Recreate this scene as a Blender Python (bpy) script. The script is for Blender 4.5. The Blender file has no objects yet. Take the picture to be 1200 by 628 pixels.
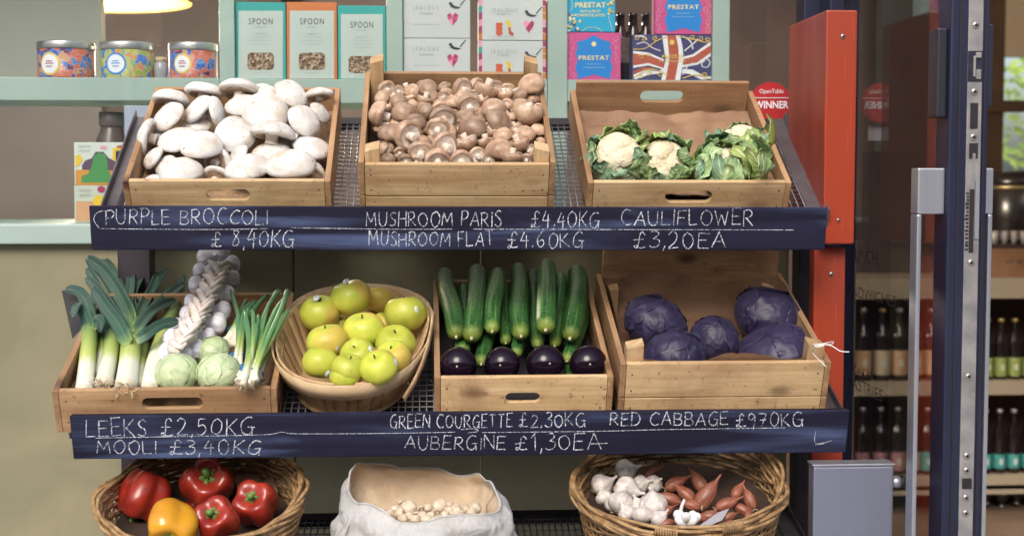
import bpy, bmesh, math, random
from mathutils import Vector, Matrix, Quaternion, noise

random.seed(7)
R = math.radians
PI = math.pi
SC = bpy.context.scene
COL = SC.collection
V = Vector

# ------------------------------------------------------------------ camera
CAM = V((0, -2.64, 1.35))
YAW, PITCH, F = -3.58, 3.55, 1600.0
CROT = Matrix.Rotation(R(YAW), 3, 'Z') @ Matrix.Rotation(R(90 - PITCH), 3, 'X')
FWD = CROT @ V((0, 0, -1))
cam_d = bpy.data.cameras.new('camera')
cam = bpy.data.objects.new('camera', cam_d)
COL.objects.link(cam)
cam.location = CAM
cam.rotation_euler = CROT.to_euler()
cam_d.sensor_width = 36
cam_d.lens = 48
cam_d.clip_start = 0.05
cam_d.clip_end = 600
cam_d.dof.use_dof = True
cam_d.dof.focus_distance = 2.62
cam_d.dof.aperture_fstop = 4.0
SC.camera = cam


def ray(px, py):
    return CROT @ V(((px - 600) / F, -(py - 314) / F, -1))


def at(px, py, Y):
    d = ray(px, py)
    return CAM + d * ((Y - CAM.y) / d.y)


def hit(px, py, p, n):
    d = ray(px, py)
    return CAM + d * ((p - CAM).dot(n) / d.dot(n))


def depth(p):
    return (p - CAM).dot(FWD)


def size(px, p):
    return px / F * depth(p)


# ------------------------------------------------------------------ tagging
def tag(o, label=None, cat=None, group=None, kind=None):
    if label: o['label'] = label
    if cat: o['category'] = cat
    if group: o['group'] = group
    if kind: o['kind'] = kind
    return o


def empty(name, loc=(0, 0, 0), label=None, cat=None, group=None, rot=None):
    o = bpy.data.objects.new(name, None)
    o.empty_display_size = 0.05
    o.location = loc
    if rot is not None:
        o.rotation_mode = 'QUATERNION'
        o.rotation_quaternion = rot
    COL.objects.link(o)
    return tag(o, label, cat, group)


ORD = ['first', 'second', 'third', 'fourth', 'fifth', 'sixth', 'seventh', 'eighth', 'ninth', 'tenth', 'eleventh',
       'twelfth', 'thirteenth', 'fourteenth', 'fifteenth', 'sixteenth', 'seventeenth', 'eighteenth', 'nineteenth', 'twentieth']


def rows(items, per):
    """items: list of (px, py); gives each its row from the front and its place from the left"""
    idx = sorted(range(len(items)), key=lambda i: -items[i][1])
    out = {}
    for r in range(0, len(idx), per):
        row = sorted(idx[r:r + per], key=lambda i: items[i][0])
        for k, i in enumerate(row):
            out[i] = (ORD[r // per], ORD[k])
    return out


# ------------------------------------------------------------------ mesh builder
class MB:
    def __init__(self):
        self.v = []; self.f = []; self.m = []; self.uv = []

    def add(self, vs, fs, mi=0, uvs=None, M=None):
        b = len(self.v)
        if M is not None:
            vs = [M @ V(p) for p in vs]
        self.v += [tuple(p) for p in vs]
        self.uv += list(uvs) if uvs else [(0, 0)] * len(vs)
        for f in fs:
            self.f.append(tuple(i + b for i in f)); self.m.append(mi)
        return self

    def box(self, x0, x1, y0, y1, z0, z1, mi=0, M=None):
        vs = [(x0, y0, z0), (x1, y0, z0), (x1, y1, z0), (x0, y1, z0), (x0, y0, z1), (x1, y0, z1), (x1, y1, z1), (x0, y1, z1)]
        return self.add(vs, [(0, 3, 2, 1), (4, 5, 6, 7), (0, 1, 5, 4), (1, 2, 6, 5), (2, 3, 7, 6), (3, 0, 4, 7)], mi, None, M)

    def prism(self, pts, d, mi=0, M=None):
        """2D polygon pts (x,z), extruded from y=0 to y=d"""
        n = len(pts)
        vs = [(x, 0, z) for x, z in pts] + [(x, d, z) for x, z in pts]
        fs = [tuple(range(n)), tuple(range(2 * n - 1, n - 1, -1))]
        fs += [(i, i + n, (i + 1) % n + n, (i + 1) % n) for i in range(n)]
        return self.add(vs, fs, mi, None, M)

    def lathe(self, prof, n=24, mi=0, M=None, df=None):
        vs, fs, uv = [], [], []
        m = len(prof)
        for j, (r, z) in enumerate(prof):
            for i in range(n):
                a = 2 * PI * i / n
                p = V((r * math.cos(a), r * math.sin(a), z))
                if df: p = df(p, a, j / (m - 1))
                vs.append(p); uv.append((i / n, j / (m - 1)))
        for j in range(m - 1):
            for i in range(n):
                k = (i + 1) % n
                fs.append((j * n + i, j * n + k, (j + 1) * n + k, (j + 1) * n + i))
        fs.append(tuple(range(n - 1, -1, -1)))
        fs.append(tuple(range((m - 1) * n, m * n)))
        return self.add(vs, fs, mi, uv, M)

    def blob(self, fn, nu=28, nv=18, mi=0, M=None, top_mi=None, cut=None):
        """fn(dir, phi, t) -> point. t from 0 (north pole) to 1."""
        vs, fs, uv = [], [], []
        for j in range(nv + 1):
            t = j / nv
            th = PI * t
            for i in range(nu):
                ph = 2 * PI * i / nu
                d = V((math.sin(th) * math.cos(ph), math.sin(th) * math.sin(ph), math.cos(th)))
                vs.append(fn(d, ph, t)); uv.append((i / nu, t))
                if j in (0, nv): break
        def ix(j, i):
            if j == 0: return 0
            if j == nv: return 1 + (nv - 1) * nu
            return 1 + (j - 1) * nu + i % nu
        b = len(self.v)
        for j in range(nv):
            for i in range(nu):
                q = [ix(j, i), ix(j + 1, i), ix(j + 1, i + 1), ix(j, i + 1)]
                q = [a for k, a in enumerate(q) if a not in q[:k]]
                fs.append(tuple(q))
        n0 = len(self.f)
        self.add(vs, fs, mi, uv, M)
        if cut is not None:
            for k in range(n0, len(self.f)):
                j = (k - n0) // nu
                if j / nv >= cut: self.m[k] = top_mi
        return self

    def tube(self, pts, rad, n=8, mi=0, M=None, caps=True, closed=False, flat=1.0):
        pts = [V(p) for p in pts]
        m = len(pts)
        vs, fs, uv = [], [], []
        nrm = None
        for j, p in enumerate(pts):
            if closed:
                t = (pts[(j + 1) % m] - pts[j - 1]).normalized()
            else:
                t = (pts[min(j + 1, m - 1)] - pts[max(j - 1, 0)]).normalized()
            if nrm is None:
                nrm = t.orthogonal().normalized()
            nrm = (nrm - t * nrm.dot(t))
            nrm = nrm.normalized() if nrm.length > 1e-6 else t.orthogonal().normalized()
            bn = t.cross(nrm)
            r = rad(j / max(1, m - 1)) if callable(rad) else rad
            for i in range(n):
                a = 2 * PI * i / n
                vs.append(p + nrm * (r * math.cos(a)) + bn * (r * flat * math.sin(a)))
                uv.append((i / n, j / max(1, m - 1)))
        for j in range(m if closed else m - 1):
            for i in range(n):
                k = (i + 1) % n
                j2 = (j + 1) % m
                fs.append((j * n + i, j * n + k, j2 * n + k, j2 * n + i))
        if caps and not closed:
            fs.append(tuple(range(n - 1, -1, -1))); fs.append(tuple(range((m - 1) * n, m * n)))
        return self.add(vs, fs, mi, uv, M)

    def strip(self, pts, wf, nrm, fold=0.0, na=4, mi=0, M=None, wave=0.0, th=0.0012):
        """a leaf blade with real thickness: centre line, half width, hint normal, fold depth (share of width)"""
        pts = [V(p) for p in pts]
        m = len(pts)
        vs, uv, fs = [], [], []
        for side in (0, 1):
            for j, p in enumerate(pts):
                t = (pts[min(j + 1, m - 1)] - pts[max(j - 1, 0)]).normalized()
                s = t.cross(nrm).normalized()
                n2 = s.cross(t).normalized()
                w = wf(j / (m - 1))
                for i in range(na + 1):
                    q = i / na * 2 - 1
                    wv = wave * w * math.sin(j * 1.7 + q * 2.2) * abs(q)
                    vs.append(p + s * (w * q) + n2 * (abs(q) * fold * w + wv - side * th))
                    uv.append((i / na, j / (m - 1)))
        k = na + 1
        o = m * k
        for j in range(m - 1):
            for i in range(na):
                a, b, c, d = j * k + i, j * k + i + 1, (j + 1) * k + i + 1, (j + 1) * k + i
                fs.append((a, b, c, d)); fs.append((d + o, c + o, b + o, a + o))
            fs.append((j * k, (j + 1) * k, (j + 1) * k + o, j * k + o))
            e = j * k + na
            fs.append((e, e + o, e + k + o, e + k))
        fs.append(tuple(list(range(0, k)) + [o + i for i in range(k - 1, -1, -1)]))
        b = (m - 1) * k
        fs.append(tuple([b + i for i in range(k - 1, -1, -1)] + [o + b + i for i in range(k)]))
        return self.add(vs, fs, mi, uv, M)

    def mesh(self, name, mats, smooth=True, bevel=0):
        me = bpy.data.meshes.new(name)
        me.from_pydata(self.v, [], self.f)
        for m in (mats if isinstance(mats, (list, tuple)) else [mats]):
            me.materials.append(m)
        me.polygons.foreach_set('material_index', self.m)
        ul = me.uv_layers.new(name='uv')
        for l in me.loops:
            ul.data[l.index].uv = self.uv[l.vertex_index]
        if bevel:
            bm = bmesh.new(); bm.from_mesh(me)
            bmesh.ops.recalc_face_normals(bm, faces=bm.faces)
            bmesh.ops.bevel(bm, geom=[e for e in bm.edges if len(e.link_faces) == 2 and e.calc_face_angle(0) > 0.5], offset=bevel,
                            segments=2, affect='EDGES', profile=0.6)
            bm.to_mesh(me); bm.free()
        me.polygons.foreach_set('use_smooth', [smooth] * len(me.polygons))
        me.update()
        return me

    def build(self, name, mats, parent=None, smooth=True, bevel=0, loc=None):
        return link(name, self.mesh(name, mats, smooth, bevel), parent, loc)


def link(name, me, parent=None, loc=None, rot=None):
    o = bpy.data.objects.new(name, me)
    COL.objects.link(o)
    if parent is not None: o.parent = parent
    if loc is not None: o.location = loc
    if rot is not None:
        o.rotation_mode = 'QUATERNION'; o.rotation_quaternion = rot
    return o


def copy_tree(o, parent=None):
    kids = [c for c in o.children]
    c = o.copy(); COL.objects.link(c)
    c.parent = parent
    for k in kids: copy_tree(k, c)
    return c


def orient(axis, spin=None):
    axis = V(axis).normalized()
    q = axis.to_track_quat('Z', 'Y')
    return q @ Quaternion((0, 0, 1), random.uniform(0, 6.28) if spin is None else spin)


def spline(pts, n, closed=False):
    pts = [V(p) for p in pts]
    m = len(pts)
    out = []
    segs = m if closed else m - 1
    for k in range(n if closed else n + 1):
        u = k / n * segs
        i = min(int(u), segs - 1); t = u - i
        def P(j):
            if closed: return pts[j % m]
            return pts[max(0, min(m - 1, j))]
        a, b, c, d = P(i - 1), P(i), P(i + 1), P(i + 2)
        out.append(0.5 * ((2 * b) + (c - a) * t + (2 * a - 5 * b + 4 * c - d) * t * t + (3 * b - a - 3 * c + d) * t ** 3))
    return out


def nz(p, s, seed=0.0):
    return noise.noise(V(p) * s + V((seed, seed * 1.7, seed * 0.3)))


# ------------------------------------------------------------------ materials
def N(nt, t, ins=None, **props):
    n = nt.nodes.new(t)
    for k, v in props.items(): setattr(n, k, v)
    for k, v in (ins or {}).items():
        s = n.inputs[k]
        if isinstance(v, bpy.types.NodeSocket): nt.links.new(v, s)
        else: s.default_value = v
    return n


def c4(c): return (c[0], c[1], c[2], 1)


def newmat(name):
    m = bpy.data.materials.new(name); m.use_nodes = True
    return m, m.node_tree, m.node_tree.nodes['Principled BSDF']


def put(nt, node, key, v):
    if isinstance(v, bpy.types.NodeSocket): nt.links.new(v, node.inputs[key])
    else: node.inputs[key].default_value = v


def mixc(nt, fac, a, b, blend='MIX'):
    n = nt.nodes.new('ShaderNodeMix'); n.data_type = 'RGBA'; n.blend_type = blend
    for i, v in ((0, fac), (6, a), (7, b)):
        if isinstance(v, bpy.types.NodeSocket): nt.links.new(v, n.inputs[i])
        else: n.inputs[i].default_value = v if i == 0 else c4(v)
    return n.outputs[2]


def ramp(nt, fac, stops, interp='LINEAR'):
    n = nt.nodes.new('ShaderNodeValToRGB')
    n.color_ramp.interpolation = interp
    el = n.color_ramp.elements
    while len(el) < len(stops): el.new(0.5)
    for e, (p, c) in zip(el, stops):
        e.position = p; e.color = c4(c) if not isinstance(c, (int, float)) else (c, c, c, 1)
    nt.links.new(fac, n.inputs[0])
    return n.outputs[0]


def coords(nt, scale=(1, 1, 1), rand=True, out='Object'):
    tc = nt.nodes.new('ShaderNodeTexCoord')
    v = tc.outputs[out]
    if rand:
        oi = nt.nodes.new('ShaderNodeObjectInfo')
        mul = N(nt, 'ShaderNodeMath', {0: oi.outputs['Random'], 1: 37.0}, operation='MULTIPLY')
        cmb = N(nt, 'ShaderNodeCombineXYZ', {0: mul.outputs[0], 1: mul.outputs[0], 2: mul.outputs[0]})
        v = N(nt, 'ShaderNodeVectorMath', {0: v, 1: cmb.outputs[0]}, operation='ADD').outputs[0]
    return N(nt, 'ShaderNodeVectorMath', {0: v, 1: scale}, operation='MULTIPLY').outputs[0]


def fnoise(nt, vec, scale, detail=4, dist=0.0, rough=0.55):
    return N(nt, 'ShaderNodeTexNoise', {'Vector': vec, 'Scale': scale, 'Detail': detail, 'Distortion': dist, 'Roughness': rough}).outputs[0]


def bumpn(nt, b, h, strength=0.3, distance=0.002):
    n = N(nt, 'ShaderNodeBump', {'Height': h, 'Strength': strength, 'Distance': distance})
    nt.links.new(n.outputs[0], b.inputs['Normal'])


def objvar(nt, col, lo=0.85, hi=1.1):
    oi = nt.nodes.new('ShaderNodeObjectInfo')
    mr = N(nt, 'ShaderNodeMapRange', {0: oi.outputs['Random'], 3: lo, 4: hi})
    cmb = N(nt, 'ShaderNodeCombineColor', {0: mr.outputs[0], 1: mr.outputs[0], 2: mr.outputs[0]})
    return mixc(nt, 1.0, col, cmb.outputs[0], 'MULTIPLY') if not isinstance(col, tuple) else mixc(nt, 1.0, col, cmb.outputs[0], 'MULTIPLY')


def simple(name, c1, c2=None, scale=30, rough=0.5, metal=0, bump=0.0, bscale=None, stretch=(1, 1, 1), spec=0.5, coat=0, var=None, sss=0,
           lo=0.35, hi=0.65, detail=4, dist=0.0, bdist=0.002):
    m, nt, b = newmat(name)
    vec = coords(nt, stretch)
    col = c4(c1)
    if c2 is not None:
        nn = fnoise(nt, vec, scale, detail, dist)
        col = ramp(nt, nn, [(lo, c1), (hi, c2)])
    if var:
        col = objvar(nt, col if not isinstance(col, tuple) else c1, *var)
    put(nt, b, 'Base Color', col)
    b.inputs['Roughness'].default_value = rough
    b.inputs['Metallic'].default_value = metal
    b.inputs['Specular IOR Level'].default_value = spec
    b.inputs['Coat Weight'].default_value = coat
    if sss:
        b.inputs['Subsurface Weight'].default_value = sss
        b.inputs['Subsurface Radius'].default_value = (0.01, 0.007, 0.004)
        b.inputs['Subsurface Scale'].default_value = 0.4
    if bump:
        bumpn(nt, b, fnoise(nt, vec, bscale or scale * 2, 5), bump, bdist)
    return m


def wood(name, axis, ca=(0.48, 0.29, 0.135), cb=(0.80, 0.60, 0.355), knots=True, grey=0.0):
    m, nt, b = newmat(name)
    st = [38, 38, 38]; st[axis] = 2.2
    vec = coords(nt, tuple(st))
    g = fnoise(nt, vec, 1.0, 6, 0.9, 0.6)
    st2 = [300, 300, 300]; st2[axis] = 9
    fine = fnoise(nt, coords(nt, tuple(st2)), 1.0, 3)
    blo = fnoise(nt, coords(nt, (7, 7, 7)), 1.0, 5, 0.4)
    col = ramp(nt, g, [(0.28, ca), (0.5, tuple((x + y) / 2 for x, y in zip(ca, cb))), (0.72, cb)])
    col = mixc(nt, ramp(nt, fine, [(0.38, 0.0), (0.78, 0.3)]), col, tuple(x * 0.55 for x in ca))
    col = mixc(nt, ramp(nt, blo, [(0.5, 0.0), (0.74, 0.5)]), col, tuple(x * 0.75 for x in ca))
    if knots:
        s3 = [13, 13, 13]; s3[axis] = 7
        vo = N(nt, 'ShaderNodeTexVoronoi', {'Vector': coords(nt, tuple(s3)), 'Scale': 1.0}).outputs[0]
        col = mixc(nt, ramp(nt, vo, [(0.05, 0.97), (0.10, 0.75), (0.24, 0.0)]), col, (0.07, 0.03, 0.018))
    # scuffs and grime marks of their own shape
    spk = fnoise(nt, coords(nt, (90, 90, 90)), 1.0, 3, 0.0, 0.7)
    col = mixc(nt, ramp(nt, spk, [(0.62, 0.0), (0.70, 0.7)]), col, (0.13, 0.07, 0.045))
    gr = fnoise(nt, coords(nt, (3, 3, 3)), 1.0, 6, 1.2, 0.65)
    col = mixc(nt, ramp(nt, gr, [(0.5, 0.0), (0.62, 0.4), (0.75, 0.15)]), col, (0.26, 0.15, 0.085))
    put(nt, b, 'Base Color', objvar(nt, col, 0.84, 1.1))
    b.inputs['Roughness'].default_value = 0.62
    b.inputs['Specular IOR Level'].default_value = 0.35
    bumpn(nt, b, mixc(nt, 0.5, g, fine), 0.35, 0.0015)
    return m


def emit(name, c, s):
    m, nt, b = newmat(name)
    put(nt, b, 'Base Color', c4(c)); put(nt, b, 'Emission Color', c4(c)); put(nt, b, 'Emission Strength', s)
    return m


def glassmat(name, tint=(0.97, 0.985, 0.98), ior=1.5):
    m = bpy.data.materials.new(name); m.use_nodes = True
    nt = m.node_tree; nt.nodes.clear()
    ge = nt.nodes.new('ShaderNodeNewGeometry')
    io = N(nt, 'ShaderNodeMapRange', {0: ge.outputs['Backfacing'], 3: ior, 4: 1 / ior})
    fr = N(nt, 'ShaderNodeFresnel', {'IOR': io.outputs[0]})
    tr = N(nt, 'ShaderNodeBsdfTransparent', {0: c4(tint)})
    gl = N(nt, 'ShaderNodeBsdfGlossy', {0: (1, 1, 1, 1), 1: 0.02})
    mx = N(nt, 'ShaderNodeMixShader', {0: fr.outputs[0], 1: tr.outputs[0], 2: gl.outputs[0]})
    o = N(nt, 'ShaderNodeOutputMaterial', {0: mx.outputs[0]})
    return m


WX, WY, WZ = wood('wood grain along x', 0), wood('wood grain along y', 1), wood('wood grain along z', 2)
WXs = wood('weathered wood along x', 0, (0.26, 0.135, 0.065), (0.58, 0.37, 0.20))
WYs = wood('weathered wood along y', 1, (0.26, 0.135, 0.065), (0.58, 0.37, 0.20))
WXd = wood('aged wood along x', 0, (0.36, 0.2, 0.095), (0.66, 0.44, 0.245))
WYd = wood('aged wood along y', 1, (0.36, 0.2, 0.095), (0.66, 0.44, 0.245))
NAVY = simple('navy metal', (0.016, 0.018, 0.045), (0.024, 0.027, 0.062), 6, 0.38, 0.2, 0.05, 60)
DARKM = simple('dark stand metal', (0.03, 0.026, 0.034), (0.05, 0.043, 0.055), 14, 0.45, 0.4, 0.05, 80)
GREYM = simple('grey shelf metal', (0.15, 0.135, 0.155), (0.25, 0.235, 0.26), 12, 0.42, 0.7, 0.05, 120)
STEEL = simple('brushed steel', (0.42, 0.44, 0.5), (0.5, 0.52, 0.58), 40, 0.38, 0.75, 0.06, 160, (1, 1, 0.05))
REDM = simple('orange red painted steel', (0.35, 0.046, 0.02), (0.44, 0.062, 0.028), 9, 0.3, 0, 0.03, 300, (1, 1, 1), 0.5, 0.25)
MINT = simple('mint paint', (0.31, 0.415, 0.385), (0.345, 0.455, 0.42), 6, 0.5, 0, 0.04, 140)
CREAM = simple('cream olive panel paint', (0.205, 0.195, 0.122), (0.285, 0.262, 0.165), 3.5, 0.5, 0, 0.08, 60, detail=8, dist=.6)
def worn_paint(name, c, cd, chip, rough=.32):
    m, nt, b = newmat(name)
    v = coords(nt)
    sm = fnoise(nt, coords(nt, (6, 6, 1.4)), 1.0, 6, .8)
    sc = fnoise(nt, coords(nt, (210, 210, 9)), 1.0, 3, .3)
    ch = fnoise(nt, coords(nt, (34, 34, 34)), 1.0, 6, 0, .75)
    col = mixc(nt, ramp(nt, sm, [(.35, 0.0), (.7, .8)]), c, cd)
    col = mixc(nt, ramp(nt, sc, [(.66, 0.0), (.76, .5)]), col, tuple(min(1, x * 1.5 + .05) for x in c))
    col = mixc(nt, ramp(nt, ch, [(.70, 0.0), (.72, .9)]), col, chip)
    put(nt, b, 'Base Color', col)
    put(nt, b, 'Roughness', ramp(nt, sm, [(.3, rough - .06), (.7, rough + .2)]))
    bumpn(nt, b, ch, .06, .001)
    return m
REDM = worn_paint('worn orange red paint', (.35, .05, .022), (.26, .037, .018), (.12, .05, .04))
BLACK = simple('dull black', (0.012, 0.01, 0.012), None, 10, 0.6)
WHITEP = simple('white card', (0.52, 0.56, 0.57), (0.55, 0.59, 0.60), 8, 0.55)
GLASS = glassmat('window glass')
KRAFT = simple('brown kraft paper', (0.2, 0.11, 0.065), (0.31, 0.185, 0.11), 14, 0.75, 0, 0.6, 22, bdist=0.006)
# ------------------------------------------------------------------ ground and shop
def struct(name, mb, mat, smooth=False):
    o = mb.build(name, mat, None, smooth)
    return tag(o, kind='structure')


PAVE = simple('pavement stone', (0.40, 0.385, 0.37), (0.48, 0.46, 0.44), 9, 0.8, 0, 0.2, 60)
FLOORM = simple('shop floor', (0.16, 0.11, 0.08), (0.22, 0.16, 0.12), 5, 0.5)
struct('pavement', MB().add([(-150, -150, 0), (150, -150, 0), (150, 150, 0), (-150, 150, 0)], [(0, 1, 2, 3)]), PAVE)
struct('floor', MB().add([(-3, 0.56, .004), (5, 0.56, .004), (5, 5.2, .004), (-3, 5.2, .004)], [(0, 1, 2, 3)]), FLOORM)

YW = 0.50          # glass plane of the shop window
YM = 0.55          # front of the mint display unit
XL = -2.4
XD = at(948, 200, YW).x          # hinge side of the doorway
zs0 = at(60, 286, YW).z; zs1 = at(60, 262, YW).z

shop = empty('shop_building', (0, YW, 0), 'cream and mint shop front with big window and doorway behind the stand', 'shop')
def shp(name, mb, mat, smooth=False, bevel=0):
    return mb.build(name, mat, shop, smooth, bevel, loc=(0, -YW, 0))
BROWNW = simple('brown inner wall', (0.16, 0.13, 0.135), (0.20, 0.165, 0.17), 3, 0.7)
PALEW = simple('pale inner wall', (0.3, 0.32, 0.27), (0.36, 0.37, 0.31), 2, 0.6)
CEILM = simple('cream ceiling paint', (0.74, 0.62, 0.45), (0.78, 0.66, 0.5), 2, 0.7)
# stall riser in three panels with fine joints
m = MB()
for a, b in ((-2.4, at(347, 600, YW).x), (at(347, 600, YW).x + .003, at(563, 600, YW).x), (at(563, 600, YW).x + .003, XD - .05)):
    m.box(a, b, YW - .02, YW + .04, 0.12, zs0)
shp('stall_riser', m, CREAM, False, 0.002)
shp('plinth', MB().box(-2.4, XD - .05, YW - .035, YW + .04, 0, .117), simple('plinth stone', (0.2, 0.15, 0.12), (0.26, 0.2, 0.16), 8, .7))
shp('sill', MB().box(-2.4, XD - .05, YW - .05, YW + .42, zs0 + .002, zs1), MINT, False, 0.004)
shp('fascia', MB().box(-3.2, 4.5, YW - .04, YW + .04, 2.62, 3.3), NAVY, False, 0.004)
shp('pier', MB().box(-3.2, -2.4, YW - .04, YW + .04, 0, 2.618), CREAM)
shp('pier', MB().box(2.2, 4.5, YW - .04, YW + .04, 0, 2.618), CREAM)
shp('ceiling', MB().box(-3, 5, YW + .042, 5.2, 2.7, 2.8), CEILM)
shp('side_wall', MB().box(-3.1, -3.0, YW + .042, 5.2, 0, 2.7), BROWNW)
shp('side_wall', MB().box(5.0, 5.1, YW + .042, 5.2, 0, 2.7), BROWNW)
# back wall with the opening for a garden window
bx0, bx1 = at(1163, 160, 5.2).x, at(1330, 160, 5.2).x
bz0, bz1 = at(1180, 212, 5.2).z, at(1180, 66, 5.2).z
m = MB()
m.box(-3, bx0, 5.2, 5.3, 0, 2.7); m.box(bx1, 5, 5.2, 5.3, 0, 2.7)
m.box(bx0, bx1, 5.2, 5.3, 0, bz0)
shp('back_wall', m, BROWNW)
shp('bulkhead', MB().box(bx0, bx1, 5.2, 5.3, bz1, 2.7), CEILM)
m = MB()
m.box(bx0, bx1, 5.19, 5.25, (bz0 + bz1) / 2 + .05, (bz0 + bz1) / 2 + .10)
for k in (0.28, 0.62): m.box(bx0 + (bx1 - bx0) * k, bx0 + (bx1 - bx0) * k + .03, 5.2, 5.24, bz0, bz1)
shp('window_frame', m, simple('brown frame', (.1, .07, .05), None, 5, .5))
# partition on the left: pale, brown room behind it
pxp = at(118, 40, 1.5).x
zpw = at(60, 118, 1.5).z
shp('partition', MB().box(-3, pxp, 1.498, 1.56, 0, zpw - .001), simple('warm grey brown boarding', (.19, .155, .14), (.235, .195, .18), 2, .6))
shp('partition', MB().box(-3, pxp, 1.5, 1.56, zpw, 2.7), simple('partition paint', (0.34, 0.375, 0.35), (0.38, 0.40, 0.37), 2, 0.6))
shp('rear_partition', MB().box(-3, at(330, 100, 4.6).x, 4.6, 4.66, 0, 2.7), simple('dark brown partition', (.045, .032, .033), (.06, .043, .044), 3, .6))

# window glass and its navy posts
win = empty('shop_window', (0, YW, zs1), 'large clear shop window pane behind the vegetable stand', 'window')
MB().box(XL, XD - .1, YW + .004, YW + .010, zs1 + .002, 2.6).build('pane', GLASS, win, False, 0, (0, -YW, -zs1))
px0, px1 = at(937, 100, YW).x, at(958, 100, YW).x
MB().box(px0, px1 + .02, YW - .03, YW + .04, 0, 2.6).build('post', NAVY, win, False, .003, (0, -YW, -zs1))

# hedge seen through the far window
LEAFG = simple('garden leaf', (0.10, 0.2, 0.02), (0.3, 0.42, 0.07), 8, 0.5)
m = MB()
for k in range(3400):
    p = V((random.uniform(bx0 - .4, bx1 + 2.4), random.uniform(8.0, 9.2), random.uniform(.2, 3.2)))
    q = orient((random.uniform(-1, 1), -1, random.uniform(-.2, 1))).to_matrix().to_4x4()
    s = random.uniform(.03, .06)
    m.add([(-s, 0, 0), (0, -s * .5, .006), (s, 0, 0), (0, s * .5, .006)], [(0, 1, 2, 3)], 0, None, Matrix.Translation(p) @ q)
hd = empty('garden_hedge', (2, 8.6, 0), 'bright green hedge outside the far window at top right', 'hedge')
m.build('foliage', LEAFG, hd, False, 0, (-2, -8.6, 0))
m = MB()
for k in range(7):
    x = bx0 - .3 + k * .35
    m.tube([(x, 8.7, 0), (x + .05, 8.65, 1.0), (x - .03, 8.7, 2.8)], lambda t: .03 * (1 - .7 * t), 6)
m.build('stem', simple('bark', (.06, .04, .03), None, 5, .8), hd, True, 0, (-2, -8.6, 0))

# unseen terrace, added across the street to close off the low sky
terr = empty('sky_block_terrace', (0, -13, 0), 'unseen brick terrace added across the street to block low sky', 'building')
BRK = simple('dull brick', (.16, .10, .075), (.22, .15, .11), 5, .8)
MB().box(-40, 40, -6, 0, 0, 6.3).build('wall', BRK, terr, False)
MB().box(-40.2, 40.2, -6.2, .25, 6.302, 6.7).build('parapet', simple('render band', (.4, .38, .34), None, 5, .7), terr, False)
for fl in (1.0, 3.9):
    for k in range(12):
        x = -33 + k * 6
        w_ = MB().box(x - .6, x + .6, .002, .03, fl, fl + 1.9).build('window', simple('white sash', (.6, .6, .58), None, 5, .5), terr, False)
        MB().box(x - .5, x + .5, .031, .04, fl + .1, fl + 1.8).build('pane', simple('dark pane', (.03, .035, .04), None, 5, .1), w_, False)

# ------------------------------------------------------------------ mint display unit in the window
du = empty('display_shelf', (0, YM, zs1), 'mint green display shelving with tins and boxes inside the shop window', 'shelf')
def dup_(name, mb, mat=MINT, bevel=.002):
    return mb.build(name, mat, du, False, bevel, (0, -YM, -zs1))
ups = [(257, 275), (453, 472), (642, 665), (835, 855)]
ux = [(at(a, 60, YM).x, at(b, 60, YM).x) for a, b in ups]
for a, b in ux:
    dup_('upright', MB().box(a, b, YM, YM + .26, zs1 + .002, 2.4))
def shelfb(xa, xb, y0, y1, pxm):
    za, zb = at(pxm, y1, YM + .004).z, at(pxm, y0, YM + .004).z
    dup_('shelf_board', MB().box(xa, xb, YM + .004, YM + .26, za, zb))
    return zb
ZS = {}
ZS[0] = shelfb(XL, ux[0][0] - .001, 91, 118, 100)
ZS[1] = shelfb(ux[0][1] + .001, ux[1][0] - .001, 93, 121, 360)
ZS[2] = shelfb(ux[1][1] + .001, ux[2][0] - .001, 93, 121, 550)
ZS[3] = shelfb(ux[2][1] + .001, ux[3][0] - .001, 94, 120, 750)

# ------------------------------------------------------------------ the display stand
TH1, TH2, TH3 = R(31), R(21), R(13)
def frame(Y, z, th):
    return Matrix.Translation((at(538, 300, Y).x, Y, z)) @ Matrix.Rotation(th, 4, 'X')
S1 = frame(0.039, 1.289, TH1)
S2 = frame(-0.098, 0.908, TH2)
S3 = frame(-0.32, 0.515, TH3)

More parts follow.
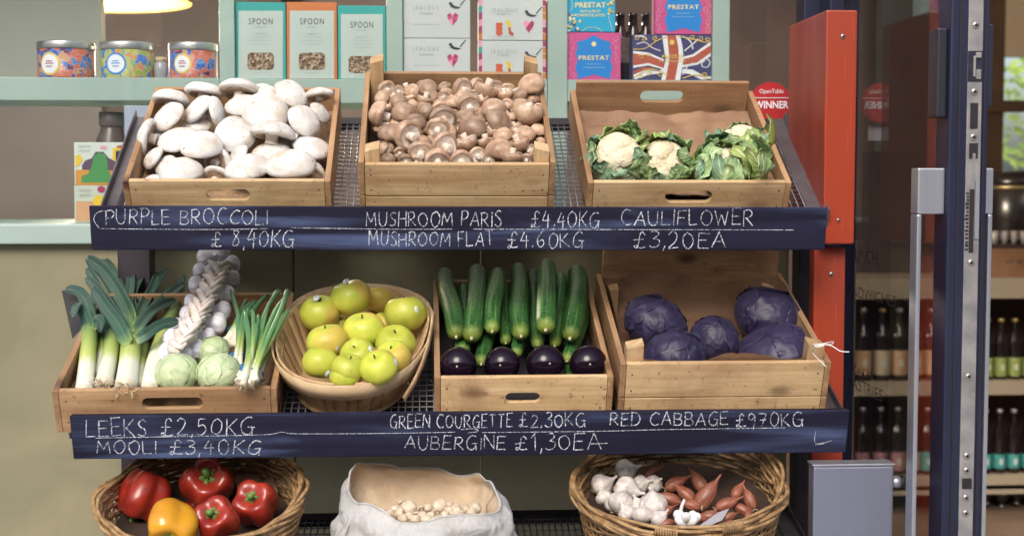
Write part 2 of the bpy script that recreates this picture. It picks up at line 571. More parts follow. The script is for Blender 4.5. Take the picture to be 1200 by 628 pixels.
stand = empty('display_stand', (0, .1, 0), 'dark metal three tier display stand with sloping wire shelves', 'display stand')
def stp(name, mb, mat=DARKM, smooth=False, bevel=0.0015, M=None):
    me = mb.mesh(name, mat, smooth, bevel)
    o = link(name, me, stand)
    o.matrix_local = Matrix.Translation((0, -.1, 0)) @ (M if M is not None else Matrix.Identity(4))
    return o
def local_x(S, px, py):
    p = hit(px, py, S.translation, S.to_3x3() @ V((0, 0, 1)))
    return (S.inverted() @ p).x
for S, L, (pl, pr, py), nm in ((S1, .405, (104, 970, 244), 1), (S2, .50, (84, 990, 486), 2), (S3, .60, (150, 938, 620), 3)):
    xa, xb = local_x(S, pl, py) + .004, local_x(S, pr, py) - .006
    if nm == 1: xa += .024
    fw_ = .022 if nm == 1 else .034
    for a, b in ((xa, xa + fw_), (xb - .034, xb)):
        stp('side_flange', MB().box(a, b, -.005, L, -.012, -.004), GREYM, False, .001, S)
        a2 = a - .003 if a == xa else b
        stp('side_lip', MB().box(a2, a2 + .003, -.005, L, -.03, .012), GREYM, False, 0, S)
    stp('rail', MB().box(xa + fw_ + .001, xb - .035, -.006, .016, -.016, -.004), DARKM, False, .001, S)
    stp('rail', MB().box(xa + fw_ + .001, xb - .035, L - .03, L, -.022, -.004), DARKM, False, .001, S)
    m = MB()
    n = int((xb - xa - .07) / .0135)
    for k in range(n + 1):
        x = xa + .036 + k * (xb - xa - .072) / n
        m.tube([(x, .017, -.006), (x, L - .031, -.006)], .0015, 5)
    for k in range(22):
        y = .02 + k * (L - .055) / 21
        m.tube([(xa + .036, y, -.0088), (xb - .036, y, -.0088)], .0016, 5)
    stp('wire_grid', m, simple('wire grid metal', (.16, .15, .18), (.28, .26, .3), 20, .45, .6), True, 0, S)
    if nm > 1:
        # solid pan under the wires
        stp('pan', MB().box(xa + .035, xb - .035, .017, L - .031, -.06, -.056), DARKM, False, 0, S)
# rear posts and feet
for pl, pr, py in ((140, 178, 310), (930, 955, 580)):
    xa, xb = at(pl, py, .36).x, at(pr, py, .36).x
    stp('post', MB().box(xa, xb, .34, .40, .02, 1.42), DARKM, False, .003)
    stp('foot', MB().box(xa, xb, -.45, .339, .02, .07), NAVY, False, .003)
    stp('shelf_arm', MB().box(xa + .005, xb - .005, -.30, .338, .46, .50), NAVY, False, .003)

# red fascia posts to the right of the stand
def red_post(pl, pr, ptop, pbot, Y, dy, label):
    a, b = at(pl, ptop + 20, Y), at(pr, ptop + 20, Y)
    z1 = at((pl + pr) / 2, ptop, Y).z; z0 = at((pl + pr) / 2, pbot, Y).z
    r = empty('steel_post', ((a.x + b.x) / 2, Y + dy / 2, z0), label, 'post', 'orange red steel posts')
    w = (b.x - a.x) / 2
    MB().box(-w, w, -dy / 2, dy / 2, 0, z1 - z0).build('casing', REDM, r, False, .004)
    return r, w, z1 - z0, dy
BOLT = simple('bolt steel', (.5, .45, .42), None, 5, .3, .9)
def bolt(r, x, y, z, s=.0055):
    m = MB(); m.lathe([(0.0001, -.003), (s, -.003), (s * .9, .002), (s * .5, .0035), (.0001, .0036)], 14)
    Mx = Matrix.Rotation(R(90), 4, 'X')
    o = m.build('bolt', BOLT, r); o.matrix_local = Matrix.Translation((x, y, z)) @ Mx
    m = MB(); m.lathe([(.0001, .0036), (s * .45, .0036), (s * .45, .0042), (.0001, .0042)], 6)
    o2 = m.build('bolt_socket', BLACK, o)
r1, w1, h1, d1 = red_post(968, 1005, 12, 286, .05, .28, 'tall upper orange red steel post to the right of the cauliflower crate')
pz = at(988, 43, .05)
bolt(r1, .002, -d1 / 2, at(988, 43, .05).z - r1.location.z); bolt(r1, -.002, -d1 / 2, at(981, 258, .05).z - r1.location.z, .004)
r2, w2, h2, d2 = red_post(954, 991, 290, 800, .09, .035, 'lower orange red steel post behind the red cabbage crate')
bolt(r2, .003, -d2 / 2, at(974, 321, .09).z - r2.location.z)

# ------------------------------------------------------------------ chalkboards
def slate(name):
    m, nt, b = newmat(name)
    vec = coords(nt, (1.6, 30, 26))
    a = fnoise(nt, vec, 1.0, 5, .6)
    big = fnoise(nt, coords(nt, (2.2, 5, 9)), 1.0, 3, .5)
    col = ramp(nt, a, [(.3, (.009, .008, .019)), (.7, (.017, .018, .043))])
    f2 = N(nt, 'ShaderNodeMath', {0: ramp(nt, a, [(.45, 0.0), (.7, 1.0)]), 1: ramp(nt, big, [(.44, 0.0), (.62, .9)])}, operation='MULTIPLY').outputs[0]
    col = mixc(nt, f2, col, (.10, .145, .29))
    put(nt, b, 'Base Color', col); b.inputs['Specular IOR Level'].default_value = .12
    put(nt, b, 'Roughness', ramp(nt, a, [(.3, .5), (.7, .7)]))
    bumpn(nt, b, a, .3, .001)
    return m
SLATE = slate('navy blackboard paint')
def chalkmat():
    m = bpy.data.materials.new('chalk'); m.use_nodes = True
    nt = m.node_tree; b = nt.nodes['Principled BSDF']
    put(nt, b, 'Base Color', (.62, .66, .75, 1)); b.inputs['Roughness'].default_value = .9
    nn = fnoise(nt, coords(nt, (420, 420, 420), False), 1.0, 3)
    lw = fnoise(nt, coords(nt, (46, 46, 46), False), 1.0, 2)
    put(nt, b, 'Alpha', N(nt, 'ShaderNodeMath', {0: ramp(nt, nn, [(.36, .05), (.56, 1.0)]), 1: ramp(nt, lw, [(.34, .45), (.56, .95)])}, operation='MULTIPLY').outputs[0])
    return m
CHALK = chalkmat()

G = {
 'A': (.8, [[(0, 0), (.42, 1)], [(.42, 1), (.8, 0)], [(.1, .36), (.72, .38)]]),
 'B': (.65, [[(0, 0), (.02, 1)], [(-.04, 1), (.4, 1), (.55, .8), (.4, .56), (.05, .52)], [(.05, .52), (.5, .5), (.65, .25), (.45, .02), (-.04, 0)]]),
 'C': (.72, [[(.72, .9), (.4, 1), (.08, .7), (.05, .3), (.35, 0), (.74, .1)]]),
 'D': (.72, [[(0, 0), (0, 1)], [(-.06, 1), (.4, .95), (.7, .55), (.5, .12), (-.04, 0)]]),
 'E': (.6, [[(0, 0), (0, 1)], [(0, 1), (.6, 1)], [(0, .5), (.5, .53)], [(0, 0), (.62, .02)]]),
 'F': (.6, [[(0, 0), (0, 1)], [(0, 1), (.6, 1)], [(0, .52), (.48, .54)]]),
 'G': (.78, [[(.7, .92), (.4, 1), (.06, .65), (.1, .15), (.45, 0), (.68, .2), (.7, .42)], [(.4, .44), (.82, .44)], [(.7, .44), (.72, -.06)]]),
 'H': (.7, [[(0, 0), (.02, 1)], [(.68, 0), (.7, 1)], [(0, .48), (.68, .52)]]),
 'I': (.1, [[(.05, 0), (.05, 1)]]),
 'K': (.62, [[(0, 0), (0, 1)], [(.6, 1), (.02, .42)], [(.12, .52), (.64, 0)]]),
 'L': (.6, [[(0, 1), (0, 0)], [(0, 0), (.6, .02)]]),
 'M': (.95, [[(0, 0), (.1, 1)], [(.1, 1), (.46, .3)], [(.46, .3), (.82, 1)], [(.82, 1), (.93, 0)]]),
 'N': (.72, [[(0, 0), (.02, 1)], [(.02, 1), (.7, 0)], [(.7, 0), (.72, 1)]]),
 'O': (.85, [[(.42, 1), (.1, .8), (.05, .35), (.35, .0), (.7, .15), (.84, .6), (.6, .95), (.38, 1)]]),
 'P': (.62, [[(.02, 0), (.04, 1)], [(-.06, .95), (.4, 1), (.62, .75), (.4, .48), (.04, .45)]]),
 'R': (.68, [[(.02, 0), (.04, 1)], [(-.05, .96), (.4, 1), (.6, .76), (.38, .5), (.04, .48)], [(.2, .48), (.68, 0)]]),
 'S': (.6, [[(.56, .92), (.3, 1), (.05, .78), (.25, .54), (.5, .38), (.52, .1), (.25, 0), (0, .1)]]),
 'T': (.7, [[(.35, 0), (.35, 1)], [(0, 1), (.7, 1)]]),
 'U': (.7, [[(0, 1), (.02, .3), (.3, 0), (.6, .2), (.68, 1)]]),
 'W': (.95, [[(0, 1), (.2, 0)], [(.2, 0), (.46, .7)], [(.46, .7), (.7, 0)], [(.7, 0), (.95, 1)]]),
 '£': (.75, [[(.68, .82), (.52, 1), (.35, .85), (.34, .35), (.2, .03), (.05, .08), (.15, .2), (.4, .03), (.78, .08)], [(.02, .5), (.62, .53)]]),
 '0': (.7, [[(.38, 1), (.08, .75), (.08, .25), (.35, 0), (.64, .3), (.64, .75), (.36, 1)]]),
 '1': (.3, [[(0, .72), (.22, 1)], [(.22, 1), (.24, -.05)]]),
 '2': (.6, [[(.02, .78), (.25, 1), (.5, .8), (.36, .4), (0, 0)], [(0, 0), (.62, .03)]]),
 '3': (.55, [[(.02, .95), (.35, 1), (.5, .78), (.2, .54)], [(.2, .54), (.54, .42), (.5, .1), (.2, 0), (0, .1)]]),
 '4': (.6, [[(.28, 1), (.0, .4)], [(0, .4), (.6, .44)], [(.44, .8), (.42, -.12)]]),
 '5': (.6, [[(.58, 1), (.12, .98)], [(.12, .98), (.08, .55)], [(.08, .55), (.42, .6), (.58, .3), (.35, 0), (0, .06)]]),
 '6': (.6, [[(.48, 1), (.14, .6), (.08, .2), (.3, 0), (.56, .18), (.45, .46), (.1, .3)]]),
 '7': (.6, [[(0, 1), (.6, .98)], [(.6, .98), (.2, 0)], [(.1, .5), (.55, .52)]]),
 '8': (.6, [[(.5, .9), (.2, 1), (.1, .78), (.5, .32), (.36, 0), (.06, .12), (.22, .5), (.52, .9)]]),
 '9': (.6, [[(.55, .85), (.25, 1), (.04, .72), (.28, .5), (.56, .82), (.5, .3), (.38, -.2)]]),
 ',': (.14, [[(.12, .12), (.02, -.16)]]),
 '.': (.14, [[(.04, .02), (.1, .06)]]),
}
def ribbon(m, pts, w):
    n = len(pts)
    vs = []
    for j, p in enumerate(pts):
        t = (pts[min(j + 1, n - 1)] - pts[max(j - 1, 0)])
        t = t.normalized() if t.length > 1e-9 else V((1, 0, 0))
        s = V((-t.z, 0, t.x))
        k = w * (.85 + .3 * noise.noise(p * 90))
        for q, y in ((s * k, 0), (-s * k, 0)):
            vs.append(p + q + V((0, y, 0)))
    m.add(vs, [(2 * j, 2 * j + 1, 2 * j + 3, 2 * j + 2) for j in range(n - 1)])
def chalk_text(txt, x0, x1, ytop, ybot, Y, parent, rng, tilt=0.0, w=.00105):
    adv, lay = 0, []
    for ch in txt:
        if ch == ' ': adv += .55; continue
        gw, st = G[ch]
        lay.append((adv, gw, st)); adv += gw + (.24 if ch not in ',.' else .2)
    adv -= .24
    m = MB()
    h = ybot - ytop
    for a, gw, st in lay:
        dy, sc, sh = rng.uniform(-.06, .06), rng.uniform(.9, 1.08), rng.uniform(-.06, .1)
        for s in st:
            pts = [(p[0] + sh * p[1] + rng.uniform(-.03, .03), p[1] * sc + dy + rng.uniform(-.03, .03)) for p in s]
            P = []
            for x, y in pts:
                px = x0 + (a + x) / adv * (x1 - x0)
                py = ybot - y * h + tilt * (px - x0)
                P.append(at(px, py, Y))
            P = spline(P, 8 if len(P) == 2 else 5 * (len(P) - 1))
            ribbon(m, P, w * rng.uniform(.85, 1.15))
    return m.build('chalk_lettering', CHALK, parent, False, 0, -parent.location)

rng = random.Random(3)
def board(tl, tr, br, bl, Y, label, texts, lines):
    c = at((tl[0] + tr[0]) / 2, br[1], Y)
    r = empty('chalkboard_sign', (c.x, Y, c.z), label, 'sign', 'chalkboard price signs')
    P = [at(p[0], p[1], Y) for p in (bl, br, tr, tl)]
    MB().prism([(p.x - c.x, p.z - c.z) for p in P], .022).build('board', SLATE, r, False, .0025)
    for (t, x0, x1, a, b, ti) in texts: chalk_text(t, x0, x1, a, b, Y - .0015, r, rng, ti)
    m = MB()
    for ln in lines:
        pts = spline([at(x, y, Y - .0012) for x, y in ln], 12 * (len(ln) - 1))
        ribbon(m, pts, .0007)
    m.build('chalk_line', CHALK, r, False, 0, -r.location)
    return r
YB1, YB2 = -.05, -.185
board((104, 241), (970, 243), (967, 293), (107, 293), YB1,
      'upper navy chalkboard with broccoli, mushroom and cauliflower prices in white chalk',
      [('PURPLE BROCCOLI', 124, 314, 246, 263, 0), ('£ 8,40KG', 247, 344, 270, 289, 0), ('MUSHROOM PARIS', 429, 588, 248, 265, 0), ('£4,40KG', 622, 702, 248, 266, 0),
       ('MUSHROOM FLAT', 432, 578, 272, 288, 0), ('£4.60KG', 594, 683, 272, 290, 0), ('CAULIFLOWER', 728, 882, 246, 264, 0), ('£3,20EA', 742, 850, 271, 290, 0)],
      [[(121, 247), (113, 250), (110, 258), (116, 267)], [(118, 268), (240, 269), (314, 268)], [(340, 267), (460, 268.6), (530, 268.5)], [(555, 268.5), (700, 269), (930, 269.5)]])
board((81, 487), (996, 480), (991, 530), (86, 538), YB2,
      'lower navy chalkboard with leek, courgette, aubergine and cabbage prices',
      [('LEEKS', 101, 172, 491, 511, 0), ('£2,50KG', 188, 297, 490, 510, 0), ('MOOLI', 114, 183, 516, 531, 0), ('£3,40KG', 198, 305, 515, 532, 0),
       ('GREEN COURGETTE', 457, 600, 486, 501, -.004), ('£2,30KG', 608, 686, 484, 500, -.004), ('AUBERGINE', 474, 592, 511, 526, -.004),
       ('£1,30EA', 603, 704, 509, 527, -.004), ('RED CABBAGE', 715, 853, 484, 499, -.006), ('£970KG', 862, 941, 483, 500, -.006)],
      [[(112, 513), (220, 511), (310, 509), (330, 506), (350, 508), (450, 507.5), (533, 506)], [(540, 503), (555, 502), (560, 505), (548, 507)],
       [(565, 506.5), (700, 505), (780, 503), (920, 501)], [(690, 520), (712, 519)], [(956, 505), (956, 519), (975, 516)], [(955, 521), (968, 519)]])
# ------------------------------------------------------------------ crates
class Crate: pass
NAILM = simple('nail rust', (.12, .07, .05), None, 5, .6, .5)
def slot_panel(x0, x1, z0, z1, d, hole=None):
    """panel in the xz plane from y=0 to y=d, with a rounded hand slot hole=(cx, cz, half length, radius)"""
    m = MB()
    if hole is None:
        return m.box(x0, x1, 0, d, z0, z1)
    cx, cz, hl, r = hole
    xs = [cx - hl + r - r * math.cos(PI / 2 * k / 6) for k in range(7)] + [cx + hl - r + r * math.sin(PI / 2 * k / 6) for k in range(7)]
    hs = [r * math.sin(PI / 2 * k / 6) for k in range(7)] + [r * math.cos(PI / 2 * k / 6) for k in range(7)]

    up = list(zip(xs, hs))
    for (xa, ha), (xb, hb) in zip(up[:-1], up[1:]):
        for y in (0, d):
            m.add([(xa, y, cz + ha), (xb, y, cz + hb), (xb, y, z1), (xa, y, z1)], [(0, 1, 2, 3) if y == 0 else (3, 2, 1, 0)])
            m.add([(xa, y, z0), (xb, y, z0), (xb, y, cz - hb), (xa, y, cz - ha)], [(0, 1, 2, 3) if y == 0 else (3, 2, 1, 0)])
        m.add([(xa, 0, cz + ha), (xb, 0, cz + hb), (xb, d, cz + hb), (xa, d, cz + ha)], [(3, 2, 1, 0)])
        m.add([(xa, 0, cz - ha), (xb, 0, cz - hb), (xb, d, cz - hb), (xa, d, cz - ha)], [(0, 1, 2, 3)])
        m.add([(xa, 0, z1), (xb, 0, z1), (xb, d, z1), (xa, d, z1)], [(0, 1, 2, 3)])
        m.add([(xa, 0, z0), (xb, 0, z0), (xb, d, z0), (xa, d, z0)], [(3, 2, 1, 0)])
    for a, b in ((x0, xs[0]), (xs[-1], x1)):
        m.box(a, b, 0, d, z0, z1)
    return m


def crate(S, pl, pr, py, L, H, v0, label, slot=None, planks=False, posts=None, back_h=None, side_h=None, rotz=0.0, wx=WX, wy=WY, t=.011, backslot=None):
    c = Crate()
    n = S.to_3x3() @ V((0, 0, 1))
    a = S.inverted() @ hit(pl, py, S @ V((0, 0, H)), n)
    b = S.inverted() @ hit(pr, py, S @ V((0, 0, H)), n)
    W = b.x - a.x
    M = S @ Matrix.Translation(((a.x + b.x) / 2, v0, 0)) @ Matrix.Rotation(rotz, 4, 'Z')
    c.M, c.W, c.L, c.H, c.n = M, W, L, H, n
    r = empty('wooden_crate', M.translation, label, 'crate', 'wooden crates on the stand', M.to_quaternion())
    c.root = r
    back_h = back_h or H; side_h = side_h or H
    w = W / 2
    if planks:
        m = MB()
        hh = H * .36
        m.box(-w + t + .001, w - t - .001, 0, t, 0, hh); m.box(-w + t + .001, w - t - .001, 0, t, hh + .0022, H)
        m.build('front_panel', wx, r, False, .0012)
    else:
        m = slot_panel(-w + t + .001, w - t - .001, 0, H, t, slot)
        m.build('front_panel', wx, r, False, 0)
    m = slot_panel(-w + t + .001, w - t - .001, 0, back_h, t, backslot)
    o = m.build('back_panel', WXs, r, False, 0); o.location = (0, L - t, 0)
    for s in (-1, 1):
        x0, x1 = sorted((s * w, s * (w - t)))
        m = MB()
        if planks:
            m.box(x0, x1, 0, L, 0, side_h * .36); m.box(x0, x1, 0, L, side_h * .36 + .0022, side_h)
        else:
            m.box(x0, x1, 0, L, 0, side_h)
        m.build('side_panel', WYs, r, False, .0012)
    m = MB()
    k = 4
    for i in range(k):
        y0 = t + .001 + i * (L - 2 * t - .002) / k
        m.box(-w + t + .001, w - t - .001, y0, y0 + (L - 2 * t - .002) / k - .003, .004, .010)
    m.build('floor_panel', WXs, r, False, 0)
    if posts:
        pw, fh, bh = posts
        for s in (-1, 1):
            for yy, hh in ((t + .0012, fh), (L - t - .0012 - .03, bh)):
                xa = s * (w - t - .0012); xb = s * (w - t - .0012 - pw)
                x0, x1 = min(xa, xb), max(xa, xb)
                pts = [(x0, .0101), (x1, .0101), (x1, hh - (.008 if s > 0 else 0)), (x0, hh - (.008 if s < 0 else 0))]
                o = MB().prism(pts, .030).build('corner_post', WZ, r, False, .0015); o.location = (0, yy, 0)
    # nail heads at the panel ends
    for s in (-1, 1):
        for q in ((.25, .75) if not planks else (.15, .5, .8)):
            m = MB(); m.lathe([(.0001, 0), (.0018, 0), (.0016, .0006), (.0001, .0007)], 8, 0, Matrix.Translation((s * (w - t - .012), 0, H * q)) @ Matrix.Rotation(R(90), 4, 'X'))
            m.build('nail', NAILM, r)
    return c


def hitc(c, px, py, w):
    return hit(px, py, c.M @ V((0, 0, w)), c.n)


A = crate(S1, 143, 387, 213, .392, .075, 0, 'wooden crate full of large white flat mushrooms, with a hand slot in front', (0, .045, .042, .0125), wx=WX, wy=WY)
B = crate(S1, 420, 651, 192, .385, .112, 0, 'wooden crate with corner posts heaped with brown chestnut mushrooms', None, True, (.028, .142, .165), .118, .118)
C = crate(S1, 690, 930, 219, .392, .072, 0, 'wooden crate with cauliflowers and a hand slot in its tall back', (.0, .04, .047, .014), backslot=(.0, .062, .048, .014), back_h=.095)
D = crate(S2, 60, 323, 459, .405, .086, -.03, 'wooden crate holding leeks, garlic braid and pale green cabbages', (.012, .058, .055, .012), rotz=R(.4), wx=WXd, wy=WYd)
E_ = crate(S2, 509, 720, 444, .43, .088, 0, 'wooden crate of green courgettes and four aubergines', (-.002, .045, .033, .011))
G_ = crate(S2, 728, 977, 429, .40, .115, 0, 'deep plank crate holding red cabbages, white string tied to its corner', None, True, (.032, .148, .10), .215, .115)

# paper liners
def liner(c, w0, amp, label, mat, x0=.0, x1=1.0, y0=.0, y1=1.0, seed=1, up=.03, name='paper_liner', thick=.0015):
    """a crumpled sheet lying in the crate, its edges turned up at the walls"""
    r = empty(name, c.M.translation, label, 'paper', None, c.M.to_quaternion())
    m = MB(); n = 34
    ww, ll = c.W - .028, c.L - .028
    vs, fs = [], []
    for side in (0, 1):
        for j in range(n + 1):
            for i in range(n + 1):
                u, v = x0 + (x1 - x0) * i / n, y0 + (y1 - y0) * j / n
                e = min(u - x0, x1 - u, v - y0, y1 - v)
                z = w0 + amp * (nz((u * 4, v * 4, seed), 1.6) + .6 * abs(nz((u * 9, v * 9, seed), 1.3))) + up * max(0, 1 - e / .07) ** 1.5 * (.8 + .3 * nz((u * 2.2, v * 2.2, seed + 4), 1))
                vs.append(((u - .5) * ww, .0135 + v * ll, max(.0125, z) - side * thick))
    k = n + 1; o = k * k
    for j in range(n):
        for i in range(n):
            a = j * k + i
            fs.append((a, a + 1, a + k + 1, a + k)); fs.append((a + o + k, a + o + k + 1, a + o + 1, a + o))
    m.add(vs, fs)
    m.build('sheet', mat, r)
    return r
BURLAP = simple('brown burlap', (.24, .15, .085), (.36, .24, .14), 120, .85, 0, .5, 260)
liner(A, .008, .008, 'brown burlap lining under the white mushrooms, showing at the front left corner', BURLAP, seed=2, up=.018, name='burlap_liner')
liner(B, .035, .01, 'brown paper lining under the chestnut mushrooms, darkened for the shade between them', simple('kraft darkened as shade', (.07, .04, .028), (.11, .065, .045), 14, .8), seed=5)  # paper coloured dark to give the mushroom gaps their shade
liner(C, .022, .012, 'brown paper lining behind and under the cauliflowers', KRAFT, y1=.95, seed=8, up=.016)
liner(D, .02, .008, 'brown paper lining under the leeks in the crate', KRAFT, seed=9, up=.03)
liner(G_, .03, .012, 'crumpled brown paper behind the red cabbages', KRAFT, seed=11, up=.11)
liner(E_, .016, .006, 'dark paper lining under the courgettes', simple('dark paper', (.03, .025, .03), None, 5, .8), seed=12, up=.01)

# ------------------------------------------------------------------ mushrooms
def mush_mats(kind):
    if kind == 'white':
        m, nt, b = newmat('white mushroom skin')
        v = coords(nt)
        a = fnoise(nt, v, 1.3, 4, .5); s = fnoise(nt, v, 6.5, 3); q = fnoise(nt, v, .9, 4, .6)
        col = ramp(nt, a, [(.3, (.63, .58, .51)), (.55, (.75, .745, .73))])
        col = mixc(nt, ramp(nt, s, [(.63, 0.0), (.70, .8)]), col, (.33, .2, .12))
        col = mixc(nt, ramp(nt, q, [(.52, 0.0), (.66, .5)]), col, (.52, .40, .27))
        put(nt, b, 'Base Color', objvar(nt, col, .9, 1.03)); b.inputs['Roughness'].default_value = .55
        bumpn(nt, b, fnoise(nt, N(nt, 'ShaderNodeVectorMath', {0: v, 1: (1.6, 1.6, 9)}, operation='MULTIPLY').outputs[0], 1.0, 4, .8), .35, .003)
        g = simple('white mushroom gills', (.36, .23, .16), (.56, .43, .33), 4, .8, 0, .5, 9)
        st = simple('white mushroom stem', (.62, .52, .42), (.78, .73, .66), 2, .7, 0, .2, 5)
        return m, g, st
    m, nt, b = newmat('chestnut mushroom skin')
    v = coords(nt)
    a = fnoise(nt, v, 1.1, 5, .5); s = fnoise(nt, v, 5, 3)
    col = ramp(nt, a, [(.28, (.24, .14, .085)), (.5, (.43, .285, .19)), (.72, (.64, .475, .355))])
    col = mixc(nt, ramp(nt, s, [(.66, 0.0), (.76, .5)]), col, (.16, .08, .05))
    put(nt, b, 'Base Color', objvar(nt, col, .62, 1.22)); b.inputs['Roughness'].default_value = .38
    bumpn(nt, b, fnoise(nt, v, 4, 4), .3, .003)
    g = simple('chestnut mushroom veil', (.62, .48, .39), (.84, .79, .73), 1.6, .75, 0, .3, 6, dist=.8)
    st = simple('chestnut mushroom stem', (.60, .48, .37), (.8, .74, .66), 2.5, .7, 0, .2, 5)
    return m, g, st

PROF = [(.0001, .62), (.22, .61), (.45, .56), (.66, .46), (.84, .29), (.95, .1), (1.0, -.06), (.98, -.2), (.9, -.29), (.8, -.31), (.66, -.27), (.45, -.2), (.28, -.17), (.0001, -.17)]
def cap_mesh(kind, seed, mats, flat=1.0, wr=.06):
    m = MB()
    def df(p, a, t):
        k = 1 + wr * nz((math.cos(a) * 1.2, math.sin(a) * 1.2, t * 1.5), 1.0, seed) * 1.7
        k2 = 1 + .03 * nz((p.x * 3, p.y * 3, p.z * 3), 1.0, seed + 9)
        return V((p.x * k * k2, p.y * k * k2, p.z * flat + .05 * nz((p.x * 1.3, p.y * 1.3, seed), 1.0) + .022 * nz((p.x * 4, p.y * 4, seed), 1.0)))
    prof = []
    P = spline([(r, 0, z) for r, z in PROF], 26)
    prof = [(max(p.x, .0001), p.z) for p in P]
    m.lathe(prof, 30, 0, None, df)
    n = 30
    for k in range(len(m.f)):
        if len(m.f[k]) == 4 and k // n >= 19: m.m[k] = 1
        if len(m.f[k]) > 4 and k == len(m.f) - 1: m.m[k] = 1
    return m.mesh('mushroom_cap', mats[:2])
def stem_mesh(seed, mat, ln=.55, r=.31):
    m = MB()
    m.lathe([(r * .95, -.12), (r * .9, -.2), (r * .85, -.3), (r * .92, -.45), (r, -ln * .9), (r * .97, -ln), (r * .8, -ln - .025), (.0001, -ln - .02)], 16, 0, None,
            lambda p, a, t: V((p.x * (1 + .1 * nz((math.cos(a), math.sin(a), t), 1, seed)), p.y, p.z)) + V((.12 * t * math.sin(seed), 0, 0)))
    return m.mesh('mushroom_stem', mat)

DIRS = {'u': (0, -.45, .9), 'f': (0, -.9, .45), 'l': (-.95, -.1, .3), 'r': (.95, -.1, .3), 'L': (-.6, -.45, .6), 'R': (.6, -.45, .6), 'b': (0, .8, .5),
        'd': (.05, -.05, -1), 'x': (.5, .75, .3), 'y': (-.5, .75, .3), 'p': (.35, .1, .9), 'q': (-.35, .1, .9), 'D': (.5, .1, -.85), 'Q': (-.5, .1, -.85), 'k': (0, .25, .97)}
WORDS = {'u': 'cap up', 'f': 'facing out', 'l': 'turned left', 'r': 'turned right', 'L': 'leaning left', 'R': 'leaning right', 'b': 'gills out',
         'd': 'stem up', 'x': 'tipped over', 'y': 'tipped over', 'p': 'cap up', 'q': 'cap up', 'D': 'stem up', 'Q': 'stem up', 'k': 'cap up'}

def heap(c, items, kind, name, desc, place, group, w0, mats, lift=.012, per=8, cat='mushroom', sq=1.0, stem_ln=(.45, .75), flats=(1.0,), parent_scale=1.0, slope=0.0):
    caps = [cap_mesh(kind, 11 + i * 3.7, mats, flats[i % len(flats)]) for i in range(5)]
    stems = [stem_mesh(i * 1.3, mats[2], random.uniform(*stem_ln)) for i in range(3)]
    PL = c.M @ Matrix.Translation((0, 0, w0)) @ Matrix.Rotation(R(slope), 4, 'X'); PN = PL.to_3x3() @ V((0, 0, 1))
    rw = rows([(i[0], i[1]) for i in items], per)
    for i, it in enumerate(items):
        px, py, w, code = it[:4]
        up = it[4] if len(it) > 4 else 0
        p = hit(px, py, PL @ V((0, 0, up)), PN)
        r = size(w, p) / 2 * parent_scale
        ax = V(DIRS[code]) + V((random.uniform(-.2, .2), random.uniform(-.12, .12), random.uniform(-.12, .12)))
        ro, co = rw[i]
        o = empty(name, p, f'{desc} {WORDS[code]}, {co} from left in {ro} row, {place}', cat, group, orient(ax))
        cp = link('cap', caps[(i * 3 + 1) % 5], o); cp.scale = (r, r, r * sq)
        st = link('stem', stems[i % 3], o); st.scale = (r, r, r)

def zl(L, ox, oy, s): return [(ox + i[0] / s, oy + i[1] / s, i[2] / s) + tuple(i[3:]) for i in L]
WM = zl([(148, 330, 205, 'l', .0), (262, 215, 185, 'L', .012), (280, 125, 190, 'k', -.012), (455, 80, 185, 'k', -.008), (425, 175, 185, 'L', .006), (525, 190, 170, 'r', .0),
         (320, 340, 215, 'u', .004), (442, 368, 222, 'u', .03), (625, 310, 205, 'f', .012), (672, 155, 195, 'u', 0), (650, 72, 215, 'k', .0), (770, 72, 110, 'k', -.012),
         (835, 115, 170, 'R', .0), (935, 95, 195, 'R', .008), (1078, 100, 150, 'k', .0), (790, 190, 240, 'f', .008), (826, 300, 232, 'k', .026), (1000, 238, 195, 'R', .012),
         (1085, 195, 125, 'R', -.01), (1045, 385, 195, 'u', .004), (945, 345, 95, 'l', -.01), (820, 420, 215, 'u', -.008), (928, 475, 255, 'u', .024), (1060, 500, 110, 'R', -.008),
         (692, 490, 235, 'u', .016), (635, 440, 160, 'L', -.006), (330, 508, 222, 'u', .018), (248, 480, 130, 'L', -.006), (182, 440, 135, 'L', .0), (205, 565, 130, 'k', -.016),
         (520, 555, 165, 'b', -.012), (532, 455, 160, 'x', -.004), (1050, 545, 130, 'b', -.014), (690, 250, 130, 'u', -.02), (420, 260, 150, 'u', -.02), (560, 330, 140, 'u', -.02),
         (880, 340, 150, 'u', -.02), (230, 330, 140, 'u', -.025), (960, 560, 120, 'x', -.02)], 140, 90, 4.615)
MW = mush_mats('white')
heap(A, WM, 'white', 'white_mushroom', 'large white mushroom', 'top left crate', 'large white mushrooms', .022, MW, per=8, parent_scale=1.07, slope=13, flats=(.74, .66, .80, .7, .76), stem_ln=(.35, .6))

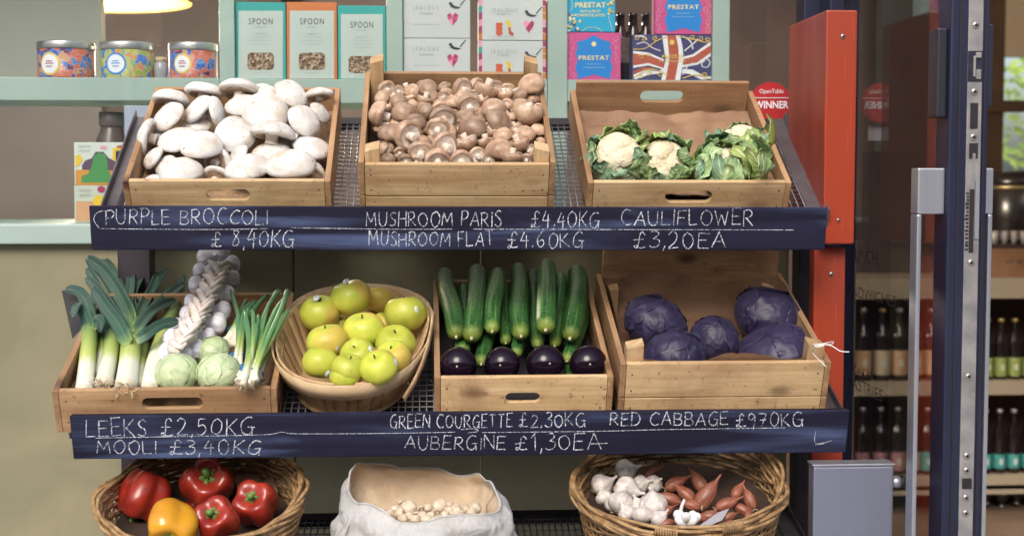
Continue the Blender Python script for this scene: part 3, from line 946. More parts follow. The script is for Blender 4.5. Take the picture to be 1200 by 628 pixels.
CM = zl([(912, 175, 135, 'u', .012), (850, 228, 85, 'L'), (768, 230, 85, 'd'), (672, 205, 125, 'Q', .008), (545, 200, 110, 'y'), (365, 195, 105, 'u'), (280, 212, 85, 'L'), (208, 212, 65, 'y'),
         (175, 245, 65, 'Q'), (128, 248, 95, 'L'), (210, 265, 92, 'u', .004), (450, 238, 65, 'b'), (348, 258, 90, 'Q'), (105, 330, 138, 'l', .01), (235, 322, 122, 'u', .012), (290, 282, 62, 'R'),
         (350, 318, 90, 'L', .004), (445, 350, 135, 'b', .014), (418, 405, 120, 'b', .016), (498, 268, 85, 'u', .004), (580, 280, 125, 'b', .008), (655, 262, 70, 'D'), (708, 300, 132, 'u', .01), (560, 350, 108, 'u'),
         (597, 402, 142, 'u', .012), (570, 482, 112, 'D', .016), (735, 368, 140, 'R', .01), (800, 345, 66, 'u'), (858, 295, 115, 'u', .002), (898, 330, 142, 'd', .016), (945, 297, 52, 'b'), (872, 440, 112, 'u', .012),
         (945, 415, 88, 'u', .004), (760, 440, 100, 'u', .006), (668, 480, 95, 'd', .004), (745, 520, 140, 'u', .016), (842, 492, 110, 'D', .006), (805, 562, 112, 'd', .012), (885, 568, 66, 'b', .004), (912, 520, 64, 'x'),
         (690, 572, 66, 'x', .004), (622, 552, 92, 'y', .006), (540, 578, 122, 'b', .006), (450, 500, 145, 'y', .018), (480, 425, 90, 'R', .004), (415, 570, 128, 'b', .01), (330, 532, 130, 'b', .01), (335, 482, 100, 'u'),
         (310, 582, 66, 'x'), (215, 530, 60, 'b'), (250, 578, 84, 'b', .004), (152, 572, 84, 'L', .002), (130, 515, 72, 'l'), (172, 430, 132, 'u', .01), (255, 440, 150, 'y', .016), (300, 375, 112, 'u', .006),
         (700, 425, 82, 'D'), (520, 525, 72, 'u'), (390, 470, 80, 'u', -.004), (590, 320, 80, 'u', -.008), (470, 460, 70, 'u', -.008), (640, 350, 80, 'u', -.008), (200, 380, 80, 'u', -.008), (370, 540, 70, 'u', -.008),
         (830, 400, 70, 'D', -.004), (610, 240, 80, 'b', -.004), (430, 285, 80, 'u', -.008), (790, 295, 70, 'd', -.008), (920, 250, 70, 'u', -.01), (540, 240, 80, 'L', -.006), (660, 420, 90, 'u', -.006), (880, 370, 80, 'u', -.01),
         (960, 480, 70, 'u', -.006), (120, 400, 80, 'u', -.012)], 420, 60, 4.487)
rf = random.Random(21)
for j in range(8):
    for i in range(9):
        x = 455 - 3 * (j - 4) * 0 + (i + .5 * (j % 2)) * 20.5 + rf.uniform(-4, 4); y = 104 + j * 11.2 + rf.uniform(-3, 3)
        if 446 < x < 632: CM.append((x, y, rf.uniform(17, 23), rf.choice('bDDLRbxy'), -.011))
MC = mush_mats('chestnut')
heap(B, CM, 'chestnut', 'chestnut_mushroom', 'brown chestnut mushroom', 'top middle crate', 'brown chestnut mushrooms', .07, MC, per=12, parent_scale=1.07, slope=10, flats=(1.1, 1.2, 1.05, 1.25, 1.15), stem_ln=(.7, 1.0))

# ------------------------------------------------------------------ cauliflowers
def leafmat(name, ca, cb, rib=(.5, .58, .34), rough=.5, vein=.55):
    m, nt, b = newmat(name)
    uv = nt.nodes.new('ShaderNodeUVMap').outputs[0]
    sp = N(nt, 'ShaderNodeSeparateXYZ', {0: uv})
    a = N(nt, 'ShaderNodeMath', {0: sp.outputs[0], 1: .5}, operation='SUBTRACT').outputs[0]
    a = N(nt, 'ShaderNodeMath', {0: a}, operation='ABSOLUTE').outputs[0]
    n1 = fnoise(nt, coords(nt), 22, 4, .4)
    col = ramp(nt, n1, [(.32, ca), (.68, cb)])
    # side veins running out from the rib
    vv = N(nt, 'ShaderNodeMath', {0: N(nt, 'ShaderNodeMath', {0: sp.outputs[1], 1: 60.0}, operation='MULTIPLY').outputs[0],
                                 1: N(nt, 'ShaderNodeMath', {0: a, 1: 30.0}, operation='MULTIPLY').outputs[0]}, operation='SUBTRACT').outputs[0]
    sn = N(nt, 'ShaderNodeMath', {0: vv}, operation='SINE').outputs[0]
    col = mixc(nt, ramp(nt, sn, [(.82, 0.0), (1.0, vein)]), col, rib)
    col = mixc(nt, ramp(nt, a, [(.03, .95), (.09, 0.0)]), col, rib)
    put(nt, b, 'Base Color', objvar(nt, col, .8, 1.2)); b.inputs['Roughness'].default_value = rough
    bumpn(nt, b, mixc(nt, .5, n1, sn), .35, .003)
    return m
CLEAF = leafmat('cauliflower leaf', (.15, .29, .10), (.40, .55, .26), (.56, .64, .38))
CLEAF2 = leafmat('cauliflower blue green leaf', (.11, .25, .15), (.29, .46, .29), (.45, .55, .36))
CLEAF3 = leafmat('cauliflower yellow green leaf', (.20, .30, .07), (.36, .46, .13), (.58, .62, .36))
def curdmat():
    m, nt, b = newmat('cauliflower curd')
    v = coords(nt)
    vo = N(nt, 'ShaderNodeTexVoronoi', {'Vector': v, 'Scale': 9.0}).outputs[0]
    n1 = fnoise(nt, v, 1.5, 4)
    col = ramp(nt, n1, [(.3, (.62, .52, .33)), (.6, (.76, .69, .52))])
    put(nt, b, 'Base Color', col); b.inputs['Roughness'].default_value = .75
    bumpn(nt, b, mixc(nt, .5, vo, fnoise(nt, v, 22, 3)), .6, .004)
    return m
CURD = curdmat()
def curd_mesh(seed):
    rr = random.Random(seed)
    cen = []
    for k in range(34):
        z = rr.uniform(-.25, 1); a = k * 2.399
        s = math.sqrt(max(0, 1 - z * z)); cen.append((V((s * math.cos(a), s * math.sin(a), z)), rr.uniform(.26, .36)))
    def fn(d, ph, t):
        h = 0
        for c, r in cen:
            q = (d - c).length / r
            if q < 1.25: h = max(h, math.sqrt(max(0, 1.56 - q * q)) * r * .42)
        h += .035 * nz(d, 7, seed) + .02 * nz(d, 15, seed)
        return V((d.x, d.y, d.z * .8)) * (.86 + h)
    m = MB(); m.blob(fn, 90, 60)
    return m.mesh('curd', CURD)
def leaf_pts(az, R0, th0, th1, flare, bend, rr, n=12):
    pts = []
    for k in range(n):
        t = k / (n - 1)
        th = th0 + (th1 - th0) * t
        r = R0 * (1.02 + flare * t * t + .04 * rr.uniform(-1, 1) * (k > 2))
        a = az + bend * t * t
        pts.append(V((math.sin(th) * math.cos(a) * r, math.sin(th) * math.sin(a) * r, math.cos(th) * r * .85)))
    return pts
def cauliflower(px, py, rpx, axis, label, nl, seed, cover=.45, w=.03, lens=(.75, 1.5), curd_k=1.0):
    rr = random.Random(seed)
    p = hitc(C, px, py, w)
    r = size(rpx, p)
    o = empty('cauliflower', p, label, 'cauliflower', 'cauliflowers', orient(axis, 0.3 + seed))
    cd = link('curd', curd_mesh(seed), o); cd.scale = (r * curd_k,) * 3
    for k in range(nl):
        az = 2 * PI * k / nl * 1.0 + rr.uniform(-.25, .25)
        inner = k % 3 == 0
        R0 = r * rr.uniform(1.02, 1.22)
        th1 = rr.uniform(*lens) if not inner else rr.uniform(lens[0] * .8, lens[0] + .35)
        P = leaf_pts(az, R0, 2.6, th1, rr.uniform(.1, .5) if not inner else rr.uniform(-.04, .1), rr.uniform(-.5, .5), rr)
        ww = r * rr.uniform(.42, .72)
        m = MB()
        # centre line is outside the curd, blade normal away from it
        pts = P
        nrm = V((math.cos(az), math.sin(az), .3))
        m.strip(pts, lambda t: ww * (.28 + .72 * math.sin(PI * min(1, t * .96 + .05)) ** .7) * (1 if t < .97 else .8), -nrm, rr.uniform(-.1, .35), 10, 0, None, rr.uniform(.08, .3), .0018)
        # ruffle
        for i, v in enumerate(m.v):
            q = V(v); e = abs(m.uv[i][0] - .5) * 2
            m.v[i] = tuple(q + nrm * (r * .26 * e * e * nz(q, 42, seed + k)) + V((0, 0, r * .22 * e * nz(q, 34, seed + k + 5))))
        m.build('leaf', rr.choice([CLEAF, CLEAF, CLEAF2, CLEAF3]), o)
    # cut stalks at the base
    for k in range(5):
        az = rr.uniform(0, 6.28)
        m = MB(); m.tube([V((.4 * math.cos(az), .4 * math.sin(az), -.8)) * r, V((.8 * math.cos(az), .8 * math.sin(az), -.75)) * r, V((1.12 * math.cos(az), 1.12 * math.sin(az), -.5)) * r], lambda t: r * .11, 8)
        m.build('stalk', CLEAF3, o)
    return o
def zz(X, Y): return 670 + X / 4.615, 130 + Y / 4.615
cauliflower(*zz(245, 245), 29, (-.1, -.75, .6), 'cauliflower with a big cream curd facing out, at the left of its crate', 16, 3, w=.06, lens=(.75, 1.35))
cauliflower(*zz(495, 275), 27, (-.15, -.8, .5), 'cauliflower with a tapered curd in the middle of its crate, leaves over its right side', 16, 8, w=.055, lens=(.6, 1.3))
cauliflower(*zz(915, 180), 27, (-.15, -.25, .95), 'cauliflower resting at the back right, curd on top of its leaves', 17, 12, w=.06, lens=(.72, 1.3))
cauliflower(*zz(840, 310), 31, (-.2, -.55, .8), 'cauliflower nearly wrapped in green leaves, at the front right of its crate', 20, 17, w=.05, lens=(.15, .9), curd_k=.9)

# ------------------------------------------------------------------ leeks
def leekmat(name='leek skin'):
    m, nt, b = newmat(name)
    uv = nt.nodes.new('ShaderNodeUVMap').outputs[0]
    sp = N(nt, 'ShaderNodeSeparateXYZ', {0: uv})
    st = fnoise(nt, N(nt, 'ShaderNodeVectorMath', {0: uv, 1: (26, 1.2, 1)}, operation='MULTIPLY').outputs[0], 1.0, 3)
    f = N(nt, 'ShaderNodeMath', {0: sp.outputs[1], 1: N(nt, 'ShaderNodeMath', {0: st, 1: .12}, operation='MULTIPLY').outputs[0]}, operation='ADD').outputs[0]
    col = ramp(nt, f, [(0.05, (.66, .60, .46)), (.12, (.78, .79, .70)), (.46, (.76, .79, .64)), (.60, (.50, .58, .17)), (.82, (.26, .37, .09)), (1.0, (.10, .19, .09))])
    col = mixc(nt, ramp(nt, st, [(.45, 0.0), (.75, .25)]), col, (.45, .52, .22))
    put(nt, b, 'Base Color', objvar(nt, col, .9, 1.05)); b.inputs['Roughness'].default_value = .38
    bumpn(nt, b, st, .15, .002)
    return m
LEEK = leekmat()
def bladem():
    m, nt, b = newmat('leek blade')
    uv = nt.nodes.new('ShaderNodeUVMap').outputs[0]
    sp = N(nt, 'ShaderNodeSeparateXYZ', {0: uv})
    st = fnoise(nt, N(nt, 'ShaderNodeVectorMath', {0: uv, 1: (45, 1.5, 1)}, operation='MULTIPLY').outputs[0], 1.0, 3)
    col = ramp(nt, sp.outputs[1], [(0, (.38, .48, .13)), (.08, (.15, .26, .08)), (.2, (.038, .10, .066)), (1, (.016, .045, .040))])
    col = mixc(nt, ramp(nt, st, [(.4, 0.0), (.7, .45)]), col, (.09, .165, .13))
    ax2 = N(nt, 'ShaderNodeMath', {0: N(nt, 'ShaderNodeMath', {0: sp.outputs[0], 1: .5}, operation='SUBTRACT').outputs[0]}, operation='ABSOLUTE').outputs[0]
    col = mixc(nt, ramp(nt, ax2, [(.0, .6), (.035, 0.0)]), col, (.22, .32, .2))
    put(nt, b, 'Base Color', objvar(nt, col, .8, 1.2)); b.inputs['Roughness'].default_value = .45
    bumpn(nt, b, st, .25, .002)
    return m
BLADE = bladem()
ROOT = simple('dry root', (.5, .4, .26), (.66, .56, .4), 60, .8)
def zd(X, Y): return 70 + X / 3.693, 290 + Y / 3.693
def pd(X, Y, w): return hitc(D, *zd(X, Y), w)
def leek(shaft, wpx, blades, label, w=.07, roots=True, wtop=None):
    P = [pd(x, y, w + dz) for x, y, dz in shaft]
    o = empty('leek', P[0], label, 'leek', 'leeks in the left crate')
    r0 = size(wpx / 3.693, P[0]) / 2
    Q = [p - P[0] for p in spline(P, 14)]
    m = MB(); m.tube(Q, lambda t: r0 * (1.04 - .06 * math.sin(PI * t) + .1 * max(0, t - .7)), 20)
    m.build('shaft', LEEK, o)
    for bl in blades:
        pts = [pd(x, y, ww) for x, y, ww in bl['p']]
        S_ = [p - P[0] for p in spline(pts, 16)]
        hw = size(bl['w'] / 3.693, pts[0]) / 2 * .70
        m = MB()
        m.strip(S_, lambda t: hw * min(.72 + 2.2 * t, 1.02 - .22 * t, (1.0 - t) * 3.4 + .32), (V((0, -1, .4)) + V((random.uniform(-.45, .45), 0, random.uniform(-.3, .3)))), bl.get('fold', .35) * 1.3, 6, 0, None, .06, .0016)
        m.build('leaf', BLADE, o)
    if roots:
        m = MB()
        d = (Q[0] - Q[1]).normalized()
        for k in range(34):
            a = V((random.uniform(-1, 1), random.uniform(-1, .4), random.uniform(-.6, .8))) * r0
            b_ = a + d * random.uniform(.2, .7) * r0 + V((random.uniform(-1, 1), random.uniform(-1, 0), random.uniform(-1, 1))) * r0 * .6
            m.tube([a * .5, a * .8 + d * r0 * .3, b_], .0008, 4)
        m.build('roots', ROOT, o)
leek([(105, 625, 0), (118, 500, 0), (130, 350, .01)], 76, [
    dict(p=[(130, 365, .085), (115, 300, .10), (80, 250, .115), (62, 300, .12)], w=80, fold=.25, tap=1.2),
    dict(p=[(132, 360, .08), (125, 270, .09), (90, 200, .09), (25, 180, .09)], w=85, fold=.3, tap=1.0),
    dict(p=[(140, 360, .088), (165, 310, .10), (178, 320, .105), (176, 365, .105)], w=60, fold=.4, tap=1.2)],
    'leek with folded teal leaves, leftmost in the crate', roots=False)
leek([(190, 590, 0.005), (215, 490, .0), (235, 375, .0)], 76, [
    dict(p=[(235, 395, .075), (205, 290, .08), (160, 160, .08), (120, 90, .07)], w=70, fold=.5),
    dict(p=[(230, 390, .07), (180, 250, .07), (140, 140, .06), (160, 100, .05)], w=50, fold=.5)],
    'leek with bushy roots in front, second from the left in the crate')
leek([(285, 605, .01), (300, 500, .01), (312, 385, .012)], 92, [
    dict(p=[(300, 420, .10), (255, 330, .11), (195, 250, .11), (145, 175, .10)], w=95, fold=.35),
    dict(p=[(320, 330, .09), (270, 220, .09), (200, 110, .08), (120, 45, .07)], w=110, fold=.35, tap=1.6),
    dict(p=[(325, 330, .088), (315, 220, .075), (350, 130, .06), (380, 75, .05)], w=70, fold=.4),
    dict(p=[(335, 335, .086), (380, 240, .075), (430, 150, .06), (470, 90, .05)], w=80, fold=.4),
    dict(p=[(330, 350, .095), (390, 290, .09), (460, 220, .08), (540, 155, .065)], w=85, fold=.4),
    dict(p=[(318, 360, .092), (300, 250, .082), (310, 150, .07), (305, 115, .06)], w=70, fold=.4),
    dict(p=[(325, 365, .094), (350, 270, .085), (400, 180, .07), (425, 110, .055)], w=75, fold=.3),
    dict(p=[(312, 380, .097), (240, 290, .10), (170, 190, .095), (118, 130, .08)], w=80, fold=.3),
    dict(p=[(322, 350, .09), (265, 190, .07), (215, 90, .055), (190, 50, .045)], w=80, fold=.3),
    dict(p=[(328, 372, .10), (370, 310, .10), (420, 262, .095), (500, 225, .085)], w=75, fold=.3),
    dict(p=[(330, 400, .11), (375, 375, .118), (440, 335, .115), (515, 318, .11)], w=80, fold=.3, tap=1.7)],
    'thick white leek with wide fanned dark leaves, third from the left')
leek([(335, 612, -.015), (345, 520, -.015), (358, 425, -.015)], 62, [dict(p=[(358, 430, .06), (365, 340, .055), (360, 220, .04)], w=50, fold=.4)],
     'thin green leek half hidden behind the fanned leek', roots=False)
leek([(388, 615, .0), (405, 510, .0), (445, 390, -.004), (500, 240, -.01)], 72, [dict(p=[(495, 260, .07), (520, 200, .06), (540, 120, .045)], w=60, fold=.4), ],
     'long curved pale green leek beside the garlic braid', roots=False)
leek([(165, 560, -.02), (178, 460, -.02), (185, 400, -.02)], 50, [dict(p=[(183, 410, .05), (175, 300, .05), (150, 160, .045)], w=50, fold=.4)],
     'narrow leek hidden behind the first two leeks', roots=False)
# dark card behind the leeks
r = empty('dark_paper', pd(20, 260, .07), 'dark paper sheet standing up behind the leftmost leek', 'paper')
cp = [pd(8, 185, .06), pd(120, 200, .075), pd(100, 345, .07), pd(55, 395, .06)]
cp2 = [p + V((0, .002, 0)) for p in cp]
MB().add([p - r.location for p in cp] + [p - r.location for p in cp2], [(0, 3, 2, 1), (4, 5, 6, 7), (0, 1, 5, 4), (1, 2, 6, 5), (2, 3, 7, 6), (3, 0, 4, 7)]).build('sheet', simple('dark card', (.02, .018, .022), (.035, .03, .035), 12, .6), r, False)

# ------------------------------------------------------------------ garlic braid
GARL, nt, b = newmat('garlic skin')
v = coords(nt, (1, 1, .25)); a = fnoise(nt, v, 3, 4, .4)
put(nt, b, 'Base Color', objvar(nt, ramp(nt, a, [(.35, (.52, .45, .40)), (.6, (.68, .64, .60))]), .92, 1.04)); b.inputs['Roughness'].default_value = .5
bumpn(nt, b, a, .25, .002)
GARL2, nt, b = newmat('lilac garlic skin')
v = coords(nt, (1, 1, .25)); a = fnoise(nt, v, 3, 4, .4)
put(nt, b, 'Base Color', objvar(nt, ramp(nt, a, [(.35, (.74, .72, .81)), (.65, (.87, .86, .92))]), .9, 1.05)); b.inputs['Roughness'].default_value = .5
bumpn(nt, b, a, .25, .002)
def garlic_mesh(name, mat, seed, cl=.12, neck=.5):
    def fn(d, ph, t):
        k = 1 + cl * (abs(math.cos(4.5 * ph + seed)) - .5) * math.sin(PI * t) + .04 * nz(d, 2, seed)
        r = math.sin(PI * t) ** .9
        z = math.cos(PI * t) * .78
        p = V((d.x, d.y, 0)).normalized() * r * k if r > 1e-4 else V((0, 0, 0))
        if t < .3:
            q = (1 - t / .3)
            z += neck * q ** 2
            p *= (1 - .35 * q)
        return V((p.x, p.y, z))
    m = MB(); m.blob(fn, 36, 24)
    m.tube([(0, 0, .6), (.03, .02, .78 + neck * .8), (.1, .04, .95 + neck)], lambda t: .17 - .06 * t, 8)
    return m.mesh(name, mat)
gm = [garlic_mesh('bulb', GARL2, s) for s in (1, 2, 3)]
bulbs = [(465, 458, 36, -1), (485, 400, 38, -1), (515, 345, 32, -1), (553, 295, 33, -1), (570, 240, 30, -1), (592, 165, 33, -1), (608, 105, 30, -1), (626, 45, 31, -1),
         (590, 440, 36, 1), (640, 390, 34, 1), (682, 330, 39, 1), (706, 278, 36, 1), (725, 205, 32, 1), (748, 140, 32, 1), (745, 80, 35, 1), (700, 25, 36, 1), (540, 470, 34, 1)]
p0 = pd(500, 470, .09)
gb = empty('garlic_braid', p0, 'long plaited braid of lilac white garlic bulbs in the leek crate', 'garlic')
for i, (x, y, r, s) in enumerate(bulbs):
    p = pd(x, y, .085)
    o = link('bulb', gm[i % 3], gb, p - p0, orient((-s * .9, -.1, -.1 + .3), 1 + i)); rr_ = size(r / 3.693, p) * 1.28; o.scale = (rr_,) * 3
PLAIT = simple('dry garlic stem', (.60, .51, .45), (.80, .73, .69), 40, .7, 0, .4, 120, (1, 1, .3))
cl = [pd(510, 440, .115), pd(560, 350, .12), pd(620, 240, .12), pd(660, 150, .115), pd(690, 60, .10)]
CLp = spline(cl, 30)
def clp(t):
    k = t * 29; i = min(int(k), 29); return CLp[i].lerp(CLp[min(i + 1, 30)], k - i)
for k in range(66):
    t0 = (k // 3) / 23.5 + random.uniform(-.012, .012); s = 1 if (k // 3) % 2 else -1; jx = ((k % 3) - 1) * .0055 + random.uniform(-.006, .006)
    a0 = clp(min(1, t0 + .13)) + V((s * .022, .004, jx)); a1 = clp(min(1, t0 + .05)) + V((s * .009 + jx, -.009 + random.uniform(-.003, .002), .004 + jx)); a2 = clp(max(0, t0 - .06)) + V((-s * .010 + jx, -.004, jx))
    m = MB(); m.tube([p - p0 for p in spline([a0, a1, a2], 8)], lambda t: .0055 * (.6 + .6 * math.sin(PI * t)), 8, flat=.7)
    m.build('plait_strand', PLAIT, gb)

# ------------------------------------------------------------------ pale cabbages
def cabmat(name, ca, cb, rib, rough=.45, bump=.3, glo=0):
    m, nt, b = newmat(name)
    v = coords(nt)
    n1 = fnoise(nt, v, 10, 4, .6)
    w = N(nt, 'ShaderNodeTexVoronoi', {'Vector': N(nt, 'ShaderNodeVectorMath', {0: v, 1: (14, 14, 6)}, operation='MULTIPLY').outputs[0], 'Scale': 1.0}, feature='DISTANCE_TO_EDGE').outputs[0]
    col = ramp(nt, n1, [(.3, ca), (.7, cb)])
    col = mixc(nt, ramp(nt, w, [(.0, .55), (.05, 0.0)]), col, rib)
    put(nt, b, 'Base Color', objvar(nt, col, .88, 1.12)); b.inputs['Roughness'].default_value = rough
    b.inputs['Sheen Weight'].default_value = glo; b.inputs['Sheen Tint'].default_value = (.6, .65, 1, 1)
    bumpn(nt, b, mixc(nt, .4, n1, w), bump, .004)
    return m
def cabbage_obj(name, p, r, sz, mat, label, cat, group, seed, axis, wk=.04):
    """head with overlapping wrapper leaves"""
    rr = random.Random(seed)
    o = empty(name, p, label, cat, group, orient(axis, rr.uniform(0, 6)))
    m = MB()
    m.blob(lambda d, ph, t: V((d.x * r, d.y * r, d.z * r * sz)) * (1 + .05 * nz(d, 2.2, seed) + .02 * nz(d, 5, seed) + .012 * (.3 - abs(nz(d, 9, seed)))), 64, 44)
    m.build('head', mat, o)
    for k in range(4):
        ax = V((math.cos(k * 1.7 + seed), math.sin(k * 1.7 + seed), rr.uniform(-.1, .6))).normalized()
        q = ax.to_track_quat('Z', 'Y')
        th = rr.uniform(1.0, 1.25)
        m = MB(); nu, nv = 64, 18
        vs, fs = [], []
        for sd in (0, 1):
            for j in range(nv + 1):
                for i in range(nu):
                    a = 2 * PI * i / nu
                    tt = th * j / nv * (1 + .3 * nz((math.cos(a) * 1.5, math.sin(a) * 1.5, k), 1, seed))
                    d = q @ V((math.sin(tt) * math.cos(a), math.sin(tt) * math.sin(a), math.cos(tt)))
                    e = (j / nv) ** 5
                    rad = r * (1.016 + .014 * k * .5 + wk * e * (.5 + 1.3 * nz(d, 4, seed + k)) + .05 * nz(d, 2.2, seed) + .02 * nz(d, 5, seed) + wk * .4 * (.25 - abs(nz(d, 6.5, seed + k * 2)))) - sd * r * .010
                    vs.append(V((d.x * rad, d.y * rad, d.z * rad * sz)))
        off = (nv + 1) * nu
        for j in range(nv):
            for i in range(nu):
                i2 = (i + 1) % nu
                fs.append((j * nu + i, (j + 1) * nu + i, (j + 1) * nu + i2, j * nu + i2))
                fs.append((off + j * nu + i, off + j * nu + i2, off + (j + 1) * nu + i2, off + (j + 1) * nu + i))
        for i in range(nu):
            i2 = (i + 1) % nu
            fs.append((nv * nu + i, off + nv * nu + i, off + nv * nu + i2, nv * nu + i2))
        m.add(vs, fs).build('wrapper_leaf', mat, o)
    return o
PALEC = cabmat('pale cabbage', (.42, .53, .30), (.58, .66, .42), (.30, .42, .2), .4, .2)
for i, (x, y, r, w, l) in enumerate([(510, 545, 90, .085, 'pale green round cabbage in front of the garlic braid'), (688, 545, 94, .085, 'pale green round cabbage beside the front bundle of spring onions'),
                                     (665, 455, 72, .075, 'pale green round cabbage resting behind the other two pale cabbages')]):
    p = pd(x, y, w); cabbage_obj('pale_cabbage', p, size(r / 3.693, p), .95, PALEC, l, 'cabbage', 'pale green cabbages', 20 + i, (.1, -.2, 1))

# ------------------------------------------------------------------ spring onions
def onionmat():
    m, nt, b = newmat('spring onion stalk')
    uv = nt.nodes.new('ShaderNodeUVMap').outputs[0]
    sp = N(nt, 'ShaderNodeSeparateXYZ', {0: uv})
    st = fnoise(nt, N(nt, 'ShaderNodeVectorMath', {0: uv, 1: (18, 2, 1)}, operation='MULTIPLY').outputs[0], 1.0, 3)
    oi = nt.nodes.new('ShaderNodeObjectInfo')
    f = N(nt, 'ShaderNodeMath', {0: sp.outputs[1], 1: N(nt, 'ShaderNodeMapRange', {0: oi.outputs['Random'], 3: -.1, 4: .14}).outputs[0]}, operation='ADD').outputs[0]
    col = ramp(nt, f, [(0, (.75, .7, .55)), (.08, (.8, .8, .72)), (.3, (.72, .76, .58)), (.45, (.36, .48, .13)), (.62, (.10, .26, .10)), (1, (.06, .20, .10))])
    col = mixc(nt, ramp(nt, st, [(.5, 0.0), (.8, .35)]), col, (.4, .5, .2))
    put(nt, b, 'Base Color', objvar(nt, col, .85, 1.15)); b.inputs['Roughness'].default_value = .35
    return m
ONION = onionmat()
BLUE = simple('blue rubber band', (.03, .2, .48), None, 5, .4)
def bunch(stalks, band, label, w, bw):
    p0 = pd(*stalks[0][0], w)
    o = empty('spring_onion_bunch', p0, label, 'spring onions', 'bunches of spring onions')
    for k, s in enumerate(stalks):
        dz = random.uniform(-.008, .012)
        P = [pd(x, y, w + dz + .02 * j * .4) for j, (x, y) in enumerate(s)]
        rad = random.uniform(.0042, .0062)
        m = MB(); m.tube([p - p0 for p in spline(P, 16)], lambda t: rad * (1.55 if t < .04 else 1.0 + .5 * max(0, 1 - t / .12)) * (1.1 - .1 * t) * (.35 if t > .98 else 1), 10, flat=.85)
        m.build('stalk', ONION, o)
        m = MB()
        for q in range(9):
            a = V((random.uniform(-1, 1), random.uniform(-1, 0), random.uniform(-1, .3))) * rad * 1.8
            m.tube([P[0] - p0, P[0] - p0 + a * .6, P[0] - p0 + a + V((0, 0, -.003))], .0005, 4)
        m.build('roots', ROOT, o)
    bx, by, brx = band
    c0 = pd(bx, by, w + .004); rx = size(brx / 3.693, c0)
    ring = [c0 - p0 + V((rx * math.cos(a), -.014 + rx * .55 * math.sin(a), .004 * math.cos(a) * 0 + rx * .2 * math.sin(a))) for a in [2 * PI * k / 28 for k in range(28)]]
    m = MB(); m.tube(ring, .0018, 8, closed=True); m.tube([r_ + V((0, 0, .0045)) for r_ in ring], .0015, 8, closed=True)
    m.build('rubber_band', BLUE, o)
bunch([[(792, 592), (815, 520), (835, 430), (838, 300), (830, 270)], [(810, 596), (828, 520), (850, 400), (890, 280), (945, 178)], [(775, 580), (808, 520), (820, 400), (800, 280)],
       [(826, 590), (838, 520), (880, 400), (935, 270), (1000, 190)], [(838, 582), (846, 520), (900, 430), (950, 340), (993, 265)], [(820, 575), (840, 520), (870, 380), (900, 260), (955, 185)],
       [(800, 572), (822, 520), (850, 380), (860, 290)], [(785, 575), (812, 520), (845, 390), (850, 330)], [(845, 575), (850, 525), (890, 420), (960, 260), (985, 180)]],
      (828, 518, 42), 'front bunch of spring onions with a blue band, at the right of the crate', .10, 42)
bunch([[(765, 560), (772, 465), (780, 330), (740, 182)], [(750, 540), (765, 465), (785, 350), (800, 270)], [(780, 560), (782, 465), (795, 350), (815, 265)], [(758, 548), (768, 465), (775, 380), (770, 300)]],
      (771, 466, 26), 'slim bunch of spring onions leaning beside the pale cabbages', .085, 26)
bunch([[(745, 420), (755, 355), (800, 290), (850, 230)], [(720, 400), (748, 355), (790, 280), (830, 240)], [(760, 425), (765, 355), (830, 280), (890, 210)], [(735, 410), (752, 355), (770, 300), (810, 220)],
       [(770, 415), (775, 350), (850, 260), (900, 200)]],
      (757, 355, 26), 'rear bunch of spring onions with dry roots, behind the others', .06, 26)
bunch([[(862, 580), (862, 540), (900, 460), (935, 380)], [(870, 575), (868, 540), (910, 450), (945, 390)], [(856, 585), (858, 540), (890, 470), (925, 400)]], (866, 548, 18), 'thin bunch of spring onions against the right side panel of the leek crate', .06, 18)
# ------------------------------------------------------------------ apple basket
n2 = S2.to_3x3() @ V((0, 0, 1))
def hits(S, px, py, w):
    return hit(px, py, S @ V((0, 0, w)), S.to_3x3() @ V((0, 0, 1)))
CHIP = simple('basket veneer', (.46, .29, .15), (.66, .48, .28), 1.0, .55, 0, .25, 2.0, (9, 60, 9), var=(.85, 1.12))
HB = .098
CHIP2 = simple('basket rim veneer', (.52, .36, .20), (.68, .52, .33), 1.0, .5, 0, .25, 2.0, (9, 60, 9))
MBK = S2 @ Matrix.Translation(S2.inverted() @ hits(S2, 414, 392, HB)) @ Matrix.Translation((0, 0, -HB)) @ Matrix.Rotation(R(-7), 4, 'Z')
bk = empty('chip_basket', MBK.translation, 'oval pale wood veneer basket holding yellow green apples', 'basket', None, MBK.to_quaternion())
cpt = MBK @ V((0, 0, HB))
# half axes from what the rim spans
ax_ = size(88, cpt); Minv = MBK.inverted()
ya = (Minv @ hits(S2, 418, 335, HB)).y; yb = (Minv @ hits(S2, 412, 452, HB)).y
by_ = (ya - yb) / 2; bcy = (ya + yb) / 2
def oval(a, k=1.0, z=0.0, e=2.35):
    c, s = math.cos(a), math.sin(a)
    f = (abs(c) ** e + abs(s) ** e) ** (-1 / e)
    return V((ax_ * k * f * c, bcy + by_ * k * f * s, z))
def rimz(a): return HB + .010 * abs(math.cos(a)) ** 3
def band(z0, z1, k0, k1, th, wav=0.0):
    m = MB(); n = 72; vs = []; fs = []
    for i in range(n):
        a = 2 * PI * i / n
        wv = wav * nz((math.cos(a) * 2, math.sin(a) * 2, z0 * 50), 1)
        vs += [oval(a, k0, z0 + rimz(a) - HB + wv), oval(a, k1, z1 + rimz(a) - HB + wv), oval(a, k1 - th, z1 + rimz(a) - HB + wv), oval(a, k0 - th, z0 + rimz(a) - HB + wv)]
    for i in range(n):
        j = (i + 1) % n
        for q in range(4):
            fs.append((i * 4 + q, j * 4 + q, j * 4 + (q + 1) % 4, i * 4 + (q + 1) % 4))
    return m.add(vs, fs)
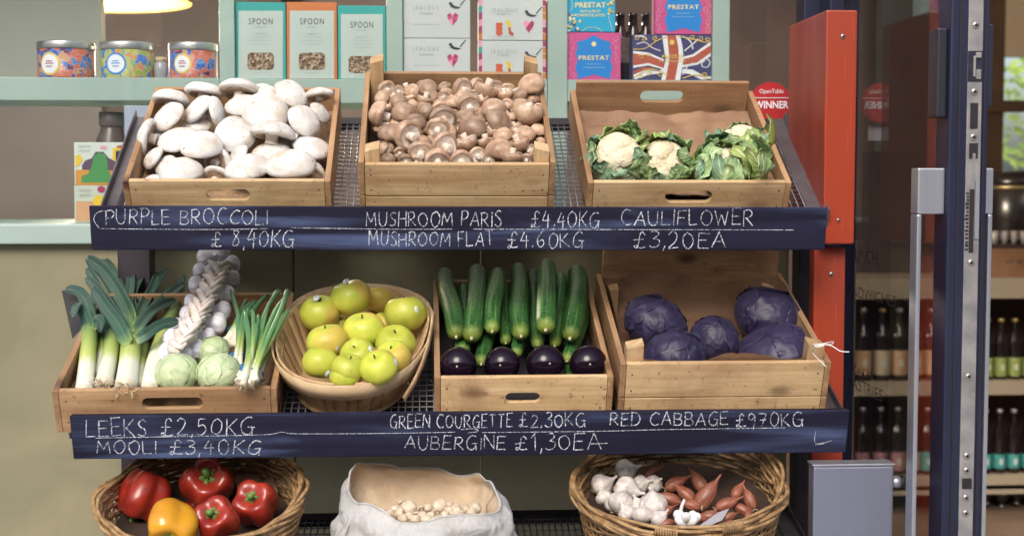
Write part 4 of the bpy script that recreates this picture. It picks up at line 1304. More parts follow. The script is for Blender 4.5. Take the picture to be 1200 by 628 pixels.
band(HB - .033, HB + .003, .985, 1.04, .016, .002).build('rim', CHIP2, bk, True)
band(HB - .019, HB + .001, .955, .985, .018).build('inner_rim', CHIP, bk, True)
for k in range(34):
    a0 = 2 * PI * (k + .04) / 34; a1 = 2 * PI * (k + .96 + .12) / 34
    m = MB(); vs = []; fs = []; nn = 9
    off = .008 * (k % 2)
    for sd in (0, 1):
        for j in range(nn):
            t = j / (nn - 1)
            z = (HB - .006) * (1 - t) ** 1.0 * 1.0 if t < 1 else 0
            kk = .975 + off - .26 * t ** 1.7 - sd * .016
            z = max(.004, (HB - .004 + .008 * abs(math.cos(a0)) ** 3) * math.cos(t * PI / 2) + .002)
            for a in (a0, (a0 + a1) / 2, a1): vs.append(oval(a, kk, z))
    for j in range(nn - 1):
        for i in range(2):
            a = j * 3 + i; o = nn * 3
            fs += [(a, a + 1, a + 4, a + 3), (a + o + 3, a + o + 4, a + o + 1, a + o)]
        fs += [(j * 3, j * 3 + 3, j * 3 + 3 + nn * 3, j * 3 + nn * 3), (j * 3 + 2, j * 3 + 2 + nn * 3, j * 3 + 5 + nn * 3, j * 3 + 5)]
    m.add(vs, fs).build('slat', CHIP, bk, True)
m = MB(); vs = [oval(2 * PI * i / 60, .76, .002) for i in range(60)] + [oval(2 * PI * i / 60, .76, .006) for i in range(60)]
m.add(vs, [tuple(range(59, -1, -1)), tuple(range(60, 120))] + [(i, (i + 1) % 60, 60 + (i + 1) % 60, 60 + i) for i in range(60)])
m.build('base', CHIP, bk, False)
# fine bark strips bowed below the rim, staples, and the handle slat on the right
for k in (7, 8):
    a = PI * 1.08 + k * PI * .84 / 8
    m = MB(); m.tube([oval(a + q * .16 - .06, .995 - .04 * q, HB - .034 - .026 * (1 - abs(q * 2 - 1.1) ** 2) * .45) for q in (0, .25, .5, .75, 1)], .0011, 5)
    m.build('binding', CHIP, bk)
m = MB()
m.strip([oval(-.75 + q * .16, 1.07, HB - .055 + q * .018 + rimz(-.75 + q * .16) - HB) for q in range(6)], lambda t: .006, V((1, -.3, .2)), 0, 2, 0, None, 0, .003)
m.build('handle', CHIP, bk)
m = MB()
for k in range(26):
    a = random.uniform(.25, PI * 1.2)
    p = oval(a, .935, HB - random.uniform(.012, .03)); t = V((-math.sin(a), math.cos(a), random.uniform(-1, 1))) * .004
    m.tube([p - t, p + V((-math.cos(a), -math.sin(a), .3)) * .002, p + t], .0006, 4)
m.build('staple', simple('rusty wire', (.06, .04, .04), None, 5, .5, .6), bk)

# ------------------------------------------------------------------ apples
m, nt, b = newmat('apple skin'); APPLE = m
v = coords(nt); tco = coords(nt, (1, 1, 1), False)
sx = N(nt, 'ShaderNodeSeparateXYZ', {0: tco})
n1 = fnoise(nt, v, 1.1, 3); sp_ = N(nt, 'ShaderNodeTexVoronoi', {'Vector': v, 'Scale': 9.0}).outputs[0]
col = ramp(nt, n1, [(.3, (.41, .49, .045)), (.7, (.60, .60, .085))])
bl = N(nt, 'ShaderNodeMath', {0: N(nt, 'ShaderNodeMath', {0: sx.outputs[0], 1: .55}, operation='MULTIPLY').outputs[0], 1: N(nt, 'ShaderNodeMath', {0: n1, 1: N(nt, 'ShaderNodeMapRange', {0: nt.nodes.new('ShaderNodeObjectInfo').outputs['Random'], 3: -.22, 4: .28}).outputs[0]}, operation='ADD').outputs[0]}, operation='ADD').outputs[0]
col = mixc(nt, ramp(nt, bl, [(.82, 0.0), (1.2, .5)]), col, (.56, .27, .08))
col = mixc(nt, ramp(nt, sp_, [(.09, .5), (.16, 0.0)]), col, (.55, .5, .2))
scf = fnoise(nt, v, 4.2, 2)
col = mixc(nt, ramp(nt, scf, [(.72, 0.0), (.76, .7)]), col, (.12, .08, .02))
put(nt, b, 'Base Color', objvar(nt, col, .85, 1.1)); b.inputs['Roughness'].default_value = .42
bumpn(nt, b, n1, .08, .003)
def apple_mesh(seed):
    def fn(d, ph, t):
        k = 1 + .035 * math.cos(5 * ph + seed) * (t ** 2) + .05 * nz(d, 1.3, seed)
        r = math.sin(PI * t) ** .92
        z = math.cos(PI * t) * .88
        if t < .22: z -= .26 * (1 - t / .22) ** 1.6
        if t > .84: z += .16 * ((t - .84) / .16) ** 1.5
        p = V((d.x, d.y, 0)).normalized() * (r * k * (1.0 - .08 * (t - .4))) if r > 1e-3 else V((0, 0, 0))
        return V((p.x, p.y, z))
    m = MB(); m.blob(fn, 36, 30)
    return m
STEMM = simple('apple stalk', (.09, .055, .025), None, 5, .8)
STK = simple('fruit sticker', (.66, .7, .78), (.75, .78, .83), 300, .4)
STK2 = simple('sticker print', (.12, .2, .42), None, 5, .5)
def apt(X, Y): return 320 + X / 3.49, 310 + Y / 3.49
AP = [(193, 198, 84, (-.05, -.3, .85), 'yellow apple with dark stalk at the left rear', .10), (318, 135, 84, (-.3, -.1, .9), 'large yellow apple on top of the heap at the rear', .125),
      (435, 142, 58, (.2, .3, .9), 'green apple in shade behind the large yellow apple', .09), (540, 200, 82, (-.1, .1, .95), 'blushed apple with a sticker at the right rear', .11),
      (455, 240, 50, (.2, -.2, .9), 'apple tucked under the blushed right apple', .08), (272, 245, 36, (0, -.3, .9), 'small showing apple between the left and central apples', .07),
      (222, 318, 84, (-.2, -.1, .95), 'lime apple with a round sticker low on its right side', .115), (370, 272, 86, (-.1, -.25, .9), 'lime apple in the middle of the heap', .12),
      (500, 322, 84, (.05, -.45, .8), 'green apple with a dark stalk at the right side', .11), (345, 368, 72, (-.15, -.6, .7), 'blushed apple with stalk and sticker at the heap centre front', .115),
      (195, 402, 78, (.1, .3, .95), 'apple with pink blush at the front left of the basket', .11), (490, 378, 74, (-.2, -.5, .8), 'lime apple at the front right behind the rim', .115),
      (308, 425, 68, (.2, -.3, .9), 'lime apple near the front rim centre left', .115), (432, 420, 76, (-.3, -.5, .8), 'lime apple touching the front right rim', .12), (295, 462, 66, (0, .2, .9), 'lime apple low against the front rim', .10)]
amesh = [apple_mesh(s).mesh('apple_skin', APPLE) for s in (1, 2.2, 3.1, 4.7)]
apples = []
for i, (X, Y, rp, axx, lab, w) in enumerate(AP):
    px, py = apt(X, Y)
    p = hits(S2, px, py, w); r = size(rp / 3.49, p) * random.uniform(.98, 1.07)
    o = empty('apple', p, lab, 'apple', 'apples in the chip basket', orient(axx, i * 1.1))
    s = link('skin', amesh[i % 4], o); s.scale = (r, r, r * random.uniform(.92, 1.0))
    m = MB(); m.tube([(0, 0, r * .5), (r * .03, 0, r * .66), (r * .09, r * .03, r * .80)], r * .045, 6)
    m.build('stalk', STEMM, o)
    apples.append((o, p, r))
for X, Y, k in ((298, 67, 1), (177, 135, 0), (585, 185, 3), (260, 337, 6), (400, 348, 9), (503, 398, 13), (225, 447, 10)):
    o, p, r = apples[k]
    d = ray(*apt(X, Y)).normalized()
    # point where the ray meets the apple's sphere
    oc = CAM - p; bq = oc.dot(d); cq = oc.length_squared - (r * .97) ** 2; disc = bq * bq - cq
    q = CAM + d * (-bq - math.sqrt(disc)) if disc > 0 else CAM + d * (-bq)
    nn_ = (q - p).normalized(); q = p + nn_ * r * .985
    m = MB(); rr_ = .0062
    vs = [V((0, 0, .0012))] + [V((rr_ * k2 * math.cos(a), rr_ * 1.35 * k2 * math.sin(a), .0012 - .0022 * k2 * k2)) for k2 in (.5, 1) for a in [2 * PI * j / 20 for j in range(20)]]
    fs = [(0, 1 + j, 1 + (j + 1) % 20) for j in range(20)] + [(1 + j, 21 + j, 21 + (j + 1) % 20, 1 + (j + 1) % 20) for j in range(20)]
    m.add(vs, fs)
    st = m.build('sticker', STK, None)
    st.parent = o
    inv = (Matrix.Translation(p) @ o.rotation_quaternion.to_matrix().to_4x4()).inverted()
    st.matrix_local = inv @ Matrix.Translation(q) @ nn_.to_track_quat('Z', 'Y').to_matrix().to_4x4()
    m = MB()
    for a in range(14):
        m.box(-.0012 + .0 * a, .0012, -.0036 + a * .00052, -.0034 + a * .00052, .0004, .0013 - abs(a - 6.5) * .0001)
    m.build('print', STK2, st, False)

# ------------------------------------------------------------------ courgettes and aubergines
m, nt, b = newmat('courgette skin'); COURG = m
uv = nt.nodes.new('ShaderNodeUVMap').outputs[0]
sp = N(nt, 'ShaderNodeSeparateXYZ', {0: uv}); v = coords(nt)
oi = nt.nodes.new('ShaderNodeObjectInfo')
uvr = N(nt, 'ShaderNodeVectorMath', {0: uv, 1: N(nt, 'ShaderNodeCombineXYZ', {0: oi.outputs['Random'], 1: oi.outputs['Random']}).outputs[0]}, operation='ADD').outputs[0]
st = fnoise(nt, N(nt, 'ShaderNodeVectorMath', {0: uvr, 1: (26, 2.2, 1)}, operation='MULTIPLY').outputs[0], 1.0, 4, .3)
fk = fnoise(nt, v, 190, 3, 0, .7)
col = ramp(nt, st, [(.32, (.006, .03, .011)), (.5, (.020, .088, .022)), (.66, (.07, .185, .036))])
col = mixc(nt, ramp(nt, fk, [(.55, 0.0), (.64, .7)]), col, (.13, .26, .08))
col = mixc(nt, ramp(nt, sp.outputs[1], [(.02, .7), (.11, 0.0)]), col, (.24, .30, .05))
put(nt, b, 'Base Color', objvar(nt, col, .7, 1.25)); b.inputs['Roughness'].default_value = .45; b.inputs['Specular IOR Level'].default_value = .3
bumpn(nt, b, st, .35, .003)
TIP = simple('courgette tip', (.42, .38, .22), (.6, .55, .38), 80, .8)
def pe(X, Y, w): return hitc(E_, 490 + X / 4, 300 + Y / 4, w)
def courg(pts, wpx, label, w, i):
    rj = random.Random(i * 7 + 1)
    P = [pe(x + (rj.uniform(-7, 7) if k in (1, 2) else 0), y, w + dz + rj.uniform(-.004, .004)) for k, (x, y, dz) in enumerate(pts)]     # from the tip (front) to the far end
    o = empty('courgette', P[0], label, 'courgette', 'green courgettes')
    r0 = size(wpx / 4, P[0]) / 2
    Q = [p - P[0] for p in spline(P, 26)]
    m = MB()
    def rad(t):
        e = min(1, (t / .13)) if t < .13 else (1 if t < .86 else max(0, (1 - t) / .14))
        return r0 * (math.sqrt(max(0.0004, 1 - (1 - e) ** 2)) * (.97 + .10 * math.sin(PI * t) + .05 * math.sin(5 * t + i * 2.1)) if 0 < t < 1 else .05)
    m.tube(Q, rad, 26)
    vs = []
    for k, vv in enumerate(m.v):           # slight lengthwise ridges
        u = m.uv[k][0]; c = Q[k // 26]
        q = V(vv); vs.append(tuple(c + (q - c) * (1 + .022 * math.cos(2 * PI * u * 9 + i))))
    m.v = vs
    m.build('skin', COURG, o)
    d = (Q[0] - Q[2]).normalized()
    m = MB(); m.tube([Q[0] - d * .002, Q[0] + d * .003, Q[0] + d * .0055], lambda t: r0 * (.17 - .05 * t), 10)
    m.build('tip', TIP, o)
CG = [([(178, 378, .0), (160, 260, .004), (130, 140, .0), (125, 75, -.005)], 88, 'courgette on top at the far left of the crate', .105),
      ([(250, 385, .0), (258, 270, .006), (275, 150, .0), (275, 60, -.005)], 98, 'bent courgette with a dark pointed tip, second from the left on top', .108),
      ([(347, 352, .0), (355, 250, .004), (372, 150, .0), (370, 75, -.004)], 84, 'bright courgette third from the left on top', .105),
      ([(482, 375, .0), (477, 260, .005), (472, 150, .0), (468, 48, -.004)], 90, 'courgette fourth from the left on top', .106),
      ([(598, 345, .008), (603, 240, .012), (606, 130, .006), (604, 32, .0)], 96, 'tall glossy courgette fifth from the left, resting highest', .118),
      ([(712, 385, .0), (728, 270, .005), (745, 160, .0), (742, 62, -.004)], 98, 'courgette at the right end of the top row', .106),
      ([(410, 405, 0), (405, 330, 0), (405, 230, 0), (410, 130, 0)], 62, 'courgette peeping out below the third one', .075),
      ([(562, 425, 0), (553, 300, 0), (545, 180, 0), (540, 70, 0)], 70, 'courgette lying left under the highest courgette', .08),
      ([(640, 420, 0), (655, 300, 0), (665, 180, 0), (670, 90, 0)], 68, 'courgette lying right under the highest courgette', .08),
      ([(205, 455, 0), (212, 380, 0), (215, 250, 0), (215, 120, 0)], 78, 'courgette in the lower layer behind the first aubergine', .07),
      ([(296, 505, 0), (312, 420, 0), (335, 300, 0), (350, 150, 0)], 72, 'bluish courgette pointing down between the first two aubergines', .072),
      ([(460, 462, 0), (478, 400, 0), (500, 300, 0), (515, 150, 0)], 62, 'blue green courgette between the second and third aubergines', .07),
      ([(697, 490, 0), (728, 410, 0), (765, 300, 0), (785, 180, 0)], 62, 'courgette slanting between the third and fourth aubergines', .07),
      ([(706, 572, 0), (704, 520, 0), (702, 450, 0), (700, 400, 0)], 40, 'small courgette tip low between the right aubergines', .05)]
for i, (p_, w_, l_, z_) in enumerate(CG): courg(p_, w_, l_, z_, i)
m, nt, b = newmat('aubergine skin'); AUB = m
put(nt, b, 'Base Color', ramp(nt, fnoise(nt, coords(nt), 14, 3), [(.3, (.006, .003, .008)), (.7, (.013, .005, .014))])); b.inputs['Roughness'].default_value = .14
b.inputs['Coat Weight'].default_value = .12; b.inputs['Coat Roughness'].default_value = .05; b.inputs['Specular IOR Level'].default_value = .32
CALYX = simple('aubergine calyx', (.10, .15, .05), (.17, .22, .08), 40, .6)
for i, (X, Y, rp, tx, ty) in enumerate([(188, 512, 84, 175, 507), (393, 508, 80, 372, 496), (597, 505, 86, 612, 470), (797, 505, 84, 792, 486)]):
    p = pe(X, Y, .075); r = size(rp / 4, p) * 1.06
    tp = pe(tx, ty, .075)
    axis = (V((0, -1.0, .05)) + V(((tp - p).x, 0, (tp - p).z * .5)) * (.7 / r)).normalized()
    o = empty('aubergine', p, f'glossy dark purple aubergine, {ORD[i]} from the left at the front of the crate', 'aubergine', 'dark purple aubergines', orient(axis, i))
    def fn(d, ph, t):
        z = d.z if d.z > 0 else d.z * 2.0
        k = (1 if t < .5 else 1 - .45 * ((t - .5) / .5) ** 1.4) * (1 + .015 * nz(d, 2, i))
        return V((d.x * k * r, d.y * k * r, z * r * (.92)))
    m = MB(); m.blob(fn, 40, 30); m.build('skin', AUB, o)
    m = MB(); m.lathe([(.0001, r * .925), (r * .055, r * .922), (r * .05, r * .905), (.0001, r * .9)], 12); m.build('blossom_scar', TIP, o)
    m = MB(); m.lathe([(r * .5, -r * 1.5), (r * .45, -r * 1.75), (r * .2, -r * 1.9), (r * .13, -r * 2.2), (.0001, -r * 2.22)], 16); m.build('calyx', CALYX, o)

# ------------------------------------------------------------------ red cabbages
REDC = cabmat('red cabbage', (.013, .010, .036), (.030, .024, .068), (.055, .045, .105), .5, .7, .05)
for i, (X, Y, rx, ry, w, l) in enumerate([(225, 290, 122, 90, .085, 'red cabbage at the left rear with a shiny folded top leaf'), (300, 430, 118, 105, .06, 'red cabbage at the left front behind the corner post'),
                                          (450, 365, 98, 96, .07, 'smallest red cabbage in the middle of the crate'), (660, 262, 132, 98, .095, 'large red cabbage at the right rear, resting on top'),
                                          (690, 410, 148, 97, .06, 'largest red cabbage at the right front of the crate')]):
    p = hitc(G_, 700 + X / 3.307, 290 + Y / 3.307, w)
    r = size(rx / 3.307, p) * .98
    cabbage_obj('red_cabbage', p, r, min(1, ry / rx * 1.05), REDC, l, 'red cabbage', 'red cabbages', 40 + i * 3, (random.uniform(-.6, .6), -.4, 1), .085)
# white string on the corner of the cabbage crate
def pg(X, Y, w): return hitc(G_, 700 + X / 3.307, 290 + Y / 3.307, w)
p0 = pg(870, 375, .15)
o = empty('string', p0, 'thin white string tied round the corner post of the cabbage crate', 'string')
m = MB()
for pts in ([(830, 375, .152), (865, 370, .165), (905, 362, .152), (900, 372, .158), (865, 374, .166), (838, 380, .16), (826, 400, .14), (850, 430, .128), (880, 458, .118)],
            [(865, 372, .166), (900, 378, .166), (935, 398, .16), (968, 401, .16)], [(832, 372, .166), (845, 382, .166), (870, 376, .168)]):
    m.tube([pg(*q) - p0 + V((0, -.012, 0)) for q in pts] if False else spline([pg(*q) - p0 + V((0, -.012, 0)) for q in pts], 30), .0011, 6)
m.build('cord', simple('white string fibre', (.7, .7, .68), (.8, .8, .78), 300, .8), o)

# ------------------------------------------------------------------ wicker baskets
m, nt, b = newmat('wicker'); WICK = m
a = fnoise(nt, coords(nt, (60, 60, 25)), 1.0, 4, .3)
put(nt, b, 'Base Color', objvar(nt, ramp(nt, a, [(.3, (.20, .105, .045)), (.55, (.38, .235, .11)), (.75, (.52, .36, .19))]), .85, 1.1)); b.inputs['Roughness'].default_value = .45
bumpn(nt, b, fnoise(nt, coords(nt, (300, 300, 300)), 1.0, 3), .2, .001)
def wicker(px, py, rpx, ry_k, h, k0, tilt, tiltx, Y, label, nst=34, rows_=22, gap=1.0, seed=1):
    rr = random.Random(seed)
    c = at(px, py, Y)
    rx = size(rpx, c); ry = rx * ry_k
    q = (Matrix.Rotation(R(tilt), 3, 'X') @ Matrix.Rotation(R(tiltx), 3, 'Y'))
    M = Matrix.Translation(c) @ q.to_4x4() @ Matrix.Translation((0, 0, -h))
    o = empty('wicker_basket', M.translation, label, 'basket', 'round wicker baskets', M.to_quaternion())
    def P(a, z, dr=0):
        t = max(0, min(1.1, z / h)); k = k0 + (1 - k0) * t ** .6
        return V(((rx * k + dr) * math.cos(a), (ry * k + dr) * math.sin(a), z))
    m = MB()
    for i in range(nst):
        a = 2 * PI * (i + .5) / nst
        m.tube([P(a, h * j / 8 + .002) for j in range(9)], .0022, 6)
    m.build('stakes', WICK, o)
    m = MB(); seg = nst * 4
    for j in range(rows_):
        z = .006 + (h - .014) * j / (rows_ - 1)
        ph = (j % 2) * PI
        m.tube([P(2 * PI * i / seg, z + .0012 * nz((i * .3, j, seed), 1), .0032 * math.sin(nst / 2 * (2 * PI * i / seg) + ph + PI / 2 * 0)) for i in range(seg)], (h / rows_) * .40 * gap, 6, closed=True, flat=.75)
    m.build('weave', WICK, o)
    m = MB()
    for j in range(12):
        ph = rr.uniform(0, 6.28); f = rr.choice([4, 5, 6, 7, 9]); d0 = rr.uniform(-.003, .006); z0 = rr.uniform(-.028, .008)
        m.tube([P(2 * PI * i / 110, h + z0 + .005 * math.sin(f * 2 * PI * i / 110 + ph + 1.2), d0 + .006 * math.sin(f * 2 * PI * i / 110 + ph)) for i in range(110)], rr.uniform(.0026, .0036), 7, closed=True)
    m.build('rim', WICK, o)
    m = MB()
    vs = [P(2 * PI * i / 40, .001, -.003) for i in range(40)] + [P(2 * PI * i / 40, .006, -.003) for i in range(40)]
    m.add(vs, [tuple(range(39, -1, -1)), tuple(range(40, 80))] + [(i, (i + 1) % 40, 40 + (i + 1) % 40, 40 + i) for i in range(40)])
    m.build('base', WICK, o, False)
    # bound handle stubs at the front of the rim
    for a0 in ((-PI / 2 - .28, -PI / 2 + .3) if seed == 2 else (-PI / 2 + .12,)):
        m = MB()
        for j in range(9):
            a = a0 + (j - 4) * .022
            m.tube([P(a, h - .006, .012), P(a, h + .006, .012), P(a, h + .012, .002), P(a, h + .004, -.009), P(a, h - .008, -.004)], .0021, 6)
        m.build('handle_binding', WICK, o)
    return M, h, rx, o
BH, hH, rH, oH = wicker(237, 581, 115, 1.0, .20, .70, 15.5, 0, -.17, 'round wicker basket of red and yellow peppers at the lower left', seed=1)
BJ, hJ, rJ, oJ = wicker(795, 563, 121, 1.0, .20, .70, 14.5, -3, -.17, 'round wicker basket of garlic and shallots at the lower right', seed=2, gap=.8)

# ------------------------------------------------------------------ peppers
def pepper_mesh(seed, mat, lobes=4):
    def fn(d, ph, t):
        lo = .5 + .5 * math.cos(lobes * ph + seed)
        k = 1 - .23 * (1 - lo) ** 1.6 * math.sin(PI * t) ** .4 + .05 * nz(d, 1.2, seed)
        r = math.sin(PI * t) ** .62 * (1.0 - .20 * max(0, t - .3))
        z = 1.05 * math.cos(PI * t)
        if t < .25: z -= .38 * (1 - t / .25) ** 1.4 - .10 * lo * math.sin(PI * t / .25)
        if t > .85: z += .35 * ((t - .85) / .15) ** 1.3
        p = V((d.x, d.y, 0)).normalized() * (r * k) if r > 1e-3 else V((0, 0, 0))
        return V((p.x, p.y, z))
    m = MB(); m.blob(fn, 56, 36)
    return m.mesh('pepper_skin', mat)
REDP = simple('red pepper skin', (.20, .012, .009), (.38, .034, .014), .9, .33, 0, .12, 2.5, coat=.3)
YELP = simple('yellow pepper skin', (.62, .26, .012), (.76, .38, .02), .8, .24, 0, .12, 2.5, coat=.3)
PSTEM = simple('pepper stalk', (.06, .16, .025), (.13, .26, .05), 30, .5, 0, .2, 80)
def pepper(X, Y, rp, axis, mat, label, wz, seed, lobes=4):
    px, py = 100 + X / 4, 471 + Y / 4
    p = hit(px, py, BH @ V((0, 0, hH - wz)), BH.to_3x3() @ V((0, 0, 1)))
    r = size(rp / 4, p) * 1.1
    o = empty('bell_pepper', p, label, 'pepper', 'bell peppers in the wicker basket', orient(axis, seed))
    s = link('skin', pepper_mesh(seed, mat, lobes), o); s.scale = (r, r, r * .92)
    m = MB()
    m.lathe([(.0001, r * .60), (r * .30, r * .62), (r * .24, r * .70), (r * .12, r * .74), (.0001, r * .75)], 20, 0, None, lambda p_, a, t: V((p_.x, p_.y, p_.z)) * (1 + .1 * math.cos(5 * a)))
    m.tube([(0, 0, r * .68), (r * .03, 0, r * .86), (r * .16, r * .04, r * 1.04)], lambda t: r * (.12 - .03 * t + .04 * (t > .85)), 12)
    m.build('stalk', PSTEM, o)
pepper(275, 440, 118, (-.35, -.25, -.85), REDP, 'red pepper lying on its side at the left of the basket', .03, 1)
pepper(570, 388, 122, (.15, -.75, .55), REDP, 'bright red pepper at the top rear, stalk facing out', .02, 2)
pepper(402, 575, 118, (0, -.6, -.35), YELP, 'yellow pepper at the front of the basket', -.015, 3, 3)
pepper(615, 555, 106, (-.1, -.75, .6), REDP, 'red pepper in front, beside the yellow pepper', .0, 4)
pepper(800, 480, 108, (-.15, -.75, .6), REDP, 'dark red pepper at the right side of the basket', .02, 5)
pepper(560, 480, 90, (.2, .3, .9), REDP, 'red pepper mostly hidden beneath the others', .08, 6)
# paper corners sticking up behind the peppers
def ph_(X, Y, w): return hit(100 + X / 4, 471 + Y / 4, BH @ V((0, 0, hH - w)), BH.to_3x3() @ V((0, 0, 1)))
p0 = ph_(780, 400, .02)
o = empty('paper_liner', p0, 'brown paper corners standing behind the peppers', 'paper')
m = MB()
for tri in ([(690, 340), (775, 270), (835, 395), (720, 420)], [(835, 395), (858, 280), (900, 420), (850, 440)]):
    f = [ph_(x, y, .03) - p0 for x, y in tri]; g = [q + V((.001, .003, 0)) for q in f]
    m.add(f + g, [(0, 1, 2, 3), (7, 6, 5, 4), (0, 4, 5, 1), (1, 5, 6, 2), (2, 6, 7, 3), (3, 7, 4, 0)])
m.build('sheet', KRAFT, o, False)

# ------------------------------------------------------------------ garlic and shallots
gj = [garlic_mesh('skin', GARL, s, .09, .55) for s in (4, 5, 6, 7)]
nJ = BJ.to_3x3() @ V((0, 0, 1))
def pj(X, Y, w): return hit(670 + X / 4.615, 520 + Y / 4.615, BJ @ V((0, 0, hJ - w)), nJ)
for i, (X, Y, r, ax_g, w, l) in enumerate([(290, 148, 66, (.7, -.3, .3), .03, 'garlic bulb at the back of the garlic heap'), (163, 225, 66, (.8, -.2, .5), .03, 'garlic bulb at the far left against the wicker'),
        (292, 250, 76, (.85, -.5, -.1), .015, 'fat garlic bulb with its stem pointing right'), (265, 318, 70, (.3, .5, .6), .01, 'pale round garlic bulb near the front left rim'),
        (440, 328, 78, (-.15, -.3, .9), .005, 'bright white garlic bulb with an upright stem'), (175, 290, 46, (-.3, .3, .8), .02, 'small garlic bulb low at the left'),
        (375, 215, 48, (.6, -.4, .3), .03, 'small garlic bulb beside the fat bulb'), (445, 215, 48, (.3, -.5, .4), .035, 'dry brownish garlic bulb in the shade'),
        (365, 335, 46, (-.4, .2, .8), .012, 'garlic bulb tucked beneath the white bulb'), (380, 385, 56, (.1, .4, .7), .005, 'garlic bulb at the front rim'), (470, 405, 52, (.6, -.2, .6), .008, 'small garlic bulb between white bulb and rim'), (300, 375, 50, (-.5, .1, .8), .014, 'garlic bulb low near the left front rim'), (225, 330, 48, (.2, .3, .9), .02, 'garlic bulb half hidden under the pale round bulb')]):
    p = pj(X, Y, w); rr_ = size(r / 4.615, p)
    o = empty('garlic_bulb', p, l, 'garlic', 'garlic bulbs in the wicker basket', orient(ax_g, i * .8))
    s = link('bulb', gj[i % 4], o); s.scale = (rr_,) * 3
    m = MB()
    for k in range(18):
        a = random.uniform(0, 6.28); m.tube([(0, 0, -rr_ * .72), (rr_ * .16 * math.cos(a), rr_ * .16 * math.sin(a), -rr_ * .82), (rr_ * .22 * math.cos(a), rr_ * .22 * math.sin(a), -rr_ * .9)], .0005, 4)
    m.build('roots', ROOT, o)
# broken bulb: loose cloves
p0 = pj(620, 395, .0)
o = empty('broken_garlic', p0, 'broken white garlic bulb with loose cloves by the front rim', 'garlic')
CLV = simple('white clove', (.74, .73, .72), (.82, .81, .8), 40, .45)
for k in range(7):
    a = k * .9; q = orient((math.cos(a), -.2 + .4 * math.sin(a), .7), k)
    def fnc(d, ph, t): return V((d.x * .008, d.y * .010, d.z * .016)) * (1 - .35 * max(0, d.z))
    m = MB(); m.blob(fnc, 16, 12)
    link('clove', m.mesh('clove', CLV), o, V((.015 * math.cos(a), -.004 + .008 * math.sin(a), .004 * math.sin(3 * a))), q)
m = MB(); m.tube([(-.012, 0, .005), (-.008, -.002, .022), (-.004, -.002, .032)], lambda t: .0034 - .0012 * t, 8); m.build('neck', CLV, o)
m, nt, b = newmat('shallot skin'); SHAL = m
v = coords(nt, (1, 1, .12)); a = fnoise(nt, v, 3.4, 4, .3)
col = ramp(nt, a, [(.3, (.16, .045, .028)), (.55, (.30, .105, .06)), (.75, (.45, .22, .12))])
put(nt, b, 'Base Color', objvar(nt, col, .7, 1.15)); b.inputs['Roughness'].default_value = .42
bumpn(nt, b, a, .4, .002)
def shallot_mesh(seed):
    m = MB()
    pr = [(.0001, -1.0), (.14, -.98), (.2, -.92), (.34, -.8), (.44, -.55), (.48, -.25), (.44, .1), (.32, .4), (.18, .66), (.1, .85), (.07, 1.05), (.05, 1.2), (.0001, 1.22)]
    P = spline([(r, 0, z) for r, z in pr], 26)
    m.lathe([(max(.0001, p.x), p.z) for p in P], 24, 0, None, lambda p, a, t: V((p.x * (1 + .06 * nz((math.cos(a), math.sin(a), t * 2), 1.5, seed)) + .1 * math.sin(t * 3 + seed) * t, p.y * (1 + .06 * nz((math.sin(a), math.cos(a), t), 1.5, seed)), p.z)))
    return m.mesh('skin', SHAL)
sm = [shallot_mesh(s) for s in (1, 2, 3)]
SH = [(800, 425, 62, (.9, .2, .1), .02, 'small shallot low at the front of the basket'), (905, 345, 66, (-.6, .4, .3), .025, 'dull shallot right of the reddish one'), (860, 390, 60, (.7, .5, .2), .025, 'shallot near the front right rim'), (955, 370, 56, (.2, .6, .5), .03, 'small shallot at the far right front'), (640, 330, 62, (-.9, .1, .2), .02, 'shallot lying behind the broken garlic'), (520, 430, 58, (.9, 0, .2), .012, 'pink shallot left of the broken garlic'), (735, 270, 110, (.55, .15, .75), .015, 'large shiny brown shallot with pale root end facing out'), (845, 320, 78, (.85, .1, .4), .012, 'reddish shallot right of the large one'), (760, 385, 70, (.95, -.1, .2), .008, 'pink shallot lying flat near the front rim'),
      (515, 362, 66, (.3, -.3, .3), .012, 'pinkish shallot beside the white garlic'), (520, 295, 80, (-.8, .1, .3), .02, 'brown shallot in the middle of the basket'), (610, 270, 80, (-.6, .3, .5), .025, 'dull brown shallot behind the middle one'),
      (440, 150, 60, (.9, .3, .4), .035, 'thin dark shallot at the back'), (900, 250, 66, (.5, .5, .6), .03, 'shallot in shade at the right rear'), (960, 290, 70, (-.3, .4, .8), .03, 'shallot in shade against the right side of the wicker'), (570, 210, 80, (.7, .2, .3), .04, 'dark shallot at the back centre'),
      (690, 400, 60, (-.7, -.2, .1), .01, 'shallot hidden in front beneath the large one'), (680, 200, 80, (-.4, .5, .6), .045, 'shallot hidden in the dark behind the large one')]
for i, (X, Y, wpx, axs, w, l) in enumerate(SH):
    p = pj(X, Y, w); k = size(wpx / 4.615, p) / 1.04
    o = empty('shallot', p, l, 'shallot', 'brown shallots in the wicker basket', orient(axs, i))
    s = link('skin', sm[i % 3], o); s.scale = (k, k, k * 1.0)
    m = MB()
    for q in range(16):
        a = random.uniform(0, 6.28); m.tube([(0, 0, -k * .97), (k * .15 * math.cos(a), k * .15 * math.sin(a), -k * 1.06), (k * .28 * math.cos(a), k * .28 * math.sin(a), -k * 1.12)], .0005, 4)
    m.build('roots', ROOT, o)
